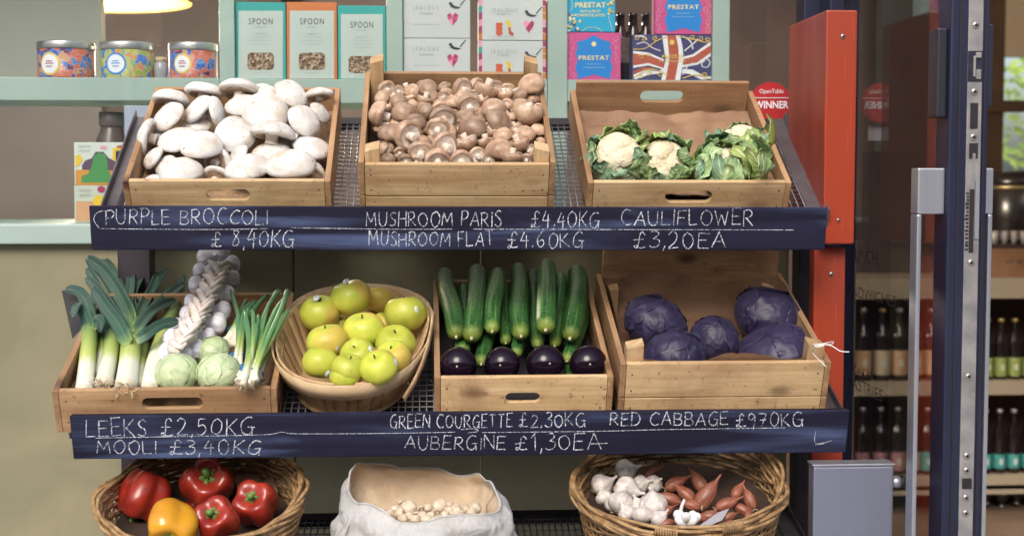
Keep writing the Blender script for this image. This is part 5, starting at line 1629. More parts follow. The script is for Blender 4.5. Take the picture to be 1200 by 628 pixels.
# grey card in the basket front
f = [pj(*q) for q in ((690, 445, .002), (790, 375, -.004), (850, 352, -.004), (815, 410, .0), (720, 452, .002))]
p0 = f[0]
o = empty('paper_scrap', p0, 'folded grey paper scrap at the front of the shallot basket', 'paper')
g = [q + V((.0, .001, .0012)) for q in f]
MB().add([q - p0 for q in f + g], [(0, 1, 2, 3, 4), (9, 8, 7, 6, 5)] + [(i, i + 5, (i + 1) % 5 + 5, (i + 1) % 5) for i in range(5)]).build('sheet', simple('grey paper', (.36, .35, .38), None, 5, .6), o, False)
# dark sheet under each heap; its colour stands in for the baskets' shaded inside
for Bm, hh, rr_, lab in ((BJ, hJ, rJ, 'sheet under garlic and shallots, coloured dark as the shaded basket inside'), (BH, hH, rH, 'sheet under the peppers, coloured dark as the shaded basket inside')):
    o = empty('shade_bedding', Bm.translation, lab, 'paper', None, Bm.to_quaternion())
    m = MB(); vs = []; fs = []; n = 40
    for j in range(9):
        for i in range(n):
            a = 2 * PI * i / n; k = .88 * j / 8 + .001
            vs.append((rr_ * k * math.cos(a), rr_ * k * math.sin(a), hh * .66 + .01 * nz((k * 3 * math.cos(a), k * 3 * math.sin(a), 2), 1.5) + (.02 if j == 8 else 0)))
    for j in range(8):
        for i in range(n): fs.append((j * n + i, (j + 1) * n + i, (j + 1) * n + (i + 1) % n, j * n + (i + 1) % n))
    m.add(vs, fs).build('sheet', simple('shade dark bedding', (.035, .02, .014), (.06, .035, .025), 20, .8, 0, .4, 40), o)

# ------------------------------------------------------------------ canvas sack of button mushrooms
m, nt, b = newmat('white canvas'); CANV = m
v = coords(nt, (1, 1, 1), False); a = fnoise(nt, v, 9, 3)
wv = fnoise(nt, coords(nt, (900, 900, 900), False), 1.0, 2)
put(nt, b, 'Base Color', ramp(nt, a, [(.3, (.50, .49, .475)), (.7, (.60, .595, .585))])); b.inputs['Roughness'].default_value = .95; b.inputs['Specular IOR Level'].default_value = .1
cr = fnoise(nt, coords(nt, (26, 26, 15), False), 1.0, 5, 1.4)
bumpn(nt, b, mixc(nt, .12, cr, wv), .9, .012)
CANVI = simple('beige canvas inside', (.46, .35, .24), (.58, .46, .33), 9, .95, 0, .8, 22, spec=.1, dist=1.2, bdist=.012)
def px_loop(L): return [at(x, y, Y) for x, y, Y in L]
NL = 180
rim = spline(px_loop([(425, 543, -.13), (460, 545, -.105), (500, 549, -.10), (545, 556, -.11), (563, 557, -.15), (577, 566, -.20), (585, 586, -.26), (581, 600, -.30), (560, 603, -.325), (535, 604, -.335),
      (505, 610, -.34), (470, 612, -.34), (457, 604, -.335), (446, 596, -.325), (432, 592, -.31), (416, 588, -.28), (408, 574, -.23), (410, 556, -.18), (416, 546, -.15)]), NL, True)
rim = [p + V((.006 * nz(p, 21, 1), .010 * nz(p, 17, 2), .0055 * nz(p, 26, 3) + .003 * nz(p, 60, 4))) for p in rim]
rim = [(rim[i - 1] + rim[i] * 2 + rim[(i + 1) % NL]) / 4 for i in range(NL)]
bc = at(494, 690, -.225)
base = [V((bc.x + .155 * math.cos(a), -.225 + .125 * math.sin(a), .575)) for a in [PI / 2 + .45 + 2 * PI * k / NL for k in range(NL)]]
rc = sum(rim, V()) / NL
# line the base up with the rim by angle
base = []
for p in rim:
    a = math.atan2(p.y - rc.y, p.x - rc.x)
    base.append(V((bc.x + .158 * math.cos(a), -.225 + .13 * math.sin(a), .575)))
inner = []
for p in rim:
    a = math.atan2(p.y - rc.y, p.x - rc.x)
    inner.append(V((rc.x + .125 * math.cos(a), -.225 + .095 * math.sin(a), at(494, 603, -.25).z - .03)))
sack = empty('canvas_sack', (bc.x, -.225, .575), 'white canvas sack with rolled open top, holding small cream mushrooms', 'sack')
NV = 40
vs = []; 
for j in range(NV + 1):
    t = j / NV
    for i in range(NL):
        p = base[i].lerp(rim[i], t)
        o_ = V((p.x - bc.x, p.y + .225, 0)); 
        bulge = .022 * math.sin(PI * min(1, t * 1.05)) - (.0 if t < .8 else 0)
        wr = 1.5 * .016 * nz((p.x * 9, p.y * 9, p.z * 12), 1.0, 3) + .026 * (.3 - abs(nz((p.x * 13, p.y * 13, p.z * 15), 1.0, 5))) + .012 * (.3 - abs(nz((p.x * 34, p.y * 34, p.z * 26), 1.0, 6)))
        fold = .008 * max(0, 1 - abs(((p.x * 5.2 + p.z * 6 + .4 * nz((p.x * 6, p.z * 6, 1), 1)) % 1) - .5) * 7) * t - .006 * max(0, 1 - abs(((p.x * 4.1 - p.z * 7 + .5 * nz((p.x * 5, p.z * 5, 4), 1)) % 1) - .5) * 8)
        e = min(1, (1 - t) * 5)
        vs.append(p + o_.normalized() * (bulge + (wr + fold) * e + .014 * math.exp(-((t - .9) / .06) ** 2) * (.6 + .8 * nz((p.x * 12, p.y * 12, 1), 1)) - .006 * math.exp(-((t - .78) / .04) ** 2)))
fs = []
for j in range(NV):
    for i in range(NL):
        i2 = (i + 1) % NL
        fs.append((j * NL + i, j * NL + i2, (j + 1) * NL + i2, (j + 1) * NL + i))
m = MB().add([p - sack.location for p in vs], fs)
m.build('bag', CANV, sack)
vs = []; fs = []
NI = 14
for j in range(NI + 1):
    t = j / NI
    for i in range(NL):
        p = rim[i].lerp(inner[i], t)
        wr = (.012 * nz((p.x * 10, p.y * 10, p.z * 14), 1.0, 8) + .018 * (.3 - abs(nz((p.x * 13, p.y * 13, p.z * 20), 1.0, 9))) + .010 * (.3 - abs(nz((p.x * 26, p.y * 26, p.z * 30), 1.0, 12)))) * min(1, t * 4)
        o_ = V((p.x - rc.x, p.y - rc.y, 0)).normalized()
        vs.append(p + o_ * (wr - .004 * (t > 0) + .012 * math.sin(PI * t) * (1 if p.y > -.2 else .0)) + V((0, 0, .004 * math.sin(PI * min(1, t * 6)) if t < .17 else 0)))
for j in range(NI):
    for i in range(NL):
        i2 = (i + 1) % NL
        fs.append((j * NL + i, j * NL + i2, (j + 1) * NL + i2, (j + 1) * NL + i))
fs.append(tuple(NI * NL + i for i in range(NL)))
MB().add([p - sack.location for p in vs], fs).build('lining', CANVI, sack)
# hem: a soft rolled edge and side seams
m = MB(); m.tube([p - sack.location + V((0, 0, .003 * nz(p, 22))) for p in rim], lambda t: .0020 + .0008 * nz((t * 20, 2, 3), 1), 8, closed=True); m.build('hem', CANV, sack)
for k in (int(NL * .78), int(NL * .36)):
    m = MB(); m.tube([p - sack.location for p in [base[k].lerp(rim[k], t / 12) + V((0, -.004, 0)) + (V((base[k].x - bc.x, base[k].y + .225, 0)).normalized() * (.022 * math.sin(PI * min(1, t / 12 * 1.05)) + .004)) for t in range(12)]], .002, 6); m.build('seam', CANV, sack)
BM = [(435, 465, 34, 'D'), (475, 495, 80, 'f'), (430, 520, 62, 'l'), (385, 520, 50, 'u'), (535, 498, 36, 'b'), (565, 495, 42, 'f'), (625, 482, 76, 'u'), (670, 480, 40, 'R'), (540, 530, 46, 'f'), (580, 530, 42, 'u'), (610, 512, 40, 'b'),
      (645, 528, 42, 'f'), (690, 510, 66, 'L'), (715, 525, 52, 'u'), (740, 498, 44, 'u'), (790, 495, 62, 'R'), (480, 532, 46, 'u'), (510, 525, 36, 'b'), (660, 505, 40, 'u'), (700, 490, 40, 'u'), (450, 545, 50, 'u'), (560, 550, 60, 'u'), (620, 548, 60, 'u'),
      (505, 550, 50, 'L'), (770, 515, 50, 'u'), (590, 560, 50, 'u'), (680, 545, 50, 'u'), (410, 500, 46, 'k')]
class Fake: pass
FS = Fake(); zc = at(494, 603, -.25).z
FS.M = Matrix.Translation((0, -.25, zc + .01)) @ Matrix.Rotation(R(4), 4, 'X'); FS.n = FS.M.to_3x3() @ V((0, 0, 1))
BMP = []
for X, Y, wp, cd in BM:
    px, py = 360 + X / 4, 471 + Y / 4
    # lay them on a shallow slope, front rim to back wall
    BMP.append((px, py, wp / 4, cd))
FS.M = Matrix.Translation((0, -.315, at(494, 610, -.315).z)) @ Matrix.Rotation(R(16), 4, 'X'); FS.n = FS.M.to_3x3() @ V((0, 0, 1))
CREAMM = (simple('cream mushroom skin', (.52, .40, .27), (.72, .62, .48), 1.2, .55, 0, .2, 4, var=(.9, 1.08)), simple('cream mushroom gills', (.44, .31, .2), (.66, .55, .42), 3, .8), simple('cream mushroom stem', (.56, .43, .3), (.72, .62, .48), 2, .7))
heap(FS, BMP, 'button', 'button_mushroom', 'small cream mushroom', 'canvas sack', 'small cream mushrooms in the sack', .0, CREAMM, per=10, flats=(1.2, 1.3, 1.1, 1.25, 1.15), stem_ln=(.7, .95))
# ------------------------------------------------------------------ printed lettering
DG = bpy.context.evaluated_depsgraph_get()
def text(txt, px0, px1, ybase, hpx, Y, mat, parent, bold=0.0, space=1.0, name='lettering', serif=False, flat=True):
    cu = bpy.data.curves.new('t', 'FONT'); cu.body = txt; cu.size = 1; cu.offset = bold; cu.space_character = space; cu.extrude = 0
    cu.resolution_u = 3
    to = bpy.data.objects.new('t', cu); COL.objects.link(to)
    bpy.context.view_layer.update()
    me = bpy.data.meshes.new_from_object(to.evaluated_get(bpy.context.evaluated_depsgraph_get()))
    bpy.data.objects.remove(to); bpy.data.curves.remove(cu)
    xs = [v.co.x for v in me.vertices]; ys = [v.co.y for v in me.vertices]
    a, b_, c, d = min(xs), max(xs), min(ys), max(ys)
    off = parent.location if parent else V()
    if txt.isupper() or txt.isdigit(): cap = d - max(c, 0) if c > -.05 else d
    else: cap = d
    for v in me.vertices:
        q = at(px0 + (v.co.x - a) / (b_ - a) * (px1 - px0), ybase - v.co.y / .73 * hpx, Y)
        v.co = q - off
    me.materials.clear(); me.materials.append(mat)
    return link(name, me, parent)


def quadp(name, pts, Y, mat, parent, th=.0006, n=None):
    """printed patch: pixel outline laid on the plane Y, thin"""
    P = [at(x, y, Y) - parent.location for x, y in pts]
    k = len(P)
    area = sum(P[i].x * P[(i + 1) % k].z - P[(i + 1) % k].x * P[i].z for i in range(k))
    if area < 0: P = P[::-1]
    return MB().add(P + [p + V((0, th, 0)) for p in P], [tuple(range(k)), tuple(range(2 * k - 1, k - 1, -1))] + [(i, i + k, (i + 1) % k + k, (i + 1) % k) for i in range(k)]).build(name, mat, parent, False)
def ell(cx, cy, rx, ry, n=24): return [(cx + rx * math.cos(2 * PI * i / n), cy + ry * math.sin(2 * PI * i / n)) for i in range(n)]
def rrect(x0, y0, x1, y1, r, n=5):
    out = []
    for cx, cy, a0 in ((x1 - r, y1 - r, 0), (x0 + r, y1 - r, 90), (x0 + r, y0 + r, 180), (x1 - r, y0 + r, 270)):
        out += [(cx + r * math.cos(R(a0 + 90 * k / n)), cy + r * math.sin(R(a0 + 90 * k / n))) for k in range(n + 1)]
    return out
def lines(name, segs, Y, mat, parent, w=.0005):
    m = MB()
    for s in segs:
        P = spline([at(x, y, Y) - parent.location for x, y in s], max(1, (len(s) - 1) * (1 if len(s) == 2 else 6)))
        ribbon(m, P, w)
    return m.build(name, mat, parent, False)
def flatm(name, c, rough=.55, c2=None): return simple(name, c, c2, 60, rough)
INK = flatm('dark print', (.035, .035, .05)); INKG = flatm('grey print', (.32, .35, .37)); GOLD = flatm('gold print', (.72, .52, .12), .4); GOLDL = flatm('pale gold print', (.80, .68, .34), .4)
TEAL = flatm('teal card', (.03, .34, .33)); ORNG = flatm('orange card', (.56, .17, .05)); PALEG = flatm('pale card', (.46, .54, .52)); 
PINK = flatm('pink card', (.56, .08, .26)); PINK2 = flatm('light pink print', (.72, .30, .45)); BLUEC = flatm('bright blue card', (.01, .22, .64)); CYANC = flatm('sky blue card', (.01, .36, .62))
REDK = flatm('brick red print', (.42, .09, .05)); NAVYK = flatm('navy print', (.05, .05, .16)); WHT = flatm('white print', (.75, .77, .82)); YEL = flatm('yellow print', (.72, .5, .03)); MAG = flatm('magenta print', (.36, .03, .12)); SKYP = flatm('pale blue print', (.55, .66, .76))
YF = YM + .012   # front faces of the goods on the shelves
def carton(name, x0, x1, y0, y1, dpt, mat, label, cat, group, zbase=None, Y=None, ytop_open=False):
    Y = YF if Y is None else Y
    a = at(x0, (y0 + y1) / 2, Y); b_ = at(x1, (y0 + y1) / 2, Y)
    xm = (x0 + x1) / 2
    zt = at(xm, y0, Y).z; zb = at(xm, y1, Y).z if zbase is None else zbase
    o = empty(name, ((a.x + b_.x) / 2, Y, zb), label, cat, group)
    w = (b_.x - a.x) / 2
    MB().box(-w, w, 0, dpt, 0, zt - zb).build('carton', mat, o, False, .0012)
    return o
# granola boxes
m, nt, b = newmat('granola'); GRAN = m
vo = N(nt, 'ShaderNodeTexVoronoi', {'Vector': coords(nt), 'Scale': 210.0})
put(nt, b, 'Base Color', ramp(nt, vo.outputs['Color'], [(.2, (.10, .055, .035)), (.5, (.28, .18, .12)), (.8, (.52, .42, .32))])); b.inputs['Roughness'].default_value = .7
bumpn(nt, b, vo.outputs[0], .8, .004)
for x0, x1, y0, cm, cn in ((276, 335, 3, TEAL, 'teal edged, leftmost'), (336, 395, 3, ORNG, 'orange edged'), (396, 452, 7, TEAL, 'teal edged, beside the crate post')):
    o = carton('granola_box', x0, x1, y0, 93, .055, cm, f'pale breakfast cereal box, {cn}, on the mint shelf', 'box', 'cereal boxes', ZS[1] + .0005)
    e = YF - .0009
    quadp('front_label', [(x0 + 3.5, y0 + 10), (x1 - 3.5, y0 + 10), (x1 - 3.5, 92.5), (x0 + 3.5, 92.5)], e, PALEG, o)
    k = (x1 - x0) / 59; mx = (x0 + x1) / 2
    text('SPOON', mx - 14 * k, mx + 14 * k, y0 + 26, 7.5, e - .0006, INK, o, .0, 1.25)
    text('GRANOLA', mx - 7, mx + 7, y0 + 30, 2, e - .0006, INKG, o); text('CEREALS', mx - 8, mx + 8, y0 + 38, 2.2, e - .0006, INKG, o)
    lines('small_print', [[(mx - 13 + q, y0 + 41 + j * 4), (mx + 13 - q, y0 + 41 + j * 4)] for j, q in ((0, 2), (1, 0), (2, 3))], e - .0006, INKG, o, .0004)
    quadp('box_window', rrect(mx - 15.5, y0 + 59, mx + 15.5, y0 + 79, 4), e - .0007, GRAN, o, .0005)
    lines('small_print', [[(mx - 8, y0 + 83), (mx + 8, y0 + 83)]], e - .0006, INKG, o, .0004)
# white sweets cartons
def bird(x, y, Y, o, s=1.0):
    pts = [(-12, -4), (-9, -8), (-6, -7), (-4, -3), (0, 0), (5, 1), (12, 2.5), (7, 5), (0, 5), (-5, 3), (-8, 2), (-9, -2)]
    quadp('bird_emblem', [(x + a * s, y + b_ * s) for a, b_ in pts], Y, INK, o)
    quadp('bird_emblem', [(x + 9 * s, y - 1 * s), (x + 20 * s, y - 14 * s), (x + 21.5 * s, y - 13 * s), (x + 11 * s, y)], Y, INK, o)
def gem(x, y, Y, o, s=1.0):
    P = [(-7, -5), (-3, -8), (0, -5.5), (3, -8), (7, -5), (5.5, 1), (0, 8), (-5.5, 1)]
    cols = [MAG, PINK2, ORNG, MAG, PINK, MAG, PINK2, PINK]
    for i in range(8):
        a, b_ = P[i], P[(i + 1) % 8]
        quadp('heart_emblem', [(x, y - 1), (x + a[0] * s, y + a[1] * s), (x + b_[0] * s, y + b_[1] * s)], Y, cols[i], o)
def sweets_tall(y0, y1, lab, zb=None):
    o = carton('sweets_box', 473, 551, y0, y1, .06, WHITEP, lab, 'box', 'white sweets boxes', zb)
    e = YF - .0008; s = y1 - 46 if zb else y1 - 46
    base = y0
    yo = y1 - 47
    text('JEALOUS', 484, 514, yo + 14, 5, e, INKG, o, 0, 1.5); text('Sweets', 492, 508, yo + 19.5, 3.4, e, INKG, o)
    lines('small_print', [[(484, yo + 31), (515, yo + 31)]], e, INKG, o, .0004)
    bird(533, yo + 9.5, e, o, .62); gem(530.5, yo + 25, e, o, .95)
    return o
za = at(512, 45.5, YF).z
sweets_tall(45.5, 93, 'lower white sweets box with a bird and a pink heart, beside the mint post', ZS[2] + .0005)
sweets_tall(-12, 45, 'upper white sweets box with a bird and a pink heart, beside the mint post', za + .0012)
def sweets_wide(y0, y1, lab, zb, strips):
    o = carton('sweets_box', 561, 640, y0, y1, .06, WHITEP, lab, 'box', 'white sweets boxes', zb)
    e = YF - .0008
    cols = [PINK2, TEAL, MAG, PINK2, MAG, ORNG]
    h = (y1 - y0) / 6
    for i in range(6):
        quadp('edge_stripe', [(561, y0 + i * h), (565, y0 + i * h - 1), (565, y0 + (i + 1) * h - 1), (561, y0 + (i + 1) * h)], e, cols[i], o)
        quadp('edge_stripe', [(636, y0 + i * h), (640, y0 + i * h + 1), (640, y0 + (i + 1) * h), (636, y0 + (i + 1) * h - 1)], e, [MAG, ORNG, flatm('rust print', (.5, .2, .04)), PINK2, MAG, ORNG][i], o)
    text('JEALOUS', 575, 606, y0 + 14.5, 4.6, e, INKG, o, 0, 1.5); text('SWEETS', 582, 598, y0 + 18, 2.2, e, INKG, o)
    # red gummy sweet: a knobbly lozenge, then a yellow and red sweet bent like a comma
    bx, by = 585, y0 + 34
    quadp('sweet_print', [(bx - 3.6, by - 7), (bx + 3.6, by - 7), (bx + 4.2, by - 4), (bx + 3, by - 2.6), (bx + 4.4, by + .5), (bx + 3, by + 2.2), (bx + 4.2, by + 6), (bx + 1, by + 8.6), (bx - 2.4, by + 8), (bx - 4.2, by + 5), (bx - 3, by + 2), (bx - 4.4, by), (bx - 3, by - 2.6), (bx - 4.2, by - 4)], e, flatm('red sweet print', (.55, .10, .04)), o)
    quadp('sweet_print', [(592, y0 + 25), (596, y0 + 24), (599, y0 + 28), (598.5, y0 + 33), (595.5, y0 + 32), (594.5, y0 + 29)], e, YEL, o)
    quadp('sweet_print', [(595.5, y0 + 32), (598.5, y0 + 33), (599, y0 + 37), (602.5, y0 + 40), (600.5, y0 + 43), (596, y0 + 40)], e, REDK, o)
    bird(622, y0 + 17, e, o, .62)
    hx, hy = 619.5, y0 + 31
    quadp('heart_emblem', [(hx - 6.5, hy - 4), (hx - 3.5, hy - 7), (hx, hy - 5), (hx + 1.5, hy - 4), (hx - 3.5, hy + 2.5)], e, PINK2, o)
    quadp('heart_emblem', [(hx + 1.5, hy - 4), (hx + 4, hy - 6.5), (hx + 6.5, hy - 4), (hx + 5, hy + 1), (hx, hy + 8), (hx - 3.5, hy + 2.5)], e, MAG, o)
    lines('small_print', [[(575, y1 - 4), (604, y1 - 4)]], e, INKG, o, .0004)
    return o
zc_ = at(600, 48.2, YF).z
sweets_wide(48.2, 93, 'lower wide white sweets box with striped edges and red sweets printed on it', ZS[2] + .0005, 0)
sweets_wide(0, 47.6, 'upper wide white sweets box with striped edges, on top of its twin', zc_ + .0015, 0)
# chocolate boxes
def swirls(x0, x1, y0, y1, e, o, mat, rr, n=9, s=4):
    L = []
    for k in range(n):
        cx, cy = rr.uniform(x0, x1), y0 + (y1 - y0) * (k + .5) / n; r = s * rr.uniform(.6, 1); a0 = rr.uniform(0, 6); d = rr.choice([-1, 1])
        L.append([(cx + r * (1 - t / 9) * math.cos(a0 + d * t * .9), cy + r * (1 - t / 9) * math.sin(a0 + d * t * .9)) for t in range(8)])
    lines('swirl_print', L, e, mat, o, .0005)
rr5 = random.Random(5)
def choc_pink(x0, x1, y0, y1, lab, zb, ty, em):
    o = carton('chocolate_box', x0, x1, y0, y1, .05, PINK, lab, 'box', 'chocolate boxes', zb)
    e = YF - .0008; w = x1 - x0; mx = (x0 + x1) / 2
    yt = y1 - 57 if y0 < 0 else y0
    P = [(mx, yt + 3), (mx + 9, yt + 8), (mx + 20, yt + 11), (mx + 19, yt + 18), (mx + 22, yt + 24), (mx + 19, yt + 33), (mx + 22, yt + 40), (mx + 19, yt + 50), (mx + 20, yt + 54), (mx + 9, yt + 52), (mx, yt + 49),
         (mx - 9, yt + 52), (mx - 20, yt + 54), (mx - 19, yt + 50), (mx - 22, yt + 40), (mx - 19, yt + 33), (mx - 22, yt + 24), (mx - 19, yt + 18), (mx - 20, yt + 11), (mx - 9, yt + 8)]
    quadp('blue_panel', P, e, BLUEC, o)
    text('PRESTAT', mx - 18, mx + 18, ty, 5.2, e - .0007, GOLDL, o, .02, 1.1)
    lines('small_print', [[(mx - 8, ty + 5), (mx + 8, ty + 5)], [(mx - 13, ty + 9), (mx + 13, ty + 9)]], e - .0007, SKYP, o, .0004)
    if em: quadp('rose_emblem', [(mx + (3.4 if i % 2 else 2.4) * math.cos(i * PI / 5), em + (3.4 if i % 2 else 2.4) * math.sin(i * PI / 5)) for i in range(10)], e - .0007, GOLDL, o)
    for xx in (x0 + 4.5, x1 - 4.5): swirls(xx - 2, xx + 2, max(y0, -4) + 3, y1 - 3, e, o, PINK2 if xx < mx else (GOLD if y0 < 0 else PINK2), rr5, 8)
    return o
choc_pink(664.5, 727.5, 38.5, 94, 'pink and blue chocolate box at the bottom left of the right window bay', ZS[3] + .0005, 70.5, 52)
choc_pink(768, 834, -30, 41, 'pink and blue chocolate box standing on the flag patterned box', at(800, 41, YF).z + .001, 11, None)
o = carton('chocolate_box', 663.5, 721, -14, 38, .05, CYANC, 'sky blue and gold chocolate box stacked on a pink one', 'box', 'chocolate boxes', at(695, 38.2, YF).z + .001)
e = YF - .0008
text('PRESTAT', 674, 710, 9, 6, e, GOLDL, o, .03, 1.1); text('NUT & FRUIT', 680, 704, 15.2, 3.2, e, GOLDL, o, .02); text('CHOCOLATES', 675, 709, 19.8, 3.2, e, GOLDL, o, .02)
lines('gold_line', [[(669, -2), (671, 8), (668, 14)], [(682, 37), (688, 33), (695, 32.5), (702, 34), (706, 38)], [(715, 10), (713, 18), (715, 27), (718, 37)]], e, GOLDL, o, .0006)
for k in range(26): quadp('nut_print', ell(664.5 + rr5.random() ** 1.5 * 16, 37 - rr5.random() ** 1.3 * 20, 1.5, 1.2, 8), e - .0001 * k, rr5.choice([GOLD, MAG, GOLDL, YEL, NAVYK, WHT]), o, .0004)
for k in range(14): quadp('leaf_print', ell(715 + rr5.uniform(-2.5, 4), -2 + rr5.uniform(0, 19), 1.6, 1.1, 8), e - .0001 * k, rr5.choice([GOLD, GOLDL, YEL]), o, .0004)
# flag patterned box
o = carton('chocolate_box', 741, 834, 41, 94, .05, NAVYK, 'wide chocolate box with a swirling red, white and navy flag pattern', 'box', 'chocolate boxes', ZS[3] + .0005)
e = YF - .0008
def fp(pts, mat, dz, name='flag_print'): quadp(name, pts, e - dz, mat, o, .0005)
fp([(742, 60), (760, 62), (778, 70), (778, 82), (760, 77), (742, 80)], WHT, .0); fp([(742, 63), (760, 65), (778, 72), (778, 80), (760, 74), (742, 77)], REDK, .0006)
fp([(797, 68), (812, 64), (833, 49), (833, 66), (818, 76), (797, 80)], WHT, .0); fp([(797, 70.5), (813, 66.5), (833, 53), (833, 62), (817, 73.5), (797, 77)], REDK, .0006)
fp([(776, 42), (797, 42), (800, 56), (801, 70), (797, 94), (775, 94), (780, 70)], WHT, .0007); fp([(782, 42), (792, 42), (795, 56), (795.5, 70), (791, 94), (780, 94), (784.5, 70)], REDK, .0013)
fp([(742, 88), (756, 82), (772, 84), (778, 80), (776, 86), (760, 88), (744, 93.5)], WHT, .0); fp([(742, 84), (754, 79), (768, 80), (756, 81.5), (742, 87)], REDK, .0004)
fp([(800, 81), (812, 82), (826, 90), (833, 90), (833, 93), (822, 93.5), (808, 87), (799, 86)], WHT, .0)
for a, b_, c, d in ((744, 43, 758, 47), (800, 43, 812, 58), (802, 60, 818, 46)):
    lines('flag_swirl', [[(a, b_), ((a + c) / 2 + 3, (b_ + d) / 2 - 2), (c, d)]], e - .0008, WHT, o, .0018)
lines('flag_swirl', [[(828, 69), (832, 73), (829, 79), (823, 78), (823, 73), (826, 72)], [(800, 88), (806, 78), (812, 74)], [(746, 52), (756, 50), (764, 56), (774, 60)]], e - .0014, WHT, o, .0012)
lines('gold_swirl', [[(742, 58), (756, 57), (770, 48), (782, 43)], [(794, 43), (812, 46), (826, 50), (833, 49)], [(742, 92), (756, 83), (768, 82), (782, 88)], [(800, 92), (816, 88), (833, 93)]], e - .0020, GOLD, o, .0012)
for cx, cy in ((756, 46), (768, 45), (812, 44), (821, 46), (829, 46), (751, 67), (760, 64), (762, 86), (751, 90), (774, 87), (746, 45), (826, 88)):
    lines('gold_swirl', [[(cx + 3.4 * (1 - t / 11) * math.cos(t * .8 + cx), cy + 2.8 * (1 - t / 11) * math.sin(t * .8 + cx)) for t in range(9)]], e - .0022, GOLD, o, .0010)
text('PRESTAT', 776, 802, 69, 4.6, e - .0026, GOLD, o, .02, 1.1); text('LONDON', 773, 803, 73, 2.2, e - .0026, GOLD, o)
quadp('rose_emblem', ell(787.5, 50, 3, 3.2, 10), e - .0026, GOLD, o)
# dark bottles between the chocolate boxes
DBOT = simple('dark bottle glass', (.015, .010, .012), None, 5, .12, 0, coat=.3)
def bottle_mesh(h, r, style):
    m = MB()
    if style == 'wine': pr = [(.0001, 0), (r * .95, 0), (r, .006), (r, h * .60), (r * .8, h * .68), (r * .4, h * .76), (r * .34, h * .97), (r * .38, h * .975), (r * .38, h), (.0001, h)]
    else: pr = [(.0001, 0), (r * .95, 0), (r, .005), (r, h * .55), (r * .85, h * .66), (r * .48, h * .78), (r * .40, h * .95), (r * .46, h * .955), (r * .46, h), (.0001, h)]
    m.lathe(pr, 20); return m.mesh('bottle', DBOT)
bm1 = bottle_mesh(.20, .024, 'beer')
for i, px in enumerate((727, 742, 757)):
    p = at(px, 40, YM + .16)
    o = empty('dark_bottle', (p.x, YM + .16, ZS[3] + .0005), ['dark bottle just right of the stacked blue box', 'dark bottle in the middle behind the flag patterned box', 'dark bottle nearest the upper pink chocolate box'][i], 'bottle', 'dark bottles in the window bay')
    b_ = link('bottle', bm1, o); b_.scale = (1, 1, (at(px, 16, YM + .16).z - ZS[3]) / .20)
    m = MB(); m.lathe([(.0245, .05), (.0247, .052), (.0247, .11), (.0245, .112)], 20); m.build('label', simple('dark bottle label', (.10, .07, .07), (.16, .12, .11), 80, .6), o)
# patterned tins
def tinmat(name, cols, seed):
    m, nt, b = newmat(name)
    v = N(nt, 'ShaderNodeVectorMath', {0: coords(nt, (1, 1, 1), False), 1: (seed, seed, seed)}, operation='ADD').outputs[0]
    nn = N(nt, 'ShaderNodeTexNoise', {'Vector': v, 'Scale': 30.0, 'Detail': 2.0})
    v2 = N(nt, 'ShaderNodeVectorMath', {0: v, 1: N(nt, 'ShaderNodeVectorMath', {0: nn.outputs[1], 1: (.035, .035, .035)}, operation='MULTIPLY').outputs[0]}, operation='ADD').outputs[0]
    vo = N(nt, 'ShaderNodeTexVoronoi', {'Vector': v2, 'Scale': 78.0})
    sp = N(nt, 'ShaderNodeSeparateColor', {0: vo.outputs['Color']})
    k = len(cols)
    col = ramp(nt, sp.outputs[0], [(i / k, c) for i, c in enumerate(cols)], 'CONSTANT')
    big = N(nt, 'ShaderNodeTexVoronoi', {'Vector': v2, 'Scale': 26.0})
    sb = N(nt, 'ShaderNodeSeparateColor', {0: big.outputs['Color']})
    col = mixc(nt, ramp(nt, sb.outputs[1], [(0, 0.0), (.7, 1.0)], 'CONSTANT'), col, cols[1])
    ed = N(nt, 'ShaderNodeTexVoronoi', {'Vector': v2, 'Scale': 78.0}, feature='DISTANCE_TO_EDGE').outputs[0]
    col = mixc(nt, ramp(nt, ed, [(.02, .6), (.05, 0.0)]), col, (.42, .46, .6))
    put(nt, b, 'Base Color', col); b.inputs['Roughness'].default_value = .32
    return m
TINA = tinmat('blue and coral tin print', [(.03, .08, .36), (.50, .13, .07), (.06, .20, .50), (.10, .04, .10), (.50, .28, .14), (.04, .12, .42)], 1.3)
TINB = tinmat('green and yellow tin print', [(.28, .36, .05), (.42, .42, .09), (.05, .16, .5), (.36, .40, .08), (.50, .24, .08), (.22, .34, .12)], 5.1)
TLID = simple('tin lid metal', (.5, .5, .5), (.58, .58, .58), 60, .33, .85)
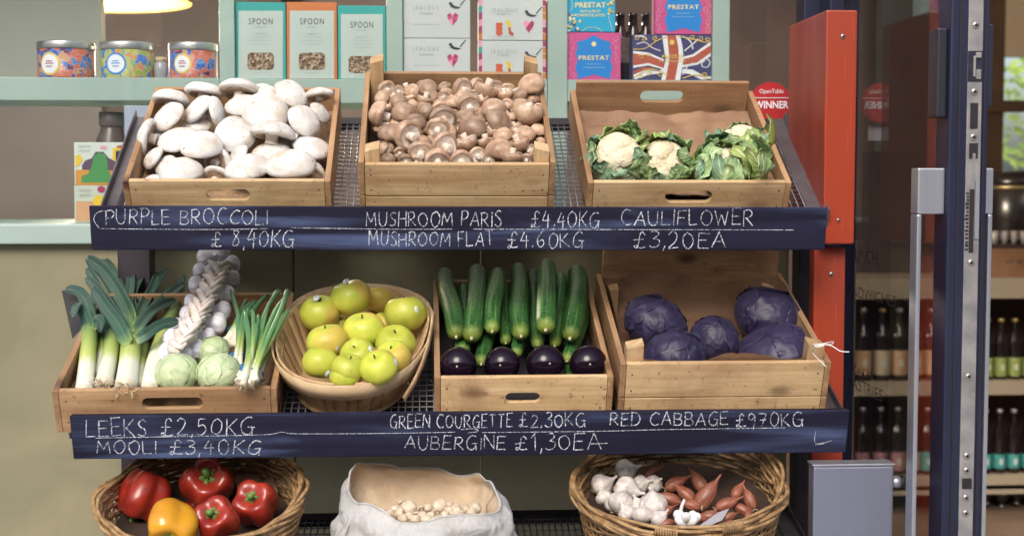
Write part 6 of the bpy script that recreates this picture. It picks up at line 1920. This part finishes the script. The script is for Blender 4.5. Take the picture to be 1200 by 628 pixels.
for x0, x1, y0, mt, lab, ccx, nm, lt in ((44, 111, 47, TINA, 'blue and coral patterned tin with silver lid, leftmost on the mint shelf', 57, 'red', MAG), (117, 181, 48, TINB, 'green and yellow patterned tin with silver lid, in the middle', 135, 'blue', BLUEC),
                                       (198, 255, 49, TINA, 'blue and coral patterned tin beside the mint post', 213, 'red', MAG)):
    r_ = (at(x1, 70, YF + .06).x - at(x0, 70, YF + .06).x) / 2
    Yc = YF + r_ + .004
    r_ = (at(x1, 70, Yc).x - at(x0, 70, Yc).x) / 2
    xm = (x0 + x1) / 2; cx = at(xm, 70, Yc).x
    h = at(xm, y0, Yc - r_).z - ZS[0]
    o = empty('patterned_tin', (cx, Yc, ZS[0] + .0005), lab, 'tin', 'patterned tins on the mint shelf')
    lz = h - .018
    m = MB(); m.lathe([(.0001, 0), (r_ * .985, 0), (r_ * .99, .003), (r_ * .985, .005), (r_ * .985, lz - .001), (.0001, lz - .001)], 48); m.build('body', mt, o)
    m = MB(); m.lathe([(r_ * .9, lz), (r_, lz), (r_ * 1.005, lz + .002), (r_, lz + .014), (r_ * .985, lz + .017), (r_ * .95, lz + .0178), (.0001, lz + .017)], 48); m.build('lid', TLID, o)
    # round badge wrapped on the side
    a0 = math.asin(max(-1, min(1, (at(ccx, 74, Yc - r_).x - cx) / r_)))
    bz = at(ccx, 75, Yc - r_).z - ZS[0]
    br = r_ * .33
    def wrap(rad, dr, mat, nm_):
        m = MB(); vs = []; n = 28
        for k in range(6):
            for i in range(n):
                a = 2 * PI * i / n; q = rad * (k + .001) / 5
                al = a0 + q * math.cos(a) / r_
                vs.append(((r_ * .985 + dr) * math.sin(al), -(r_ * .985 + dr) * math.cos(al), bz + q * math.sin(a)))
        m.add(vs, [(k * n + i, k * n + (i + 1) % n, (k + 1) * n + (i + 1) % n, (k + 1) * n + i) for k in range(5) for i in range(n)]).build(nm_, mat, o)
    wrap(br * 1.22, .0006, BLUEC if nm == 'blue' else GOLD, 'badge_ring'); wrap(br, .0012, WHT, 'badge')
    m = MB()
    for k, (hw, dz) in enumerate(((.36, .006), (.5, .001), (.36, -.006))):
        vs = []
        for i in range(9):
            al = a0 + br * hw * (i / 4 - 1) / r_
            for s in (-.0011, .0011): vs.append(((r_ * .985 + .0018) * math.sin(al), -(r_ * .985 + .0018) * math.cos(al), bz + dz + s))
        m.add(vs, [(2 * i, 2 * i + 2, 2 * i + 3, 2 * i + 1) for i in range(8)])
    m.build('badge_print', lt, o)
p = at(189, 80, YF + .06)
o = empty('small_jar', (p.x, YF + .06, ZS[0] + .0005), 'small clear jar with a pale lid between two tins', 'jar')
m = MB(); m.lathe([(.0001, 0), (.015, 0), (.016, .003), (.016, .036), (.012, .042), (.0001, .042)], 20); m.build('glass', simple('cloudy jar glass', (.30, .30, .34), None, 5, .15), o)
m = MB(); m.lathe([(.0125, .0422), (.0135, .043), (.0135, .052), (.0001, .053)], 20); m.build('lid', simple('jar lid', (.45, .36, .2), None, 5, .5), o)
# small cartons at the left, behind the glass
zk = zs1 + .0005
o = carton('snack_box', 87, 147, 217.5, 259, .08, flatm('pale green carton', (.50, .54, .46)), 'lower childrens snack box with a peach base, on the sill', 'box', 'small snack boxes', zk, YW + .06)
e = YW + .0592
quadp('print_patch', [(89, 236), (146, 236), (146, 259), (89, 259)], e, flatm('peach print', (.58, .32, .18)), o)
quadp('print_patch', ell(118.5, 222, 4.6, 3.8), e - .0006, MAG, o); quadp('print_patch', ell(116, 236, 7, 7), e - .0008, YEL, o)
text('SNACKS', 93, 107, 224.5, 3, e - .0006, INKG, o); text('ORGANIC', 93, 107, 230, 2.6, e - .0006, INKG, o)
zz2 = at(117, 217.3, YW + .06).z
o = carton('snack_box', 87, 147, 167, 217, .08, flatm('white green carton', (.58, .64, .60)), 'upper childrens snack box with green hills and yellow patches', 'box', 'small snack boxes', zz2 + .001, YW + .06)
quadp('print_patch', [(88.5, 199), (146, 199), (146, 217), (88.5, 217)], e, flatm('amber print', (.56, .26, .05)), o)
quadp('print_patch', [(96, 194), (100, 188), (107, 186), (112, 178), (121, 178), (127, 185), (133, 188), (139, 192), (139, 200), (96, 199)], e - .0003, flatm('plum print', (.10, .06, .10)), o)
quadp('print_patch', [(95, 214), (96, 206), (103, 204), (107, 196), (110, 183), (116, 179), (123, 181), (126, 189), (126, 198), (130, 206), (128, 214)], e - .0008, flatm('leaf green print', (.06, .26, .08)), o)
quadp('print_patch', [(88.5, 183), (94, 181), (97, 188), (92, 194), (88.5, 196)], e - .0006, YEL, o); quadp('print_patch', [(132, 174), (146, 173), (146, 187), (132, 188)], e - .0004, YEL, o)
quadp('print_patch', ell(121, 173, 4, 2.2), e - .0008, PINK2, o); quadp('print_patch', [(137, 171), (146, 170), (146, 173), (137, 174)], e - .0008, REDK, o)
text('SNACKS', 92, 106, 173, 3, e - .0006, INKG, o); text('ORGANIC', 92, 106, 178, 2.6, e - .0006, INKG, o)
o = carton('card_panel', 146, 182, 124, 210, .004, flatm('pale blue card', (.34, .39, .50)), 'plain pale blue card standing behind the white mushroom crate', 'card', None, zk, YW + .025)
p = at(131, 150, YW + .13)
o = empty('dark_jar', (p.x, YW + .13, zk), 'dark glass jar in the dim window at the upper left', 'jar')
m = MB(); h = at(131, 132, YW + .13).z - zk; m.lathe([(.0001, 0), (.034, 0), (.036, .004), (.036, h * .75), (.026, h * .84), (.026, h * .87), (.0001, h * .87)], 24); m.build('glass', simple('brown jar glass', (.10, .075, .07), None, 5, .2), o)
m = MB(); m.lathe([(.0265, h * .872), (.029, h * .88), (.029, h), (.0001, h)], 24); m.build('lid', simple('grey jar lid', (.13, .11, .11), None, 5, .4), o)

# sticker on the glass
o = empty('window_sticker', at(903, 120, YW), 'round red restaurant award sticker reading WINNER on the glass', 'sticker')
quadp('disc', [(903 + 24 * math.cos(a), 120 + 23.5 * math.sin(a)) for a in [2 * PI * k / 40 for k in range(40)]], YW + .0028, flatm('sticker red', (.42, .025, .03), .35), o)
quadp('white_line', [(880, 114.6), (926, 114.6), (926, 115.3), (880, 115.3)], YW + .002, WHT, o, .0004)
text('OpenTable', 890, 918, 109.5, 5.2, YW + .002, WHT, o, .0); text('WINNER', 884, 924, 127, 8.6, YW + .002, WHT, o, .025)
o = carton('notice_card', 896, 913, 131, 165, .003, flatm('grey white card', (.45, .46, .52)), 'small grey card under the red award sticker', 'card', None, None, YW + .02)
# pendant lamp in the room
pl = at(120, 3, 2.2)
o = empty('pendant_lamp', pl, 'round pendant lamp with warm yellow underside at the top left', 'lamp')
m = MB(); m.lathe([(.30, 0), (.305, .004), (.28, .05), (.16, .11), (.04, .15), (.0001, .152)], 48); m.build('shade', simple('mustard lamp shade', (.55, .38, .10), None, 5, .4), o)
m = MB(); m.lathe([(.0001, .003), (.294, .003), (.294, .012), (.0001, .012)], 48); m.build('diffuser', emit('warm lamp diffuser', (.95, .64, .24), .42), o)
m = MB(); m.tube([(0, 0, .15), (0, 0, 2.7 - pl.z)], .006, 8); m.build('cord', BLACK, o)
la = bpy.data.lights.new('pendant_light', 'POINT'); la.energy = 330; la.color = (1, .86, .68); la.shadow_soft_size = .2
lo = bpy.data.objects.new('pendant_light', la); COL.objects.link(lo); lo.location = pl + V((0, 0, -.08))

# ------------------------------------------------------------------ open glass door
YDf = -.33
xl, xr = at(1112, 150, YDf).x, at(1158, 150, YDf).x
door = empty('glass_door', (xl, YW, 0), 'open navy framed glass door seen edge on, with a long steel pull handle', 'door')
def dpart(name, mb, mat, smooth=False, bevel=0.0, parent=None):
    o = mb.build(name, mat, door if parent is None else parent, smooth, bevel)
    if parent is None: o.location = (-xl, -YW, 0)
    return o
zt = 2.35; sw = .062
stile = dpart('stile', MB().box(xl, xr, YDf, YDf + sw, .05, zt), NAVY, False, .004)
dpart('stile', MB().box(xl, xr, YW - .12, YW - .055, .05, zt), NAVY, False, .004)
dpart('rail', MB().box(xl + .004, xr - .004, YDf + sw + .001, YW - .121, zt - .12, zt - .002), NAVY, False, .003)
dpart('rail', MB().box(xl + .004, xr - .004, YDf + sw + .001, YW - .121, .052, .30), NAVY, False, .003)
xm = (xl + xr) / 2
dpart('glass_pane', MB().box(xm - .004, xm + .004, YDf + sw + .001, YW - .121, .301, zt - .121), glassmat('tinted door glass', (.72, .72, .73)))
# stile groove strips, and the lock edge
def dx(px, py=200): return at(px, py, YDf).x
LOCKM = simple('worn steel faceplate', (.36, .35, .36), (.56, .54, .52), 22, .4, .75, .1, 90)
zz3 = lambda py, px=1138: at(px, py, YDf - .003).z
fx0, fx1 = xl + (xr - xl) * .43, xl + (xr - xl) * .80
fp_ = dpart('lock_faceplate', MB().box(fx0, fx1, YDf - .0035, YDf - .0002, .4, zz3(-30)), LOCKM, False, .0008)
dpart('weather_seal', MB().box(xl + (xr - xl) * .22, xl + (xr - xl) * .26, YDf - .002, YDf - .0001, .06, zt - .01), BLACK)
dpart('weather_seal', MB().box(xl + (xr - xl) * .86, xl + (xr - xl) * .89, YDf - .002, YDf - .0001, .06, zt - .01), BLACK)
fxm = (fx0 + fx1) / 2; fw = (fx1 - fx0)
for py in (30, 108, 161, 308, 441, 534, 551, 583, 601):
    m = MB(); m.lathe([(.0001, 0), (.0062, 0), (.0058, .0018), (.003, .0022), (.0001, .0016)], 16, 0, Matrix.Translation((fxm, YDf - .0036, zz3(py))) @ Matrix.Rotation(R(90), 4, 'X'))
    s_ = dpart('screw', m, BOLT, True)
    m = MB(); m.lathe([(.0001, .0019), (.0028, .002), (.0026, .0026), (.0001, .0026)], 6, 0, Matrix.Translation((fxm, YDf - .0036, zz3(py))) @ Matrix.Rotation(R(90), 4, 'X'))
    m.build('screw_socket', BLACK, s_)
def slotb(y0, y1, k0, k1, mat, th=.0012, nm='lock_slot'):
    return dpart(nm, MB().box(fx0 + fw * k0, fx0 + fw * k1, YDf - .0036 - th, YDf - .0036, zz3(y1), zz3(y0)), mat, False, .0004)
slotb(60, 96, .0, .98, simple('latch housing', (.03, .03, .05), (.06, .06, .09), 40, .4, .5)); slotb(66, 90, .35, .5, LOCKM, .003, 'latch_bolt'); slotb(62, 68, .5, .86, LOCKM, .004, 'latch_bolt'); slotb(82, 93, .55, .86, LOCKM, .0035, 'latch_bolt')
slotb(121, 151, .22, .75, BLACK); slotb(168, 186, .2, .8, BLACK); slotb(180, 222, .42, .62, LOCKM, .0025, 'latch_bolt'); slotb(222, 296, .30, .62, BLACK); slotb(212, 280, .66, .95, STEEL, .003, 'latch_bolt')
slotb(560, 572, .2, .85, BLACK, .002)
for k in range(16): slotb(225 + k * 4.4 + random.uniform(-1, 1), 227.5 + k * 4.4, random.uniform(-.0, .12), .26, BLACK, .0009, 'wear_mark')
# closer arm box on the left face near the top
dpart('closer_box', MB().box(xl - .018, xl - .0005, YDf + .012, YDf + .055, zz3(137), zz3(32)), simple('black lock box', (.02, .02, .03), None, 5, .4), False, .003)
dpart('closer_box', MB().box(xr + .0005, xr + .012, YDf + .012, YDf + .055, zz3(125), zz3(27)), simple('black lock box', (.02, .02, .03), None, 5, .4), False, .003)
# pull handles on both faces
def handle(s):
    xf = xl if s < 0 else xr
    out = (xl - dx(1079)) if s < 0 else (dx(1168) - xr) 
    bw = .008
    m = MB()
    zt_ = zz3(197); zb_ = zz3(251)
    x_in, x_out = sorted((xf + s * .0006, xf + s * out))
    m.box(x_in, x_out, YDf + .012, YDf + .047, zb_, zt_)
    a, b_ = sorted((xf + s * (out - bw), xf + s * out))
    m.box(a, b_, YDf + .0125, YDf + .0465, .55, zb_ - .0008)
    x_in, x_out = sorted((xf + s * .0006, xf + s * out))
    m.box(x_in, x_out, YDf + .012, YDf + .047, .46, .5492)
    return dpart('pull_handle', m, STEEL, False, .0025)
handle(-1); handle(1)
# lettering on the door glass, read from the left side
def door_text(txt, y0, y1, z0, z1, mat):
    cu = bpy.data.curves.new('t', 'FONT'); cu.body = txt; cu.size = 1; cu.resolution_u = 3; cu.offset = -.012
    to = bpy.data.objects.new('t', cu); COL.objects.link(to); bpy.context.view_layer.update()
    me = bpy.data.meshes.new_from_object(to.evaluated_get(bpy.context.evaluated_depsgraph_get()))
    bpy.data.objects.remove(to); bpy.data.curves.remove(cu)
    xs = [v.co.x for v in me.vertices]; a, b_ = min(xs), max(xs)
    for v in me.vertices:
        v.co = V((xm - .0046 - xl, y0 + (v.co.x - a) / (b_ - a) * (y1 - y0) - YW, z0 + v.co.y / .73 * (z1 - z0)))
    me.materials.clear(); me.materials.append(mat)
    return link('lettering', me, door)
VIN = flatm('dark vinyl', (.03, .02, .03))
def dyz(px, py):
    # where the pixel's ray meets the pane plane x = xm
    d = ray(px, py); k = (xm - CAM.x) / d.x; return CAM + d * k
for t, pa, pb, yc, hh in (('LUNCH', 1000, 1031, 300, 17), ('SANDWICHES', 991, 1053, 345, 13), ('PASTRIES', 997, 1037, 454, 15), ('CAKES', 1002, 1025, 436, 9)):
    qa, qb = dyz(pa, yc), dyz(pb, yc)
    zc2 = (qa.z + qb.z) / 2; s = hh / F * depth((qa + qb) / 2) / 2
    door_text(t, qa.y, qb.y, zc2 - s, zc2 + s, VIN)

# ------------------------------------------------------------------ steel box by the door
Yb = -.22
xa, xb = at(953, 580, Yb).x, at(1047, 580, Yb).x
zt2 = at(1000, 546, Yb).z
o = empty('steel_cabinet', ((xa + xb) / 2, Yb, 0), 'brushed steel box on the pavement by the door, lower right', 'cabinet')
MB().box(-(xb - xa) / 2, (xb - xa) / 2, 0, .035, 0.002, zt2).build('casing', simple('satin steel panel', (.20, .22, .30), (.25, .27, .36), 3, .42, .55, .03, 200), o, False, .004)
MB().box(-(xb - xa) / 2 - .002, (xb - xa) / 2 + .002, -.002, .037, zt2 + .0005, zt2 + .0045).build('lid', STEEL, o, False, .0012)
m = MB(); k0 = (xb - xa) / 2
zk2 = at(1053, 560, Yb + .05).z
Mk = Matrix.Translation((k0 + .0005, .018, zk2)) @ Matrix.Rotation(R(90), 4, 'Y')
m.lathe([(.0001, 0), (.011, 0), (.011, .016), (.0105, .0165), (.0001, .0166)], 24, 0, Mk); m.build('knob', STEEL, o)
m = MB(); m.lathe([(.0001, .0168), (.0125, .0168), (.0125, .024), (.0115, .025), (.0001, .025)], 24, 0, Mk); m.build('knob_cap', BLACK, o)

# ------------------------------------------------------------------ shelves of bottles inside
YS = 2.75
def sx_(px): return at(px, 400, YS).x
x0s, x1s = sx_(975), sx_(1290)
unit = empty('bottle_shelf', ((x0s + x1s) / 2, YS, 0), 'cream shelves of bottles inside the shop, seen through the doorway', 'shelf')
SHM = simple('cream shelf paint', (.36, .30, .22), (.41, .35, .26), 4, .55)
def upart(name, mb, mat): 
    p_ = mb.build(name, mat, unit, False, .002); p_.location = (-(x0s + x1s) / 2, -YS, 0); return p_
zsh = {}
for k, (ya, yb) in enumerate(((326, 350), (447, 463), (558, 574))):
    za_, zb_ = at(1130, yb, YS).z, at(1130, ya, YS).z
    upart('shelf_board', MB().box(x0s, x1s, YS, YS + .34, za_, zb_), SHM); zsh[k] = zb_
upart('shelf_board', MB().box(x0s, x1s, YS, YS + .34, .08, .12), SHM)
zb3 = .12
upart('back_panel', MB().box(x0s, x1s, YS + .342, YS + .36, .02, zsh[0] - .005), simple('dark red back panel', (.06, .025, .024), (.09, .035, .032), 4, .6))
for xx in (x0s - .032, sx_(1108), x1s + .002): upart('upright', MB().box(xx, xx + .03, YS + .0, YS + .34, .02, zsh[0] - .002), simple('dark shelf upright', (.05, .03, .03), None, 5, .5))
BCAP = simple('gold cap', (.45, .34, .12), None, 5, .4, .5); SCAP = simple('silver cap', (.5, .5, .52), None, 5, .35, .7)
LBL = {'green': simple('green bottle label', (.20, .28, .07), (.36, .42, .14), 60, .5), 'teal': simple('teal bottle label', (.05, .30, .29), (.07, .36, .34), 40, .5),
       'peach': simple('peach bottle label', (.50, .30, .16), (.58, .40, .24), 30, .5), 'cream': simple('cream bottle label', (.52, .44, .30), (.58, .5, .36), 30, .5), 'rose': simple('rose bottle label', (.30, .14, .16), (.42, .22, .24), 40, .5)}
LOGO = flatm('bottle emblem', (.60, .62, .48)); LOGOW = flatm('white emblem', (.6, .68, .7))
def bottle(px, base_z, top_py, rpx, style, lab, cap, label, group, lz, Yo=.07):
    Y = YS + Yo
    p = at(px, 430, Y); r = size(rpx, p); h = at(px, top_py, Y).z - base_z
    key = (style, round(r, 4), round(h, 3))
    o = empty('bottle', (p.x, Y, base_z + .0005), label, 'bottle', group)
    if key not in BMESH: BMESH[key] = bottle_mesh(h, r, style)
    link('bottle', BMESH[key], o)
    m = MB(); k = .46 if style == 'beer' else .4
    m.lathe([(r * k, h * .955), (r * (k + .05), h * .958), (r * (k + .05), h + .002), (r * k, h + .003), (.0001, h + .003)], 14); m.build('cap', cap, o)
    m = MB(); m.lathe([(r * 1.012, h * lz[0]), (r * 1.018, h * lz[0] + .001), (r * 1.018, h * lz[1]), (r * 1.012, h * lz[1] + .001)], 20); lb = m.build('label', lab, o)
    m = MB(); zc3 = h * (lz[0] + lz[1]) / 2; q = []
    for i in range(14):
        a = 2 * PI * i / 14; al = .42 * math.cos(a)
        q.append((r * 1.024 * math.sin(al), -r * 1.024 * math.cos(al), zc3 + r * .5 * math.sin(a)))
    m.add(q + [(0, -r * 1.026, zc3)], [(i, (i + 1) % 14, 14) for i in range(14)]); m.build('emblem', LOGOW if lab is LBL['teal'] else LOGO, lb)
BMESH = {}
for i in range(5):
    bottle(1156 + i * 16.2, zsh[1], 374, 7.4, 'beer', LBL['green'], BCAP, f'dark beer bottle with a green label, {ORD[i]} from the left on its shelf', 'green label bottles', (.05, .36))
    bottle(1156 + i * 16.8, zsh[2], 480, 7.6, 'beer', LBL['teal'], SCAP, f'dark bottle with a teal label, {ORD[i]} from the left on its shelf', 'teal label bottles', (.08, .30))
for i, (px, c) in enumerate(((1011, 'peach'), (1033, 'cream'), (1053, 'peach'), (1072, 'peach'), (1091, 'peach'), (990, 'cream'))):
    bottle(px, zsh[1], 362, 9.6, 'wine', LBL[c], BCAP if i % 2 else SCAP, f'dark wine bottle with a {c} label behind the door glass, {ORD[i]} of the upper row', 'wine bottles behind the door glass', (.08, .42))
for i, (px, c) in enumerate(((1012, 'rose'), (1033, 'rose'), (1053, 'rose'), (1071, 'cream'), (1088, 'teal'), (992, 'rose'))):
    bottle(px, zsh[2], 478, 8.4, 'wine', LBL[c], SCAP, f'dark bottle with a {c} label behind the door glass, {ORD[i]} of the lower row', 'lower bottles behind the door glass', (.06, .34))
for i, px in enumerate((1160, 1177, 1195, 1212)):
    bottle(px, zb3 + .0, 590 + (i % 2) * 4, 8.5, 'wine', LBL['rose'], SCAP, f'tall dark bottle on the lowest shelf, {ORD[i]} from the left', 'bottles on the lowest shelf', (.2, .5))
# things on top of the shelf: carton, coffee urn, glasses
Y = YS + .02
o = carton('cardboard_box', 1158, 1232, 291, 326, .25, simple('brown cardboard', (.22, .11, .055), (.28, .15, .075), 8, .75), 'brown cardboard box on the shelf top inside the shop', 'box', None, zsh[0] + .0005, Y)
text('AT 80', 1178, 1200, 309, 5, Y - .0008, INK, o)
zt4 = at(1195, 291, Y).z
o = carton('tray', 1158, 1232, 287, 290.5, .25, simple('dark tray', (.05, .03, .03), None, 5, .4), 'dark tray with small glasses on the cardboard box', 'tray', None, zt4 + .001, Y)
zt5 = at(1195, 287, Y).z + .002
CLR = simple('cup glaze', (.36, .32, .32), None, 5, .15)
for i, px in enumerate((1166, 1177, 1188, 1199)):
    p = at(px, 280, Y + .05); rc_ = size(4.6, p)
    o = empty('small_cup', (p.x, Y + .05, zt5), f'small pale cup on the dark tray, {ORD[i]} from the left', 'cup', 'small cups on the tray')
    m = MB(); hh = size(15, p); m.lathe([(.0001, 0), (rc_ * .6, 0), (rc_ * .95, hh * .5), (rc_, hh), (rc_ * .9, hh), (rc_ * .8, hh * .5), (.0001, hh * .15)], 20); m.build('bowl', CLR, o)
    m = MB(); m.tube([(rc_ * .9, 0, hh * .8), (rc_ * 1.4, 0, hh * .7), (rc_ * 1.3, 0, hh * .35), (rc_ * .85, 0, hh * .3)], rc_ * .1, 6); m.build('handle', CLR, o)
p = at(1212, 250, Y + .2); ru = size(46, p)
o = empty('coffee_urn', (p.x, Y + .3, zt5 + .0), 'large black rounded urn inside the shop at the right edge', 'urn')
hu = at(1212, 200, Y + .3).z - zt5
URN = simple('black enamel', (.014, .010, .012), None, 5, .25)
m = MB(); m.lathe([(.0001, 0), (ru * .9, 0), (ru, .02), (ru, hu * .75), (ru * .92, hu * .8), (.0001, hu * .8)], 40); m.build('body', URN, o)
m = MB(); m.lathe([(ru * .96, hu * .802), (ru * .98, hu * .82), (ru * .9, hu * .95), (ru * .2, hu), (.0001, hu)], 40); m.build('lid', URN, o)
m = MB(); m.lathe([(ru * 1.002, hu * .74), (ru * 1.01, hu * .75), (ru * 1.01, hu * .78), (ru * 1.002, hu * .79)], 40); m.build('rim_band', simple('dull gold band', (.25, .2, .1), None, 5, .35, .6), o)
# brown column with shelf lip by the far window
xq0, xq1 = at(1150, 150, 4.2).x, at(1176, 150, 4.2).x
o = empty('wooden_post', ((xq0 + xq1) / 2, 4.2, 0), 'brown wooden post with a ledge near the far bright window', 'post')
MB().box(-(xq1 - xq0) / 2, (xq1 - xq0) / 2, 0, .15, .005, 2.69).build('shaft', simple('dark brown wood', (.10, .06, .04), (.15, .09, .06), 4, .6), o, False, .004)
zq = at(1170, 118, 4.18).z
MB().box(-(xq1 - xq0) / 2 - .03, (xq1 - xq0) / 2 + .09, -.05, -.001, zq - .06, zq).build('ledge', simple('dark brown wood', (.12, .075, .05), None, 4, .6), o, False, .004)

# ------------------------------------------------------------------ daylight
w = bpy.data.worlds.new('World'); SC.world = w; w.use_nodes = True
nt = w.node_tree
EL, AZ = 38, 195      # sun high, in front of the shop and a little to the left
sky = nt.nodes.new('ShaderNodeTexSky'); sky.sky_type = 'NISHITA'; sky.sun_disc = False
sky.sun_elevation = R(EL); sky.sun_rotation = R(AZ); sky.air_density = 1.0; sky.dust_density = 4.0; sky.ozone_density = 1.0
bg = nt.nodes['Background']; nt.links.new(sky.outputs[0], bg.inputs[0]); bg.inputs[1].default_value = 0.15
sd = bpy.data.lights.new('sun', 'SUN'); sd.energy = 1.4; sd.angle = R(30); sd.color = (1, .95, .88)
so = bpy.data.objects.new('sun', sd); COL.objects.link(so)
sv = V((math.sin(R(AZ)) * math.cos(R(EL)), math.cos(R(AZ)) * math.cos(R(EL)), math.sin(R(EL))))
so.rotation_euler = sv.to_track_quat('Z', 'Y').to_euler(); so.location = (-1, -4, 5)
SC.view_settings.view_transform = 'Standard'; SC.view_settings.look = 'None'; SC.view_settings.gamma = 1; SC.view_settings.exposure = 0.55
SC.render.engine = 'CYCLES'
SC.cycles.transparent_max_bounces = 24
SC.cycles.max_bounces = 8
